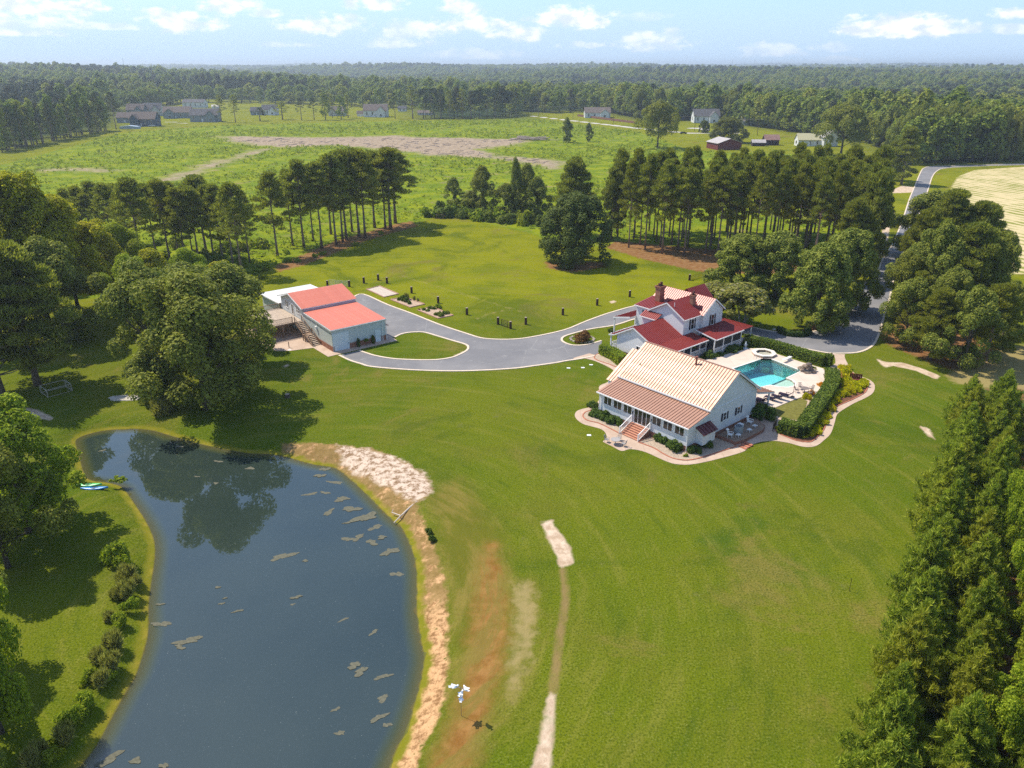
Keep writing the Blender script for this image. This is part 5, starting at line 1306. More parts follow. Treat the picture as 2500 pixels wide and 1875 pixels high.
panels(fr, fo((32.65, 21.7, 5.92), (32.65, 33.5, 5.92), (35.8, 33.5, 8.25), (35.8, 21.7, 8.25)), R_RED, 0.42, seam=SEAMR_SHADE)
panels(fr, fo((38.95, 21.7, 5.92), (38.95, 33.5, 5.92), (35.82, 33.5, 8.25), (35.82, 21.7, 8.25)), R_RED, 0.42, seam=SEAMR_SHADE)
panels(fr, fo((28.15, 22.3, 5.90), (33.0, 22.3, 5.90), (35.6, 26.18, 8.10), (28.15, 26.18, 8.10)), R_RED, 0.42, seam=SEAMR_SHADE)
panels(fr, fo((28.15, 30.15, 5.90), (33.0, 30.15, 5.90), (35.6, 26.22, 8.10), (28.15, 26.22, 8.10)), R_RED, 0.42, seam=SEAMR_SHADE)
panels(fr, fo((28.7, 29.7, 5.99), (28.7, 33.6, 5.99), (33.6, 33.6, 6.66), (33.6, 29.7, 6.66)), R_RED, 0.42, seam=SEAMR_SHADE)
panels(fr, fo((20.7, 22.45, 3.02), (28.49, 22.45, 3.02), (28.49, 26.94, 5.12), (20.7, 26.94, 5.12)), R_RED, 0.42, seam=SEAMR_SHADE)
panels(fr, fo((20.7, 30.85, 2.97), (28.49, 30.85, 2.97), (28.49, 26.96, 5.12), (20.7, 26.96, 5.12)), R_RED, 0.42, seam=SEAMR_SHADE)
panels(fr, fo((27.0, 27.2, 4.98), (27.0, 30.85, 4.98), (28.49, 30.85, 5.72), (28.49, 27.2, 5.72)), R_RED, 0.36, seam=SEAMR_SHADE)
panels(fr, fo((36.4, 26.1, 6.4), (41.6, 26.1, 6.4), (41.6, 28.3, 8.55), (36.4, 28.3, 8.55)), R_RED, 0.42, seam=SEAMR_SHADE)
panels(fr, fo((36.4, 30.5, 6.4), (41.6, 30.5, 6.4), (41.6, 28.32, 8.55), (36.4, 28.32, 8.55)), R_RED, 0.42, seam=SEAMR_SHADE)
Off().wall([(26.8, 3.0), (30.2, 3.0), (30.2, 6.5), (28.3, 8.3), (26.4, 6.5)], 'x', 38.6, 41.2).build('front_gable_wall', W_SID, fh)
# porches: right side in two steps, left rear, left front
panels(fr, fo((31.2, 17.85, 2.95), (39.3, 17.85, 2.95), (39.3, 21.99, 3.62), (31.2, 21.99, 3.62)), R_RED, 0.42, seam=SEAMR_SHADE)
panels(fr, fo((39.32, 17.85, 2.95), (42.4, 17.85, 2.90), (42.4, 34.0, 2.90), (39.32, 34.0, 3.5))[:0] or fo((42.4, 17.9, 2.9), (42.4, 37.0, 2.9), (39.32, 37.0, 3.6), (39.32, 17.9, 2.94)), R_RED, 0.42, seam=SEAMR_SHADE)
panels(fr, fo((20.9, 19.25, 2.62), (31.18, 19.25, 2.62), (31.18, 22.62, 3.08), (20.9, 22.62, 3.08)), R_RED, 0.42, seam=SEAMR_SHADE)
panels(fr, fo((20.7, 32.1, 2.65), (27.6, 32.1, 2.65), (27.6, 30.86, 2.93), (20.7, 30.86, 2.93)), R_RED, 0.42, seam=SEAMR_SHADE)
panels(fr, fo((27.4, 37.2, 3.1), (33.6, 37.2, 3.1), (33.6, 33.27, 4.0), (27.4, 33.27, 4.0)), R_RED, 0.42, seam=SEAMR_SHADE)
mb = Off()
mb.bar((28.13, 22.3, 5.82), (28.13, 26.2, 8.02), 0.05, 0.2); mb.bar((28.13, 30.15, 5.82), (28.13, 26.2, 8.02), 0.05, 0.2)
mb.bar((32.65, 21.68, 5.84), (35.8, 21.68, 8.17), 0.05, 0.2); mb.bar((38.95, 21.68, 5.84), (35.8, 21.68, 8.17), 0.05, 0.2)
mb.bar((20.68, 22.45, 2.94), (20.68, 26.95, 5.04), 0.05, 0.2); mb.bar((20.68, 30.85, 2.9), (20.68, 26.95, 5.04), 0.05, 0.2)
mb.bar((31.18, 17.85, 2.9), (31.18, 21.98, 3.6), 0.08, 0.18); mb.bar((31.2, 17.8, 2.86), (39.3, 17.8, 2.86), 0.1, 0.16); mb.bar((20.9, 19.2, 2.54), (31.15, 19.2, 2.54), 0.1, 0.16)
mb.bar((28.15, 22.25, 5.82), (32.6, 22.25, 5.82), 0.1, 0.14); mb.bar((28.66, 29.9, 5.9), (28.66, 33.55, 5.9), 0.1, 0.16); mb.bar((26.96, 27.2, 4.9), (26.96, 30.85, 4.9), 0.1, 0.16)
mb.bar((20.7, 32.15, 2.58), (27.6, 32.15, 2.58), 0.1, 0.16); mb.bar((20.68, 30.9, 2.85), (20.68, 32.1, 2.6), 0.05, 0.2); mb.bar((27.36, 37.2, 3.0), (27.36, 33.3, 3.9), 0.06, 0.25); mb.bar((27.4, 37.25, 3.02), (33.6, 37.25, 3.02), 0.1, 0.18)
mb.build('fascia', W_TRIM, fr)
Off().box(38.6, 42.2, 18.1, 36.8, 0.0, 0.35).box(31.3, 38.55, 18.1, 22.6, 0.0, 0.35).box(21.0, 31.25, 19.5, 22.65, 0.0, 0.35).box(20.9, 27.5, 30.55, 31.95, 0.0, 0.35).box(27.5, 33.5, 33.3, 37.0, 0, 0.3).build('porch_floor', mat('grey_porch_boards', (0.30, 0.30, 0.31), 0.8, 0.2), fh)
pm = mat('dark_porch_screen', (0.030, 0.034, 0.036), 0.7, 0.3)
for x in (31.35, 33.9, 36.4, 39.1, 42.1): Off().box(x-.08, x+.08, 18.1, 18.26, 0.35, 2.85).build('porch_post', W_TRIM, fh)
for x in (22.6, 25.0, 26.9, 29.3, 31.1): Off().box(x-.07, x+.07, 19.55, 19.69, 0.35, 2.55).build('porch_post', W_TRIM, fh)
for x, y in ((21.0, 31.85), (24.3, 31.85), (27.4, 31.85), (27.6, 37.0), (33.4, 37.0)): Off().box(x-.1, x+.1, y-.1, y+.1, 0, 2.9).build('porch_post', W_TRIM, fh)
for a, b in ((31.35, 33.9), (33.9, 36.4), (36.4, 39.1), (39.1, 42.1)):
    pa, pb = fo((a+.08, 18.18, 0.35), (b-.08, 18.18, 0.35)); railing(fh, pa, pb, 0.85, posts=False, name='porch_railing')
    if b < 40: Off().box(a+.09, b-.09, 18.2, 18.22, 1.28, 2.82).build('screen', pm, fh)
for a, b in ((26.9, 29.3), (29.3, 31.1), (22.6, 25.0)):
    pa, pb = fo((a+.08, 19.62, 0.35), (b-.08, 19.62, 0.35)); railing(fh, pa, pb, 0.85, posts=False, name='porch_railing')
pa, pb = fo((21.0, 31.85, 0.35), (24.3, 31.85, 0.35)); railing(fh, pa, pb, 0.85, posts=False, name='porch_railing')
pa, pb = fo((21.0, 30.6, 0.35), (21.0, 31.8, 0.35)); railing(fh, pa, pb, 0.85, posts=False, name='porch_railing')
O_ = (-FO[0], -FO[1])
window(fh, (O_[0], O_[1] + 22.65, 0), (1, 0), (0, -1), 30.55, 31.35, 3.75, 5.45, 1, 2, 0.36)
window(fh, (O_[0], O_[1] + 22.0, 0), (1, 0), (0, -1), 35.35, 36.15, 3.70, 5.45, 1, 2, 0.36)
window(fh, (O_[0] + 29.0, O_[1], 0), (0, 1), (-1, 0), 30.7, 31.45, 3.9, 5.3, 1, 2, 0.34)
window(fh, (O_[0] + 21.0, O_[1], 0), (0, 1), (-1, 0), 25.1, 26.2, 0.75, 2.0, 2, 1)
for a in (24.5, 28.0, 33.0, 37.0): window(fh, (O_[0], O_[1] + (22.7 if a < 29 else 22.65 if a < 33 else 22.0), 0), (1, 0), (0, -1), a, a + 0.8, 1.2, 2.5, 1, 2, 0.3)
door(fh, (O_[0], O_[1] + 22.65, 0), (1, 0), (0, -1), 29.4, 30.3, 0.4, 2.45, mat('blue_door_paint', (0.03, 0.10, 0.22), 0.5, 0.4))
def chimney(x, y, z0, z1, w, parent):
    c = Off().box(x-w/2, x+w/2, y-w*0.42, y+w*0.42, z0, z1); c.box(x-w*.58, x+w*.58, y-w*.5, y+w*.5, z1-0.45, z1-0.2); c.box(x-w*.62, x+w*.62, y-w*.54, y+w*.54, z1-0.2, z1)
    o = c.build('chimney', BRICK, parent)
    k = Off(); k.cyl(x-w*.2, y, z1, z1+0.45, w*.22, w*.2, 8); k.cyl(x+w*.25, y+w*.05, z1, z1+0.6, w*.2, w*.17, 8); k.build('chimney_pot', mat('dark_clay', (0.13, 0.05, 0.04), 0.8, 0.2), o)
chimney(32.6, 31.2, 3.0, 9.2, 1.25, fr); chimney(33.2, 24.6, 6.5, 8.9, 0.8, fr)
Off().cyl(28.9, 25.1, 7.3, 8.15, 0.06, 0.06, 6).build('vent_pipe', W_TRIM, fr)
for x, y in ((24.0, 19.7), (28.1, 19.8), (34.9, 18.5), (37.6, 18.5), (22.5, 31.6)):
    s = link('hanging_fern', SH['green']); s.location = (*L2W(x, y), 1.75); s.scale = (0.33, 0.33, 0.5)
    props(s, 'round fern basket hanging in a bay of the farmhouse porch', 'fern', 'fern baskets hanging along the farmhouse porches')
# ------------------------------------------------------------------ the barn
BA = math.radians(38); BO = Vector((*P(620 + 857/4.424, 640 + 972/4.424), 0))
def B2W(x, y): return L2W(x, y, BO, BA)
barn = thing('barn', tuple(BO), 'pale blue metal barn with coral roofs and outside timber stairs, left of the driveway', 'barn', BA)
MB().wall([(0, 0.95), (10.9, 0.95), (10.9, 4.35), (0, 3.95)], 'x', 0, 10.2).build('front_wall', B_SID, barn)
MB().wall([(10.9, 0.0), (21.4, 0.0), (21.4, 4.95), (16.7, 6.45), (11.5, 5.0), (10.9, 4.85)], 'x', 0.05, 10.15).build('upper_wall', B_SID2, barn)
MB().box(0, 10.2, 21.4, 31.2, 0, 3.35).build('rear_wall', B_SID2, barn)
MB().box(-0.04, 0.3, -0.04, 10.9, -0.1, 0.95).box(3.05, 7.95, -0.04, 0.3, -0.1, 0.95).box(9.3, 10.24, -0.04, 10.9, -0.1, 0.95).box(0.3, 3.05, 0.0, 0.3, -.1, 0.95).box(7.95, 9.3, 0.0, 0.3, -.1, 0.95).build('brick_base', BRICK, barn)
br_ = link('roof', MB().box(0.1, 10.1, 0.1, 10.8, 3.90, 3.92).mesh('roof', W_TRIM), barn)
panels(br_, [(-0.12, -0.18, 3.98), (10.32, -0.18, 3.98), (10.32, 10.95, 4.45), (-0.12, 10.95, 4.45)], R_BARN, 0.9, 0.08, 0.012)
panels(br_, [(-0.35, 11.0, 5.02), (10.5, 11.0, 5.02), (10.5, 16.7, 6.64), (-0.35, 16.7, 6.64)], R_BARN, 0.9, 0.08, 0.012)
panels(br_, [(-0.35, 21.95, 5.08), (10.5, 21.95, 5.08), (10.5, 16.72, 6.64), (-0.35, 16.72, 6.64)], R_WHT, 0.9, 0.08, 0.012)
panels(br_, [(-0.4, 31.6, 3.30), (10.4, 31.6, 3.30), (10.4, 21.5, 3.62), (-0.4, 21.5, 3.62)], R_WHT, 0.9, 0.08, 0.012)
mb = MB(); mb.bar((-0.2, -0.22, 3.86), (-0.2, 10.95, 4.33), 0.06, 0.2); mb.bar((-0.2, -0.24, 3.86), (10.4, -0.24, 3.86), 0.08, 0.16); mb.bar((-0.4, 11.0, 4.90), (-0.4, 16.7, 6.52), 0.06, 0.2); mb.bar((-0.4, 22.0, 4.96), (-0.4, 16.7, 6.52), 0.06, 0.2); mb.bar((-0.35, 10.97, 4.93), (10.5, 10.97, 4.93), 0.05, 0.10); mb.bar((-0.45, 21.5, 3.5), (-0.45, 31.6, 3.2), 0.06, 0.2)
mb.build('fascia', W_TRIM, br_)
MB().wall([(10.86, 4.4), (11.4, 4.4), (11.4, 4.98), (10.86, 4.84)], 'x', 0.02, 10.18).build('upper_front_wall', mat('lilac_grey_siding', (0.36, 0.36, 0.42), 0.6, 0.3), barn)
door(barn, (0, 0.0, 0), (1, 0), (0, -1), 0.15, 3.0, 0.03, 3.1, mat('white_barn_door', (0.62, 0.70, 0.73), 0.5, 0.4, var=0.05))
door(barn, (0, -0.04, 0), (1, 0), (0, -1), 8.15, 9.1, 0.03, 2.2, mat('white_barn_door', (0.7, 0.75, 0.78)))
door(barn, (0.05, 0, 0), (0, -1), (-1, 0), -16.6, -15.7, 2.62, 4.7, W_TRIM, True)
for c in (19.0, 18.3, 14.0, 13.3): window(barn, (0.05, 0, 0), (0, -1), (-1, 0), -c - 0.24, -c + 0.24, 3.5, 4.75, 1, 2)
for x, y, z0, z1 in ((10.28, -0.1, 0, 3.8), (9.5, -0.12, 0, 3.8)): MB().tube([(x, y, z0), (x, y, z1)], 0.06, 6).build('downspout', W_TRIM, barn)
MB().box(-0.3, -0.005, 5.7, 6.1, 2.5, 3.1).build('wall_lamp', W_TRIM, barn)
panels(barn, [(10.3, 1.0, 2.5), (10.3, 4.0, 2.5), (11.4, 4.0, 2.2), (11.4, 1.0, 2.2)][::-1], roof_mat('dark_maroon_metal2', (0.12, 0.018, 0.020), 0.5, 0.2), 0.6)
# timber deck and stairs
dkk = thing('timber_deck', (*B2W(-0.3, 12), 0), 'raised brown timber deck with railings along the left side of the barn', 'deck', BA)
DL = lambda x, y, z: (x + 0.3, y - 12, z)
for i in range(30):
    y = 11.9 + i * 0.33; b = MB().box(-6.9, 0.25, y - 12, y - 12 + 0.31, 2.52, 2.58)
    b.build('deck_board', WOODL, dkk)
mb = MB()
for x in (-6.8, -3.4, 0.1):
    for y in (0.1, 4.8, 9.6): mb.bar((x, y, 0), (x, y, 2.5), 0.18)
for y in (0.05, 9.7): mb.bar((-6.9, y, 2.42), (0.2, y, 2.42), 0.08, 0.22)
mb.build('deck_frame', WOOD, dkk)
railing(dkk, (-6.85, 0.05, 2.58), (-1.55, 0.05, 2.58), 0.95, WOOD, 0.16); railing(dkk, (-6.85, 0.05, 2.58), (-6.85, 9.7, 2.58), 0.95, WOOD, 0.16); railing(dkk, (-6.85, 9.7, 2.58), (0.2, 9.7, 2.58), 0.95, WOOD, 0.16)
stt = thing('timber_stairs', (*B2W(-0.9, 4.7), 0), 'brown timber stairs with a landing climbing to the deck beside the barn', 'stairs', BA)
def flight(y0, y1, z0, z1, n):
    for i in range(n):
        t = (i + 0.5) / n; y = y0 + (y1 - y0) * (i / n); z = z0 + (z1 - z0) * (i + 1) / n
        MB().box(-0.62, 0.62, y, y + 0.27, z - 0.045, z).build('tread', WOODL, stt)
    for x in (-0.68, 0.68):
        MB().bar((x, y0, z0 + 0.05), (x, y1, z1 + 0.02), 0.07, 0.26).build('stringer', WOOD, stt)
        railing(stt, (x, y0 + .05, z0), (x, y1, z1), 0.95, WOOD, 0.5, name='handrail')
flight(0.0, 2.9, 0.0, 1.3, 7); flight(3.9, 7.0, 1.3, 2.58, 7)
MB().box(-0.8, 0.75, 2.9, 3.9, 1.22, 1.3).bar((-0.7, 3.0, 0), (-0.7, 3.0, 1.25), .14).bar((-0.7, 3.8, 0), (-0.7, 3.8, 1.25), .14).bar((0.65, 3.0, 0), (0.65, 3.0, 2.3), .14).bar((0.65, 3.8, 0), (0.65, 3.8, 2.3), .14).build('landing', WOOD, stt)
pat = thing('barn_apron', (*B2W(0, 0), 0), 'pinkish paved apron round the front and side of the blue barn', 'paving', BA)
MB().prism([(-1.7, -1.6), (11.6, -1.5), (12.4, -3.1), (12.2, 0.0), (11.3, 0.0), (11.3, 3), (10.3, 3), (10.3, 0.0), (0, 0.0), (0, 22), (-8.2, 22), (-8.2, 8), (-7.0, 5.2), (-1.7, 4.2)][0:1] + [(11.5, -1.6), (11.8, 2.2), (10.3, 2.2), (10.3, -0.0), (0, 0.0), (0, 5.2), (0, 21), (-8.2, 21), (-8.4, 9), (-7.4, 6.4), (-5.5, 5.0), (-1.8, 4.0)], -0.05, 0.05).build('slab', walk_m, pat)
# two slim dark columnar shrubs and a small tree-form shrub in front
for i, (x, lab) in enumerate(((4.55, 'left slim dark column-shaped shrub against the barn front'), (7.35, 'right slim dark column-shaped shrub against the barn front'))):
    s = link('columnar_shrub', SH['dark']); s.location = (*B2W(x, -0.5), 0.02); s.scale = (0.36, 0.36, 2.1); props(s, lab, 'shrub')
t_ = thing('topiary', (*B2W(6.0, -0.6), 0.03), 'small ball-headed shrub between the two column shrubs', 'shrub')
MB().cyl(0, 0, 0, 0.9, 0.04, 0.03, 6).build('stem', BARK, t_); s = link('crown', SH['green'], t_, (0, 0, 0.8)); s.scale = (0.5, 0.5, 0.55)
# ------------------------------------------------------------------ small things
# stone-brown fence posts standing on the lawn
def post_thing(lab):
    o = thing('fence_post', (0, 0, 0), lab, 'post', group='thick dark posts on the lawn')
    MB().cyl(0, 0, -0.1, 1.38, 0.26, 0.24, 10).build('shaft', POSTM, o); MB().cyl(0, 0, 1.382, 1.43, 0.25, 0.22, 10).build('cap', POSTT, o); return o
plist = [(800, 700, 'thick dark post showing above the barn ridge, left of the metal gate'), (853, 700, 'thick dark post at the right end of the metal gate behind the barn'), (888.6, 691.6, 'thick dark post second right of the metal gate behind the barn'), (923.6, 684.2, 'thick dark post farthest from the barn in the cluster behind the sand bed'),
         (945, 692, 'thick dark post just beyond the sand bed'), (1005, 715.8, 'thick dark post beyond the second garden bed'), (1070, 740, 'thick dark post behind the leafy third garden bed'), (1140, 768.5, 'thick dark post alone left of the small wire gate'), (1216, 792, 'thick dark post at the left of the small wire gate'),
         (1246.4, 802.4, 'thick dark post at the right of the small wire gate'), (1283.7, 792.2, 'thick dark post just right of the small wire gate'), (1374, 769, 'thick dark post left of three nearing the farmhouse'), (1457.8, 745.5, 'thick dark post beside the round bare spot'), (1537.3, 725, 'thick dark post nearest the farmhouse chimney'), (1683, 684.5, 'thick dark post at the left of the rail gate by the maples'), (1720.7, 674, 'thick dark post at the right of the rail gate by the maples')]
p0 = post_thing(plist[0][2]); p0.location = (*P(*plist[0][:2]), 0)
for u, v, l in plist[1:]:
    c = copy_tree(p0); c.location = (*P(u, v), 0); c['label'] = l
GALV = mat('galvanised_tube', (0.52, 0.55, 0.50), 0.5, 0.4)
def gate(a, b, h, n, m, label, uprights=3, t=0.05):
    a, b = Vector((*P(*a), 0)), Vector((*P(*b), 0)); o = thing('gate', tuple(a), label, 'gate'); d = b - a; mb = MB()
    for i in range(n): mb.bar((0, 0, 0.15 + (h - 0.15) * i / (n - 1)), (d.x, d.y, 0.15 + (h - 0.15) * i / (n - 1)), t)
    mb.build('rails', m, o); mb = MB()
    for i in range(uprights): q = d * (i / (uprights - 1)); mb.bar((q.x, q.y, 0.0), (q.x, q.y, h), t * 1.3)
    mb.build('uprights', m, o)
gate((805, 696), (851, 700), 1.25, 6, GALV, 'pale metal tube gate on the lawn behind the barn', 4)
gate((1224, 795), (1240, 800), 1.25, 5, POSTM, 'small dark wire gate between two thick posts on the lawn', 2, 0.07)
gate((1685, 684), (1719, 674.5), 1.0, 5, POSTM, 'low rail gate between the two posts by the maples', 2, 0.05)
gate((1066, 534), (1082, 535), 1.4, 2, WOOD, 'tiny timber gate frame at the head of the lawn', 2, 0.12)
# garden beds
def rbed(px, m, label):
    return bed('garden_bed', PP([zq(*p) for p in px]), m, mat('pinkish_edging', (0.46, 0.27, 0.20), 0.9, 0.15, var=0.25, scale=3), label, h=0.16, ew=0.22)
SOIL = mat('sandy_soil', (0.45, 0.33, 0.24), 0.95, 0.1, var=0.35, scale=2.5, bump=0.7)
rbed([(422,208),(560,172),(765,258),(610,292)], mat('sand_fill', (0.52, 0.44, 0.36), 0.95, 0.1, var=0.25, scale=3, bump=0.5), 'sand-filled rectangular bed nearest the barn')
rbed([(680,318),(830,290),(1047,368),(895,403)], SOIL, 'middle rectangular bed with tall feathery plants')
rbed([(968,430),(1130,395),(1355,490),(1195,522)], SOIL, 'rectangular bed crowded with leafy vegetables, farthest from the barn')
for i, (x, y, r, h) in enumerate([(770,325,.7,1.2),(820,330,1.1,2.2),(855,345,1.0,2.0),(800,318,.8,1.5),(885,365,.8,1.3),(935,325,.5,1.1),(975,340,.4,1.0),(850,318,.9,1.8)]): shrub('grass' if i > 4 else 'green', P(*zq(x, y)), r*.7, h*.65, 'feathery tall vegetable plant in the middle garden bed', 'tall plants in the middle garden bed', 'vegetable_plant')
for i, (x, y, r, h) in enumerate([(985,430,.5,.5),(1040,430,.8,.8),(1080,440,.8,.8),(1110,415,.8,1.0),(1150,420,.8,1.0),(1205,410,1.0,1.5),(1180,485,.9,1.0),(1225,495,1.0,1.1),(1260,475,.9,1.1),(1295,470,.8,1.0),(1210,470,.7,.9)]): shrub('burg' if i == 0 else 'weed' if i == 5 else 'green', P(*zq(x, y)), r*.75, h*.7, 'leafy vegetable plant in the crowded garden bed', 'leafy plants in the crowded garden bed', 'vegetable_plant')
# pool side
spc = P(*zp(545, 318), 0.4)
spa = thing('hot_tub', (*spc, 0), 'raised eight-sided hot tub with white rim at the far corner of the pool', 'hot tub')
def ngon(r, n=8, off=0.39): return [(r*math.cos(2*math.pi*i/n+off), r*math.sin(2*math.pi*i/n+off)) for i in range(n)]
holed(ngon(1.95), ngon(1.45), 0.1, 0.42, '', None).build('wall', mat('tan_stone', (0.46, 0.31, 0.23), 0.9, 0.15, var=0.25, scale=3), spa)
holed(ngon(2.05), ngon(1.35), 0.422, 0.52, '', None).build('rim', MATS['pool_coping'], spa)
MB().prism(ngon(1.44), -0.3, -0.25).prism(ngon(1.1)[:5], -0.2, 0.1).build('basin', plaster(), spa)
w_ = MB().prism(ngon(1.43), -0.22, 0.36).build('water', pw, spa)
db = thing('diving_board', (*P(*zp(830, 425)), 0.12), 'white diving board on the far edge of the pool', 'diving board')
a = Vector((*P(*zp(880, 408)), 0)) - Vector((*P(*zp(830, 425)), 0)); b = Vector((*P(*zp(780, 452)), 0)) - Vector((*P(*zp(830, 425)), 0))
MB().bar((a.x, a.y, 0.5), (b.x, b.y, 0.5), 0.5, 0.07).build('board', PLAST, db)
MB().bar((a.x*.9, a.y*.9, 0.22), (a.x*.1, a.y*.1, 0.22), 0.42, 0.44).build('stand', PLAST, db)
STONE = mat('tan_boulder', (0.36, 0.27, 0.20), 0.9, 0.15, var=0.4, scale=2.5, bump=0.7)
STONE2 = mat('grey_boulder', (0.20, 0.16, 0.14), 0.9, 0.15, var=0.4, scale=2.5, bump=0.7)
wf = thing('rock_fountain', (*P(*zp(1095, 545)), 0.12), 'pile of tan boulders forming a fountain at the pool corner', 'fountain')
for i, (u, v, z, rx, ry, rz, m) in enumerate([(1010,520,.3,.7,.5,.35,STONE),(1060,505,.5,.8,.6,.4,STONE),(1110,495,.8,.7,.6,.5,STONE2),(1060,490,1.1,.6,.5,.25,STONE),(1110,470,1.4,.55,.45,.25,STONE2),(1130,530,.5,.5,.5,.6,STONE2),(1170,545,.3,.5,.5,.3,STONE),(1090,555,.2,.5,.4,.25,STONE),(1050,550,.25,.5,.4,.3,STONE2),(1100,578,.12,.85,.35,.22,STONE),(1020,545,.2,.45,.4,.25,STONE),(1175,565,.2,.5,.4,.25,STONE)]):
    q = P(*zp(u, v), z); MB().blob((0, 0, 0), (rx*.75, ry*.75, rz), i, 2, 0.16).build('boulder', m, wf, False, (q[0]-wf.location.x, q[1]-wf.location.y, z))
s = link('plant', SH['lime'], wf); q = P(*zp(1165, 530), .3); s.location = (q[0]-wf.location.x, q[1]-wf.location.y, 0.3); s.scale = (.5, .5, .5)
# loungers
PURP = mat('dark_plum_sling', (0.025, 0.014, 0.035), 0.7, 0.25); 
def lounger(label, gp, q, rot):
    o = thing('sun_lounger', (*q, 0.12), label, 'sun lounger', rot, gp)
    mb = MB()
    for x in (-.3, .3): mb.bar((x, -0.2, 0.33), (x, 1.3, 0.33), 0.05); mb.bar((x, -0.15, 0.33), (x, -0.75, 0.95), 0.05); mb.bar((x, -0.1, 0.33), (x, -0.1, 0.0), 0.05); mb.bar((x, 1.2, 0.33), (x, 1.2, 0), 0.05); mb.bar((x, -.3, .62), (x, .35, .62), .05); mb.bar((x, .35, .62), (x, .35, .33), .05)
    mb.build('frame', PURP, o); MB().box(-.28, .28, -0.15, 1.3, 0.34, 0.39).build('seat', PURP, o)
    MB().add([(-.28, -.15, .34), (.28, -.15, .34), (.28, -.78, .98), (-.28, -.78, .98), (-.28, -.11, .38), (.28, -.11, .38), (.28, -.74, 1.02), (-.28, -.74, 1.02)], [(0,1,2,3),(4,5,6,7),(0,1,5,4),(1,2,6,5),(2,3,7,6),(3,0,4,7)]).build('backrest', PURP, o)
    return o
lq = [(500, 955), (545, 950), (660, 925), (745, 905), (840, 880)]
first = None
for i, q in enumerate(lq):
    lab = ['dark plum lounger nearest the cottage porch', 'second dark plum lounger from the cottage', 'middle dark plum lounger behind the porch post', 'fourth dark plum lounger from the cottage', 'dark plum lounger nearest the closed umbrella'][i]
    xy = P(*zp(*q), 0.1); r = math.radians(35 + i * 3)
    if first is None: first = lounger(lab, 'dark loungers beside the pool', xy, r)
    else:
        c = copy_tree(first); c.location = (*xy, 0.12); c.rotation_euler = (0, 0, r); c['label'] = lab
um = thing('umbrella_stand', (*P(*zp(905, 885)), 0.12), 'thin bare umbrella pole on a round base at the deck edge', 'umbrella stand')
MB().cyl(0, 0, 0, 0.08, 0.32, 0.28, 14).build('base', IRON, um); MB().cyl(0, 0, 0.08, 2.3, 0.03, 0.03, 6).build('pole', WOOD, um); MB().cyl(0, 0, 1.5, 2.35, 0.06, 0.02, 6).build('folded_canopy', WOOD, um)
MET = mat('bronze_patio_metal', (0.20, 0.16, 0.14), 0.6, 0.4); METG = mat('grey_patio_metal', (0.36, 0.33, 0.31), 0.6, 0.4)
def patio_set(c, rt, chairs, m, lt, lc, z, ga):
    t = thing('patio_table', (*c, z), lt, 'table')
    MB().cyl(0, 0, 0.68, 0.72, rt, rt, 18).build('tabletop', m, t); MB().cyl(0, 0, 0, 0.68, 0.05, 0.05, 8).cyl(0, 0, 0, 0.03, 0.3, 0.3, 12).build('pedestal', m, t)
    first = None
    for k, deg in enumerate(chairs):
        a = math.radians(deg); pos = (c[0] + math.cos(a) * (rt + 0.55), c[1] + math.sin(a) * (rt + 0.55), z)
        if first is None:
            first = ch = thing('patio_chair', pos, lc[k], 'chair', 0, ga)
            MB().box(-.25, .25, -.25, .25, .40, .44).build('seat', m, ch)
            mb = MB()
            for x in (-.2, -.1, 0, .1, .2): mb.bar((x, -.25, .44), (x, -.38, .95), 0.03)
            mb.bar((-.25, -.38, .95), (.25, -.38, .95), .04); mb.build('backrest', m, ch)
            for x in (-.23, .23):
                for y in (-.23, .23): MB().bar((x, y, 0), (x*.9, y*.9, .42), .03).build('leg', m, ch)
                MB().bar((x, -.3, .65), (x, .2, .63), .035).bar((x, .2, .63), (x, .22, .42), .03).build('armrest', m, ch)
        else: ch = copy_tree(first); ch.location = pos; ch['label'] = lc[k]
        ch.rotation_euler = (0, 0, a + math.pi / 2)
patio_set(P(*zp(1065, 765), .8), 0.62, (20, 100, 180, 290), MET, 'round bronze patio table on the pool deck near the hooked hedge', ['bronze chair on the hedge side of the pool deck table', 'bronze chair on the far side of the pool deck table', 'bronze chair on the pool side of the pool deck table', 'bronze chair on the near side of the pool deck table'], 0.12, 'chairs round the pool deck table')
patio_set(P(*zg(455, 1120), .7), 0.62, (60, 150, 330), METG, 'round grey patio table on the walk below the cottage steps', ['grey chair behind the patio table by the cottage steps', 'grey chair on the left of the patio table by the cottage steps', 'grey chair on the right of the patio table by the cottage steps'], 0.03, 'chairs round the grey patio table')
lad = thing('pool_ladder', (*P(*zp(415, 405)), 0.12), 'pair of curved chrome handrails at the far left edge of the pool', 'handrail')
for i in (0, 1):
    MB().tube([(i*.5, 0, 0), (i*.5, 0, .7), (i*.5+.1, -.2, .85), (i*.5+.2, -.5, .6), (i*.5+.2, -.55, 0)], 0.025, 6, True).build('handrail', GALV, lad)
stn = thing('statue', (*P(*zp(308, 275)), 0.12), 'small pale blue-grey statue standing by the porch corner at the pool deck', 'statue')
PALE = mat('pale_blue_stone', (0.40, 0.47, 0.52), 0.8, 0.2)
MB().cyl(0, 0, 0, 0.14, 0.42, 0.4, 12).cyl(0, 0, 0.14, 0.35, 0.2, 0.16, 10).build('base', PALE, stn)
MB().blob((0, 0, 0.7), (0.2, 0.17, 0.4), 3, 2, .1).blob((0, 0.02, 1.15), (0.12, 0.12, 0.14), 4, 2, .05).bar((-0.15, 0, .85), (-.3, .1, .5), .07).bar((0.15, 0, .85), (.3, .1, .65), .07).build('figure', PALE, stn, True)
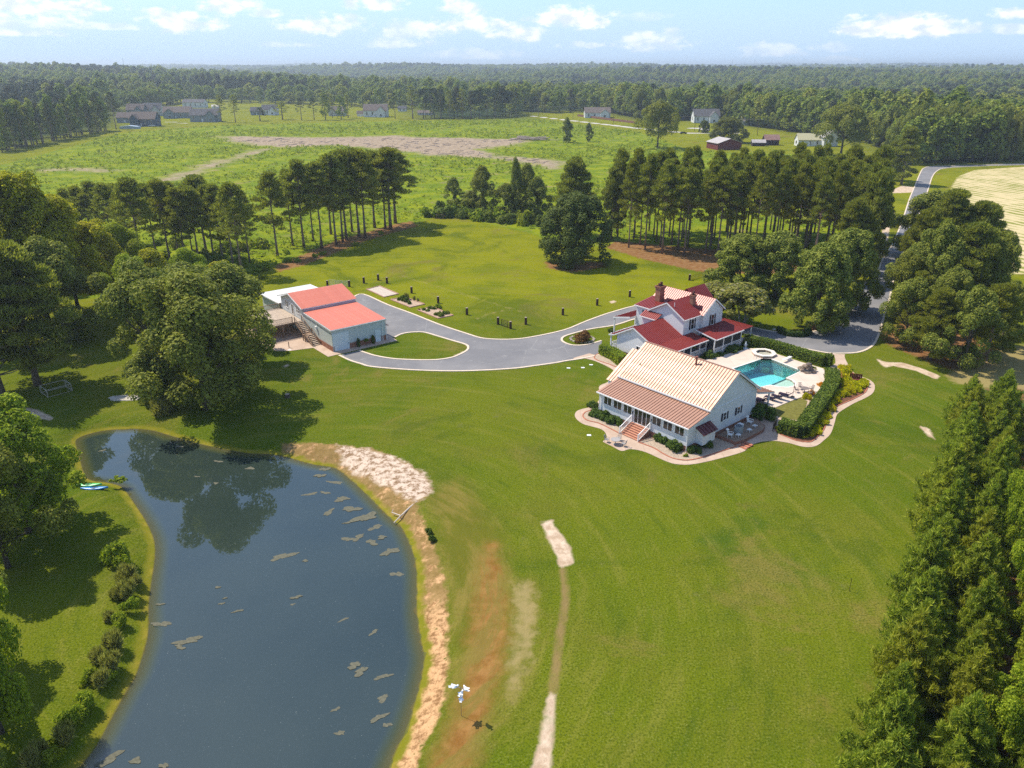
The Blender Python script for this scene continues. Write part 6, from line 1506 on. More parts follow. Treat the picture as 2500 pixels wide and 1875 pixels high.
# garden bench in the juniper bed
gb = thing('garden_bench', (*P(*zp(1700, 690)), 0.05), 'dark red slatted timber bench in the juniper bed', 'bench', math.radians(-15))
RW = mat('dark_red_timber', (0.16, 0.035, 0.030), 0.8, 0.2, var=0.2)
for i in range(7): MB().box(-0.9 + i*.26, -0.66 + i*.26 - .01, 0.25, 0.3, .45, 1.25).build('back_slat', RW, gb)
for i in range(3): MB().box(-.92, .92, -0.25 + i*.17, -0.10 + i*.17, .42, .46).build('seat_slat', RW, gb)
for x in (-.85, .85):
    for y in (-.2, .24): MB().bar((x, y, 0), (x, y, .44), .07).build('leg', RW, gb)
# things on the gravel terrace
TZ = 0.43
acu = thing('air_conditioner', (*L2W(9.0, -1.5), TZ), 'grey round-cornered air conditioning unit on the gravel terrace', 'air conditioner', ANG)
GREY = mat('grey_enamel', (0.30, 0.34, 0.36), 0.5, 0.4)
MB().prism([(0.5*math.copysign(abs(math.cos(t))**.5, math.cos(t)), 0.5*math.copysign(abs(math.sin(t))**.5, math.sin(t))) for t in [2*math.pi*(i+.5)/20 for i in range(20)]], 0, 0.95).build('casing', GREY, acu)
mb = MB()
for r in (0.12, 0.22, 0.32, 0.42):
    pr = [(r*math.cos(2*math.pi*k/16), r*math.sin(2*math.pi*k/16), .97) for k in range(17)]; mb.tube(pr, 0.012, 4, False)
mb.build('fan_grille', IRON, acu)
hb = thing('utility_box', (*L2W(10.3, -0.9), TZ), 'white utility box beside the air conditioner', 'utility box', ANG)
MB().box(-.35, .35, -.3, .3, 0, .55).build('box', PLAST, hb); MB().box(-.38, .38, -.33, .33, .55, .6).build('lid', PLAST, hb)
def adir(x, y, rot, lab):
    o = thing('garden_chair', (*L2W(x, y), TZ), lab, 'chair', ANG + math.radians(rot), 'white resin chairs on the gravel terrace')
    MB().box(-.3, .3, -.25, .3, .32, .37).build('seat', PLAST, o)
    mb = MB().add([(-.32, -.25, .35), (.32, -.25, .35), (.26, -.45, 1.0), (-.26, -.45, 1.0), (-.32, -.2, .35), (.32, -.2, .35), (.26, -.4, 1.0), (-.26, -.4, 1.0)], [(0,1,2,3),(4,5,6,7),(0,1,5,4),(1,2,6,5),(2,3,7,6),(3,0,4,7)]); mb.cyl(0, -.42, .95, 1.1, .24, .12, 8).build('backrest', PLAST, o)
    for sx in (-.33, .33):
        MB().bar((sx, -.3, .58), (sx, .35, .58), .09, .04).build('armrest', PLAST, o)
        for y_ in (-.25, .32): MB().bar((sx, y_, 0), (sx, y_, .57), .06).build('leg', PLAST, o)
adir(7.1, -1.5, 200, 'white resin chair at the near end of the gravel terrace'); adir(12.4, -1.0, 190, 'tall-backed white resin chair by the huge dark shrub')
for i, (x, y) in enumerate(((7.9, -2.2), (10.3, -2.3), (11.9, -2.1))):
    o = thing('footstool', (*L2W(x, y), TZ), ['near', 'middle', 'far'][i] + ' white slatted footstool along the edge of the gravel terrace', 'stool', ANG)
    for k in range(4): MB().box(-.28 + k*.15, -.17 + k*.15, -.25, .25, .3, .34).build('slat', PLAST, o)
    for sx in (-.25, .25):
        for y_ in (-.2, .2): MB().bar((sx, y_, 0), (sx, y_, .3), .05).build('leg', PLAST, o)
ig = thing('garden_gate', (*P(*zp(650, 1320)), 0.03), 'open black iron garden gate at the end of the hooked hedge', 'gate')
a = Vector(P(*zp(700, 1250))) - Vector(P(*zp(650, 1320))); mb = MB()
for k in range(9): q = a * (k / 8); mb.bar((q.x, q.y, .05), (q.x, q.y, 1.25), .035)
mb.build('bars', IRON, ig); MB().bar((0, 0, .15), (a.x, a.y, .15), .05).bar((0, 0, 1.15), (a.x, a.y, 1.15), .05).build('rails', IRON, ig)
# island stones round the reddish bush
rc_ = P(*zh(115, 520)); rg_ = thing('stone_ring', (*rc_, 0), 'low ring of pale edging stones round the reddish bush', 'stone ring')
for k in range(18):
    t = 2*math.pi*k/18; MB().blob((0, 0, .08), (.32, .22, .14), k, 1, .15).build('stone', mat('pale_stone', (0.50, 0.42, 0.34), 0.9, 0.1, var=.2), rg_, False, (2.1*math.cos(t), 1.9*math.sin(t), 0))
# kayaks
def kayak(u, v, m, lab, rot, z=ZW+0.75):
    x, y = P(u, v, z); o = thing('kayak', (x, y, z), lab, 'kayak', rot); L = 1.55; n = 12; mb = MB()
    vs = []
    for i in range(n + 1):
        t = -1 + 2*i/n; w = 0.36 * max(0.03, (1 - abs(t)**2.4)); k = 0.08*t*t
        for j in range(8):
            a = 2*math.pi*j/8; vs.append((t*L, w*math.cos(a), 0.17 + k + (0.17 if math.sin(a) < 0 else 0.11)*math.sin(a)))
    fs = [(i*8+j, i*8+(j+1) % 8, (i+1)*8+(j+1) % 8, (i+1)*8+j) for i in range(n) for j in range(8)] + [tuple(range(8)), tuple(n*8+j for j in range(8))]
    mb.add(vs, fs).build('hull', m, o, True)
    c = MB(); c.tube([(0.42*math.cos(t), .21*math.sin(t), .285) for t in [2*math.pi*k/14 for k in range(15)]], .025, 5, False); c.build('cockpit_rim', IRON, o)
    MB().box(-.2, .12, -.15, .15, .24, .275).build('seat', IRON, o)
kayak(231, 1195, mat('blue_plastic', (0.02, 0.22, 0.55), 0.35, 0.5, var=.05), 'bright blue kayak lying on the pond bank', math.radians(5))
kayak(216, 1187, mat('green_plastic', (0.10, 0.55, 0.16), 0.35, 0.5, var=.05), 'green kayak lying behind the blue one on the pond bank', math.radians(4))
# driftwood on the east bank
dw = thing('driftwood', (*P(*z6(1930, 745), -.4), -.45), 'bleached forked branch lying across the east bank into the pond', 'branch')
def rq(u, v, z=-.4): q = P(*z6(u, v), z); return (q[0]-dw.location.x, q[1]-dw.location.y, z + .5)
MB().tube([rq(1872, 805, -.75), rq(1915, 762, -.4), rq(1975, 705, -.2), rq(2012, 678, -.1)], [.05, .08, .09, .11], 6).build('limb', mat('bleached_wood', (0.58, 0.50, 0.42), 0.9, .1), dw)
MB().tube([rq(1915, 762, -.35), rq(1860, 742, -.5), rq(1868, 725, -.3)], [.07, .05, .03], 6).build('fork', MATS['bleached_wood'], dw)
# white bird decoys spinning on a pole
bz = P(1126.5, 1748)
bd = thing('bird_decoy_pole', (*bz, 0), 'thin pole carrying four white bird decoys beside the pond track', 'bird decoy')
MB().cyl(0, 0, -.1, 2.9, 0.02, 0.015, 6).build('pole', MET, bd)
MB().bar((-.45, .1, 2.75), (.42, -.1, 2.75), .03).bar((0, 0, 2.3), (.05, -.3, 2.2), .03).build('arms', MET, bd)
WB = mat('white_plastic_sheet', (0.86, 0.87, 0.90), 0.5, 0.4, var=.03)
for (x, y, z, r) in ((-.48, .1, 2.78, .3), (.42, -.1, 2.75, 2.2), (0.02, -.05, 2.25, 1.2), (.04, -.2, 1.85, 1.5)):
    b = MB().blob((0, 0, 0), (.27, .15, .14), 2, 2, .06); b.blob((.27, 0, .10), (.10, .085, .085), 1, 1, .02)
    b.add([(-.2, -.05, 0), (-.42, -.10, .03), (-.42, .10, .03), (-.2, .05, .05)], [(0, 1, 2, 3)]); b.add([(.12, .1, .05), (-.16, .22, .10), (-.26, .05, .07)], [(0, 1, 2)]); b.add([(.12, -.1, .05), (-.16, -.22, .10), (-.26, -.05, .07)], [(0, 1, 2)])
    o = b.build('bird', WB, bd, False, (x, y, z)); o.rotation_euler = (0.2, 0.2, r)
# swing frame and second frame under the trees, left
zs = Zc(60, 850, 5.53)
def frame(pts, h, m, label, cat, t=.09):
    b = [Vector((*P(*zs(*p)), 0)) for p in pts]; c = b[0]; o = thing('metal_frame', tuple(c), label, cat); mb = MB(); k = len(b)
    for i in range(k):
        a_, b_ = b[i]-c, b[(i+1) % k]-c; up = Vector((0, 0, h)); mb.bar(a_, b_, t); mb.bar(a_ + up, b_ + up, t); mb.bar(a_, a_ + up, t); mb.bar(a_, b_ + up, t * .6) if i % 2 else None
    mb.build('bars', m, o)
frame([(320, 665), (645, 575), (560, 520), (225, 600)], 1.1, mat('weathered_tube', (0.42, 0.37, 0.30), 0.7, .3), 'open rectangular metal tube frame under the dark trees', 'metal frame')
frame([(1480, 400), (1560, 380), (1530, 330), (1440, 350)], 1.3, MATS['weathered_tube'], 'small metal cage under the pond-bank oaks', 'metal cage')
rk = link('flat_rock', MB().blob((0, 0, 0), (2.6, 1.1, .12), 5, 3, .12).mesh('flat_rock', mat('pale_rock', (0.46, 0.42, 0.36), .9, .1, var=.2))); rk.location = (*P(*zs(1385, 675)), 0.02); props(rk, 'long flat pale rock slab in the shade north of the pond', 'rock')
rk = link('flat_rock', rk.data); rk.location = (*P(*zs(1600, 640)), .02); rk.scale = (.4, .4, 1); props(rk, 'short flat pale rock beside the long slab', 'rock')
tm_ = thing('tree_stump', (*P(702, 970), 0), 'sawn grey stump on the shaded lawn', 'stump'); MB().cyl(0, 0, -.1, .5, .42, .36, 10).build('trunk', BARK, tm_); MB().cyl(0, 0, .502, .54, .34, .33, 10).build('cut_top', POSTT, tm_)
# little white lids set in the lawn
for i, (u, v, l) in enumerate([(1438, 1063, 'white utility lid in the lawn left of the cottage'), (1423, 898, 'white utility lid nearer the driveway left of the cottage'), (1443, 891, 'second white utility lid near the gravel bed'), (1388, 899, 'small white lid at the driveway edge'), (1890, 804, 'white utility lid in the grass under the maples'), (707, 855, 'pale lid in the grass below the barn patio')]):
    o = link('ground_marker', MB().box(-.28, .28, -.2, .2, 0, .06).mesh('ground_marker', PLAST)); o.location = (*P(u, v), 0); props(o, l, 'utility lid')
wp_ = thing('wooden_marker', (*P(2073, 1444), 0), 'thin dark stake standing alone on the right lawn', 'stake'); MB().cyl(0, 0, 0, 1.5, .02, .02, 6).build('shaft', POSTM, wp_)
wp_ = thing('wooden_marker', (*P(620 + 380/4.424, 640 + 925/4.424), 0), 'short brown post on the patio beside the barn stairs', 'stake'); MB().cyl(0, 0, 0, 1.1, .08, .07, 8).build('shaft', WOOD, wp_)
# log pile in the cut-over field
lp_ = thing('log_pile', (*P(1305, 342), 0), 'pile of grey felled trunks in the middle of the weedy field', 'log pile')
rr = random.Random(9)
for k in range(22):
    a = rr.uniform(-.7, .7); L = rr.uniform(3, 8); x, y, z = rr.uniform(-13, 9), rr.uniform(-6, 6), rr.uniform(.3, 2.0)
    MB().tube([(x-L*math.cos(a)/1, y-L*math.sin(a), z), (x+L*math.cos(a), y+L*math.sin(a), z+rr.uniform(-.4, 1.2))], [.35, .22], 6).build('log', MATS['dead_wood'], lp_)
# ------------------------------------------------------------------ far houses
ROOFG = mat('grey_shingle', (0.12, 0.115, 0.12), .9, .1, var=.2, scale=2); ROOFB = mat('brown_shingle', (0.16, 0.13, 0.115), .9, .1, var=.2, scale=2); ROOFT = mat('tin_roof', (0.42, 0.38, 0.36), .6, .4, var=.25, scale=1)
ROOFY = mat('cream_roof', (0.52, 0.47, 0.28), .7, .3, var=.1, scale=1); WGREY = mat('grey_siding', (0.24, 0.27, 0.28), .8, .2); WBLUE = mat('slate_blue_siding', (0.10, 0.13, 0.17), .8, .2); WWHT = mat('white_siding', (0.66, 0.66, 0.64), .7, .3); WCRM = mat('cream_siding', (0.50, 0.48, 0.43), .8, .2)
WRED = mat('weathered_red_boards', (0.16, 0.045, 0.04), .9, .1, var=.3); WGRN = mat('faded_green_tin', (0.30, 0.38, 0.30), .7, .3, var=.15); WDK = mat('blackened_boards', (0.06, 0.035, 0.035), .9, .1, var=.3)
def far_house(u0, u1, vb, vt, wm, rm, label, cat='house', depth=0.55, ang=0.0, wing=0, eave=.52, name='house', win=4, ridge='x'):
    c = ((u0+u1)/2, vb); k = mpx(c); W = (u1-u0)*k; D = W*depth; H = max(3.0, hgt(c, vt)); ze = H*eave
    x, y = P(*c); o = thing(name, (x, y + D/2, 0), label, cat, ang)
    if ridge == 'x':
        MB().box(-W/2, W/2, -D/2, D/2, 0, ze).wall([(-D/2, ze), (D/2, ze), (0, H*.98)], 'x', -W/2+.01, W/2-.01).build('wall', wm, o)
        r = MB()
        for s in (-1, 1): r.add([(-W/2-.5, s*(D/2+.5), ze-.25), (W/2+.5, s*(D/2+.5), ze-.25), (W/2+.5, 0, H), (-W/2-.5, 0, H), (-W/2-.5, s*(D/2+.5), ze-.05), (W/2+.5, s*(D/2+.5), ze-.05), (W/2+.5, 0, H+.2), (-W/2-.5, 0, H+.2)], [(0,1,2,3),(4,5,6,7),(0,1,5,4),(1,2,6,5),(2,3,7,6),(3,0,4,7)])
    else:
        MB().box(-W/2, W/2, -D/2, D/2, 0, ze).wall([(-W/2, ze), (W/2, ze), (0, H*.98)], 'y', -D/2+.01, D/2-.01).build('wall', wm, o)
        r = MB()
        for s in (-1, 1): r.add([(s*(W/2+.5), -D/2-.5, ze-.25), (s*(W/2+.5), D/2+.5, ze-.25), (0, D/2+.5, H), (0, -D/2-.5, H), (s*(W/2+.5), -D/2-.5, ze-.05), (s*(W/2+.5), D/2+.5, ze-.05), (0, D/2+.5, H+.2), (0, -D/2-.5, H+.2)], [(0,1,2,3),(4,5,6,7),(0,1,5,4),(1,2,6,5),(2,3,7,6),(3,0,4,7)])
    roof = r.build('roof', rm, o)
    if wing:
        w = W*.34; x0 = wing*W*.26; Hw = H*.86
        MB().box(x0-w/2, x0+w/2, -D/2-3, -D/2+.5, 0, ze*.98).wall([(x0-w/2, ze*.98), (x0+w/2, ze*.98), (x0, Hw)], 'y', -D/2-2.99, 0).build('wing_wall', wm, o)
        q = MB()
        for s in (-1, 1): q.add([(x0+s*(w/2+.4), -D/2-3.4, ze-.3), (x0+s*(w/2+.4), 0, ze-.3), (x0, 0, Hw), (x0, -D/2-3.4, Hw), (x0+s*(w/2+.4), -D/2-3.4, ze-.1), (x0+s*(w/2+.4), 0, ze-.1), (x0, 0, Hw+.2), (x0, -D/2-3.4, Hw+.2)], [(0,1,2,3),(4,5,6,7),(0,1,5,4),(1,2,6,5),(2,3,7,6),(3,0,4,7)])
        q.build('wing_roof', rm, o)
        window(o, (0, -D/2-3, 0), (1, 0), (0, -1), x0-.9, x0+.9, 1.0, min(2.6, ze*.8), 2)
    for i in range(win):
        a = -W/2 + W*(i+.6)/(win+.2)
        if wing and abs(a - wing*W*.26) < W*.2: continue
        window(o, (0, -D/2, 0), (1, 0), (0, -1), a-.6, a+.6, ze*.3, ze*.8, 2)
    if win: door(o, (0, -D/2, 0), (1, 0), (0, -1), -W*.08, -W*.08+1.1, 0, 2.3, W_TRIM)
    for s in (-1, 1):
        if win: window(o, (s*W/2, 0, 0), (0, 1), (s, 0), -1, 1, ze*.35, ze*.8, 1)
    return o
far_house(318, 380, 309, 274, WBLUE, ROOFB, 'dark slate-blue house beside the white pickup at the field edge', wing=-1)
far_house(286, 330, 300, 275, WGREY, ROOFB, 'grey house half behind the slate-blue one', win=2)
far_house(310, 352, 284, 254, WGREY, ROOFB, 'tan-roofed grey house behind the slate-blue house', wing=1); far_house(352, 394, 283, 252, WCRM, ROOFG, 'cream house with dark shingles behind the slate-blue house', wing=1)
far_house(398, 462, 289, 261, WGREY, ROOFB, 'grey gabled house in the middle of the far street', wing=-1, ang=.2); far_house(464, 530, 298, 266, WGREY, ROOFG, 'grey house with open carport at the field edge', wing=1, ang=.1)
far_house(446, 498, 263, 243, WWHT, ROOFG, 'white two-storey house at the back of the far street', eave=.66); far_house(612, 645, 281, 262, WGREY, ROOFG, 'low grey house left of the white dormer house', win=2); far_house(640, 676, 281, 256, WWHT, ROOFG, 'white house with a front dormer among the far pines', wing=1)
far_house(517, 533, 264, 256, WWHT, ROOFT, 'small white shed behind the far street', 'shed', win=1, name='shed')
far_house(888, 945, 286, 255, WWHT, ROOFB, 'white house with brown roof between two clumps of far pines', wing=1, ridge='x'); far_house(872, 890, 284, 271, WWHT, ROOFB, 'small white garage beside the brown-roofed white house', 'garage', win=1, name='garage')
far_house(802, 842, 283, 260, WCRM, ROOFB, 'cream house behind the far pine clump', wing=-1); far_house(972, 992, 272, 259, WWHT, ROOFG, 'small white house seen between far trees', win=2); far_house(1020, 1056, 281, 270, WCRM, ROOFB, 'low cream house behind the dark line of pines', win=3)
far_house(1428, 1490, 288, 263, WWHT, ROOFB, 'white house behind the brown fence by the far road', wing=1); far_house(1694, 1756, 300, 267, WWHT, ROOFG, 'large white gabled house with dark windows beyond the field', wing=1, eave=.5); far_house(1811, 1836, 306, 286, WWHT, ROOFT, 'small white house right of the large gabled one', win=2)
far_house(1868, 1886, 285, 268, WWHT, ROOFG, 'white gable peeping from the far wood', win=1); far_house(145, 160, 270, 259, WWHT, ROOFT, 'white roof among the trees at far left', win=1)
b_ = far_house(1742, 1806, 366, 339, WRED, ROOFT, 'red and faded green barn with tin roof beyond the pine stand', 'barn', .9, .25, name='small_barn', win=0, eave=.62, ridge='y')
far_house(1838, 1868, 357, 342, WDK, ROOFT, 'low dark shed with light tin roof', 'shed', .6, -.1, name='shed', win=0, eave=.6); far_house(1867, 1901, 355, 330, WDK, mat('rusty_tin', (0.30, 0.17, 0.14), .7, .3, var=.3, scale=1), 'dark shed with rusty pink tin roof', 'shed', .6, 0, name='shed', win=0, eave=.55)
far_house(1948, 2005, 357, 327, WWHT, ROOFY, 'white farm cottage with cream roof under the spreading tree', wing=0, win=3, depth=.5); far_house(2005, 2042, 358, 320, WWHT, ROOFT, 'white gabled barn beside the cream-roofed cottage', 'barn', 1.0, 0.2, name='small_barn', win=1, ridge='y', eave=.6)
# white pickup and cars, tiny
def vehicle(u, v, m, label, cat, pick=False, rot=0.0):
    o = thing('pickup_truck' if pick else 'parked_car', (*P(u, v), 0), label, cat, rot)
    MB().box(-2.4, 2.4, -.9, .9, .45, 1.0).box(-2.5, 2.5, -.85, .85, .5, .8).build('body', m, o)
    MB().wall([(-.9, 1.0), (1.3, 1.0), (.8, 1.6), (-.5, 1.6)] if pick else [(-1.9, 1.0), (1.4, 1.0), (.8, 1.5), (-1.3, 1.5)], 'y', -.8, .8).build('cabin', m, o)
    MB().wall([(-.75, 1.05), (1.1, 1.05), (.72, 1.52), (-.45, 1.52)], 'y', -.82, .82).build('window', GLASS, o)
    for x in (-1.5, 1.5):
        for y in (-.9, .9): MB().tube([(x, y-.12, .36), (x, y+.12, .36)], .36, 10).build('wheel', IRON, o)
vehicle(372, 309, PLAST, 'white pickup parked in front of the slate-blue house', 'pickup', True); vehicle(516, 298, mat('silver_car', (.35, .36, .38), .35, .5), 'silver car under the grey carport', 'car'); vehicle(1668, 327, IRON, 'dark car on the far road beside the big spreading tree', 'car')
pl = thing('storage_tent', (*P(318, 314), 0), 'low blue-white tarpaulin shelter at the field edge', 'shelter'); MB().wall([(-7, 0), (7, 0), (7, 1.6), (0, 2.4), (-7, 1.6)], 'y', -2.5, 2.5).build('cover', mat('pale_tarp', (.36, .45, .55), .6, .3), pl)
fn = thing('brown_fence', (*P(1490, 290), 0), 'long low brown fence beside the far road', 'fence')
a = Vector(P(1410, 284)) - Vector(P(1490, 290)); b = Vector(P(1552, 302)) - Vector(P(1490, 290))
MB().bar((a.x, a.y, 1), (b.x, b.y, 1), .2, 1.8).build('boards', mat('brown_fence_boards', (.22, .11, .08), .9, .1), fn)
for i in range(9): q = a.lerp(b, i/8); MB().bar((q.x, q.y-.2, 0), (q.x, q.y-.2, 2.1), .2).build('post', WOOD, fn)
# power line along the far road
prev = None; pw_ = thing('power_line', (*P(1290, 280), 0), 'thin wires strung between far roadside poles', 'power line'); wm_ = MB(); org = Vector(pw_.location)
for i, (u, v) in enumerate([(1290, 282), (1400, 291), (1500, 303), (1600, 314), (1700, 322), (1855, 332), (1990, 338), (2090, 345)]):
    x, y = P(u, v); o = thing('utility_pole', (x, y + 6, 0), '%s of the utility poles along the far road, counted from the left' % ORD[i], 'utility pole', group='utility poles along the far road')
    MB().cyl(0, 0, 0, 11, .18, .12, 6).build('shaft', POSTM, o); MB().bar((-1.2, 0, 10.4), (1.2, 0, 10.4), .14).build('crossarm', POSTM, o)
    p = Vector((x, y + 6, 10.5)) - org
    if prev is not None:
        for dy in (-1, 1): m_ = prev.lerp(p, .5) + Vector((0, dy, -1.6)); wm_.tube([prev + Vector((0, dy, 0)), m_, p + Vector((0, dy, 0))], .035, 4, False)
    prev = p
wm_.build('wires', IRON, pw_)
def mast(u, vt, d, label):
    r = ray(u, 158); x = r.x / r.y * d; k = d * math.cos(PITCH) / FPX; H = min(78.0, CH + (158 - vt) * k * 1.05); o = thing('radio_mast', (x, d, 0), label, 'radio mast'); mb = MB()
    for i in range(3): a_ = i*2.09; mb.bar((1.2*math.cos(a_), 1.2*math.sin(a_), 0), (.5*math.cos(a_), .5*math.sin(a_), H), .5)
    for j in range(24): z = H*j/24; mb.bar((-1, 0, z), (1, .5, z + H/24), .3)
    mb.build('lattice', mat('mast_steel', (.35, .35, .37), .6, .3), o)
mast(302, 142, 4200, 'thin radio mast on the left horizon'); mast(1787, 137, 5200, 'left of the two tall thin masts on the right horizon'); mast(1842, 136, 5200, 'right of the two tall thin masts on the right horizon'); mast(1818, 151, 5200, 'short mast between the two tall ones on the right horizon')
# ------------------------------------------------------------------ woods
def far_proto(name, seed, H, R, n, cr, leaves, size, shape, tr, m, z0=1.0, flat=1.0):
    rs = np.random.RandomState(seed); cl = round_clumps(rs, R - cr*.5, z0 + cr, H - cr*.6, n, cr, .2, shape)
    PROTO[name] = (H, R, trunk_mesh('trunk', BARK, H*.6, tr, [], seed=seed), crown_mesh('crown', m, rs, cl, leaves, size, .4, flat), None)
far_proto('fA', 81, 18, 6.5, 34, 1.9, 1100, .62, 'round', .35, L_FOR); far_proto('fB', 82, 20, 5.5, 34, 1.7, 1100, .60, 'oval', .35, L_FOR); far_proto('fC', 83, 16, 6.5, 34, 1.8, 1100, .60, 'round', .3, leafmat('forest_leaves_light', (0.100, 0.150, 0.018), (0.290, 0.330, 0.040), .35, .15, tint=(.22, .20, .04), tk=.5))
L_FP = leafmat('forest_pine', (0.040, 0.068, 0.022), (0.100, 0.125, 0.038), .15, .3, tint=(.12, .095, .055), tk=.5)
far_proto('fP', 84, 22, 3.6, 22, 1.3, 800, .50, 'oval', .25, L_FP, 9.0)
for kx in ('fP2',):
    make_pine(kx, 85, 22, 3.6, 8.0, 40, 1500, .25, L_FP)
# individually built trees along the near edge of the woods, and round the far houses
def dense(line, sp):
    out = []
    for i in range(len(line)-1):
        a, b = Vector(line[i]), Vector(line[i+1]); n = max(1, int((b-a).length/sp)); out += [a.lerp(b, j/n) for j in range(n)]
    return out
rf_ = random.Random(21); cnt = 0; front = []
def edge(px, sp, kinds, depth_rows, Hr, Rr, lab, grp, name='tree', rowgap=8):
    global cnt
    for r_ in range(depth_rows):
        for p in dense(PP(px), sp):
            x, y = p.x + rf_.uniform(-sp*.4, sp*.4), p.y + r_*rowgap + rf_.uniform(-2, 2)
            if abs(x) > y*.70 + 6: continue
            plant(rf_.choice(kinds), None, 0, 0, lab, group=grp, name=name, xy=(x, y), H=rf_.uniform(*Hr), R=rf_.uniform(*Rr)); cnt += 1
edge([(2235,402),(2330,396),(2520,394)], 8, ['oak2', 'spread', 'fB'], 3, (20, 26), (5.5, 8.5), 'tall leafy tree at the edge of the wood beyond the crop field', 'trees at the wood edge beyond the crop field')
edge([(-10,372),(60,358),(130,343),(200,328),(262,318)], 7.5, ['fP2', 'darkpine', 'fP2', 'fB'], 3, (19, 27), (3.8, 5.5), 'dark tree in the pine belt left of the far street', 'trees in the pine belt left of the far street', 'pine_tree')
edge([(1030,289),(1100,291),(1190,288),(1270,283)], 8, ['fP2', 'darkpine', 'fP'], 2, (22, 28), (4, 6), 'dark pine in the long belt behind the logged ground', 'pines in the belt behind the logged ground', 'pine_tree')
edge([(533,298),(570,299),(608,297)], 8, ['darkpine', 'fP2'], 1, (21, 27), (4, 6), 'tall pine in the clump right of the grey carport house', 'pines in the clump right of the carport house', 'pine_tree')
edge([(735,293),(800,293),(868,291)], 9, ['fP2', 'darkpine', 'fB'], 1, (17, 25), (4, 6), 'dark tree in the belt left of the brown-roofed white house', 'trees left of the brown-roofed white house')
for i, (b, t, w, k) in enumerate([((690, 292), 246, 44, 'darkpine'), ((635, 295), 262, 44, 'fP2'), ((1008, 290), 208, 40, 'darkpine'), ((965, 290), 226, 26, 'fP2'), ((812, 288), 232, 22, 'darkpine'), ((850, 288), 230, 26, 'darkpine'), ((1315, 284), 238, 14, 'fP2')]):
    plant(k, b, t, w, ['dark spreading pine right of the clump of far pines', 'shorter dark pine among the far houses', 'tall dark pine right of the brown-roofed white house', 'thin pine beside the tall dark one', 'thin pine left of the far belt of trees', 'second thin pine left of the far belt', 'thin upright tree at the start of the far road'][i], name='pine_tree')
edge([(1290,272),(1350,276),(1420,272),(1500,276),(1560,290)], 11, ['fA', 'fB', 'fC', 'fP'], 2, (16, 23), (5.5, 8), 'leafy tree behind the white house by the far road', 'trees behind the white house by the far road')
edge([(1570,292),(1700,288),(1830,306),(1950,324),(2060,338),(2140,350),(2180,372)], 10, ['fA', 'fB', 'fC', 'oak2'], 2, (17, 25), (5.5, 8.5), 'leafy tree at the wood edge behind the old sheds', 'trees at the wood edge behind the old sheds')
edge([(270,272),(330,268),(420,252),(520,250),(640,252),(760,256),(880,262),(1000,268)], 19, ['fA', 'fC', 'fB', 'fC'], 3, (13, 23), (7, 11.5), 'rounded tree among the far street houses', 'trees among the far street houses', rowgap=20)
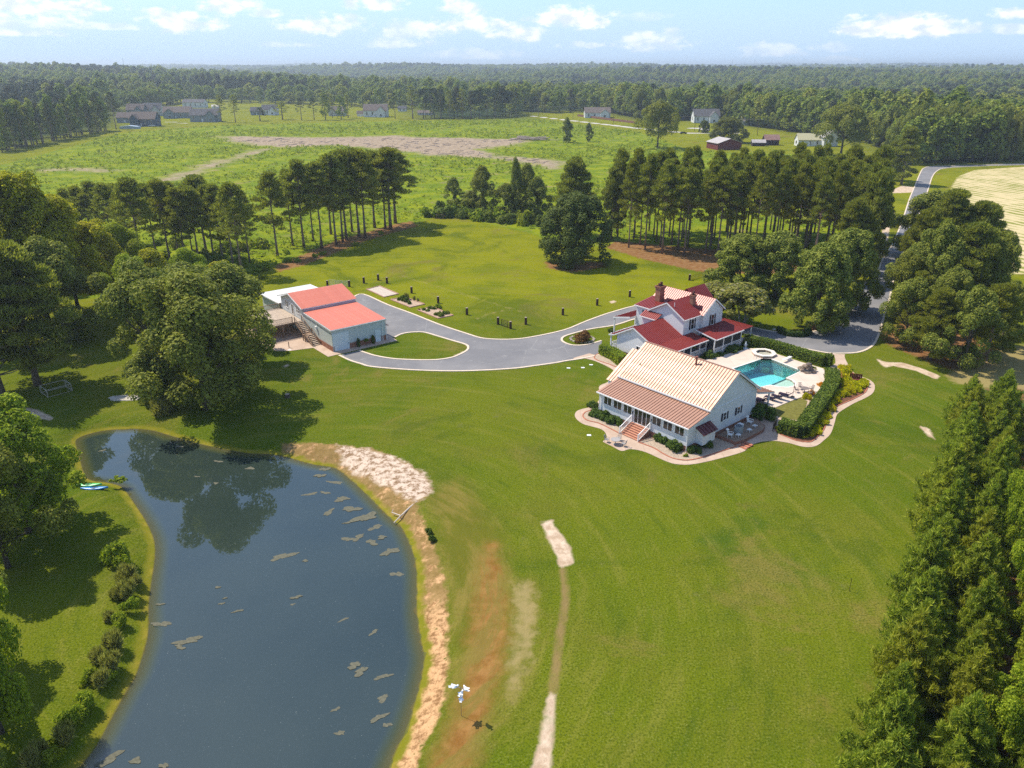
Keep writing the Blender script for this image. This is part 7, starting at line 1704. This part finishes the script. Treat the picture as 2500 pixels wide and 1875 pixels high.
# the wood itself: tens of thousands of crowns as one mass
def wood():
    rs = np.random.RandomState(77); X, Y, S, K = [], [], [], []
    y = 330.0
    while y < 11500:
        sp = 12.5 if y < 1300 else 12.5 + (y - 1300) * 0.0045
        n = int(y * 1.5 / sp)
        x = -y*.75 + (np.arange(n) + rs.uniform(-.45, .45, n)) * sp
        yy = y + rs.uniform(-.5, .5, n) * sp
        X.append(x); Y.append(yy); S.append(np.full(n, max(1.0, sp / 9.5)) * (0.62 + 0.75 * rs.rand(n)**1.5)); y += sp * (0.95 if y < 2500 else 1.3)
    X, Y, S = map(np.concatenate, (X, Y, S))
    d = sdist(X, Y, FORP)
    # clearings: back lots and meadows that show between the trees
    rsn = np.sin(X*.012+2)*np.cos(Y*.009+1)+.5*np.sin(X*.031-Y*.02)
    clear = (rsn > .95) & (Y < 1800) & (Y > 520)
    sub = (X < 60) & (X > -480) & (Y < 1080) & (rs.rand(len(X)) > .34)
    ok = (d < -6) & ~clear & ~sub
    X, Y, S, d = X[ok], Y[ok], S[ok], d[ok]; n = len(X)
    Z = terrain(X, Y) - 0.3
    me = bpy.data.meshes.new('forest_points'); me.vertices.add(n); me.vertices.foreach_set('co', np.stack([X, Y, Z], 1).astype(np.float32).ravel())
    patch = np.sin(X*.006+1.1)*np.sin(Y*.005)+.6*np.sin(X*.017+Y*.013)
    kind = np.where(patch + rs.normal(size=n)*.45 > .55, 3, rs.randint(0, 3, n)).astype(np.int32)
    tall = np.where(kind == 3, rs.uniform(.85, 1.1, n), rs.uniform(.8, 1.25, n)); 
    Sz = np.minimum(S**0.45, 1.6) * tall * (0.92 + 0.25*np.sin(X*.004+Y*.003))
    sc = np.stack([S, S, Sz], 1)
    a = me.attributes.new('scl', 'FLOAT_VECTOR', 'POINT'); a.data.foreach_set('vector', sc.astype(np.float32).ravel())
    a = me.attributes.new('rot', 'FLOAT_VECTOR', 'POINT'); a.data.foreach_set('vector', np.stack([np.zeros(n), np.zeros(n), rs.uniform(0, 6.28, n)], 1).astype(np.float32).ravel())
    a = me.attributes.new('kind', 'INT', 'POINT'); a.data.foreach_set('value', kind)
    o = link('forest', me)
    props(o, kind='stuff')
    ng = bpy.data.node_groups.new('forest_instances', 'GeometryNodeTree')
    ng.interface.new_socket('Geometry', in_out='INPUT', socket_type='NodeSocketGeometry'); ng.interface.new_socket('Geometry', in_out='OUTPUT', socket_type='NodeSocketGeometry')
    N, Lk = ng.nodes, ng.links; gi = N.new('NodeGroupInput'); go = N.new('NodeGroupOutput'); jn = N.new('GeometryNodeJoinGeometry')
    def na(name, typ):
        q = N.new('GeometryNodeInputNamedAttribute'); q.data_type = typ; q.inputs['Name'].default_value = name; return q.outputs['Attribute']
    kd, scl, rot = na('kind', 'INT'), na('scl', 'FLOAT_VECTOR'), na('rot', 'FLOAT_VECTOR')
    for i, pr in enumerate(('fA', 'fB', 'fC', 'fP')):
        src = next(q for q in bpy.data.objects if q.name.startswith('crown') and q.data == PROTO[pr][3])
        oi = N.new('GeometryNodeObjectInfo'); oi.inputs['Object'].default_value = src; oi.transform_space = 'ORIGINAL'
        cmp = N.new('FunctionNodeCompare'); cmp.data_type = 'INT'; cmp.operation = 'EQUAL'; Lk.new(kd, cmp.inputs['A'] if False else cmp.inputs[2]); cmp.inputs[3].default_value = i
        ip = N.new('GeometryNodeInstanceOnPoints'); Lk.new(gi.outputs[0], ip.inputs['Points']); Lk.new(cmp.outputs[0], ip.inputs['Selection']); Lk.new(oi.outputs['Geometry'], ip.inputs['Instance'])
        Lk.new(scl, ip.inputs['Scale']); Lk.new(rot, ip.inputs['Rotation']); Lk.new(ip.outputs[0], jn.inputs[0])
    Lk.new(jn.outputs[0], go.inputs[0])
    md = o.modifiers.new('instances', 'NODES'); md.node_group = ng
    print('forest crowns', n, 'edge trees', cnt)
wood()
# ------------------------------------------------------------------ moist summer air
hz, nt = newmat('haze')
pv = nt.new('ShaderNodeVolumePrincipled'); pv.inputs['Color'].default_value = (0.80, 0.90, 1.0, 1); pv.inputs['Density'].default_value = HAZE; pv.inputs['Anisotropy'].default_value = 0.3
o_ = nt.new('ShaderNodeOutputMaterial'); nt.l.new(pv.outputs[0], o_.inputs['Volume'])
props(MB().box(-15500, 15500, -1200, 16500, -36, 82).build('haze', hz), kind='stuff')
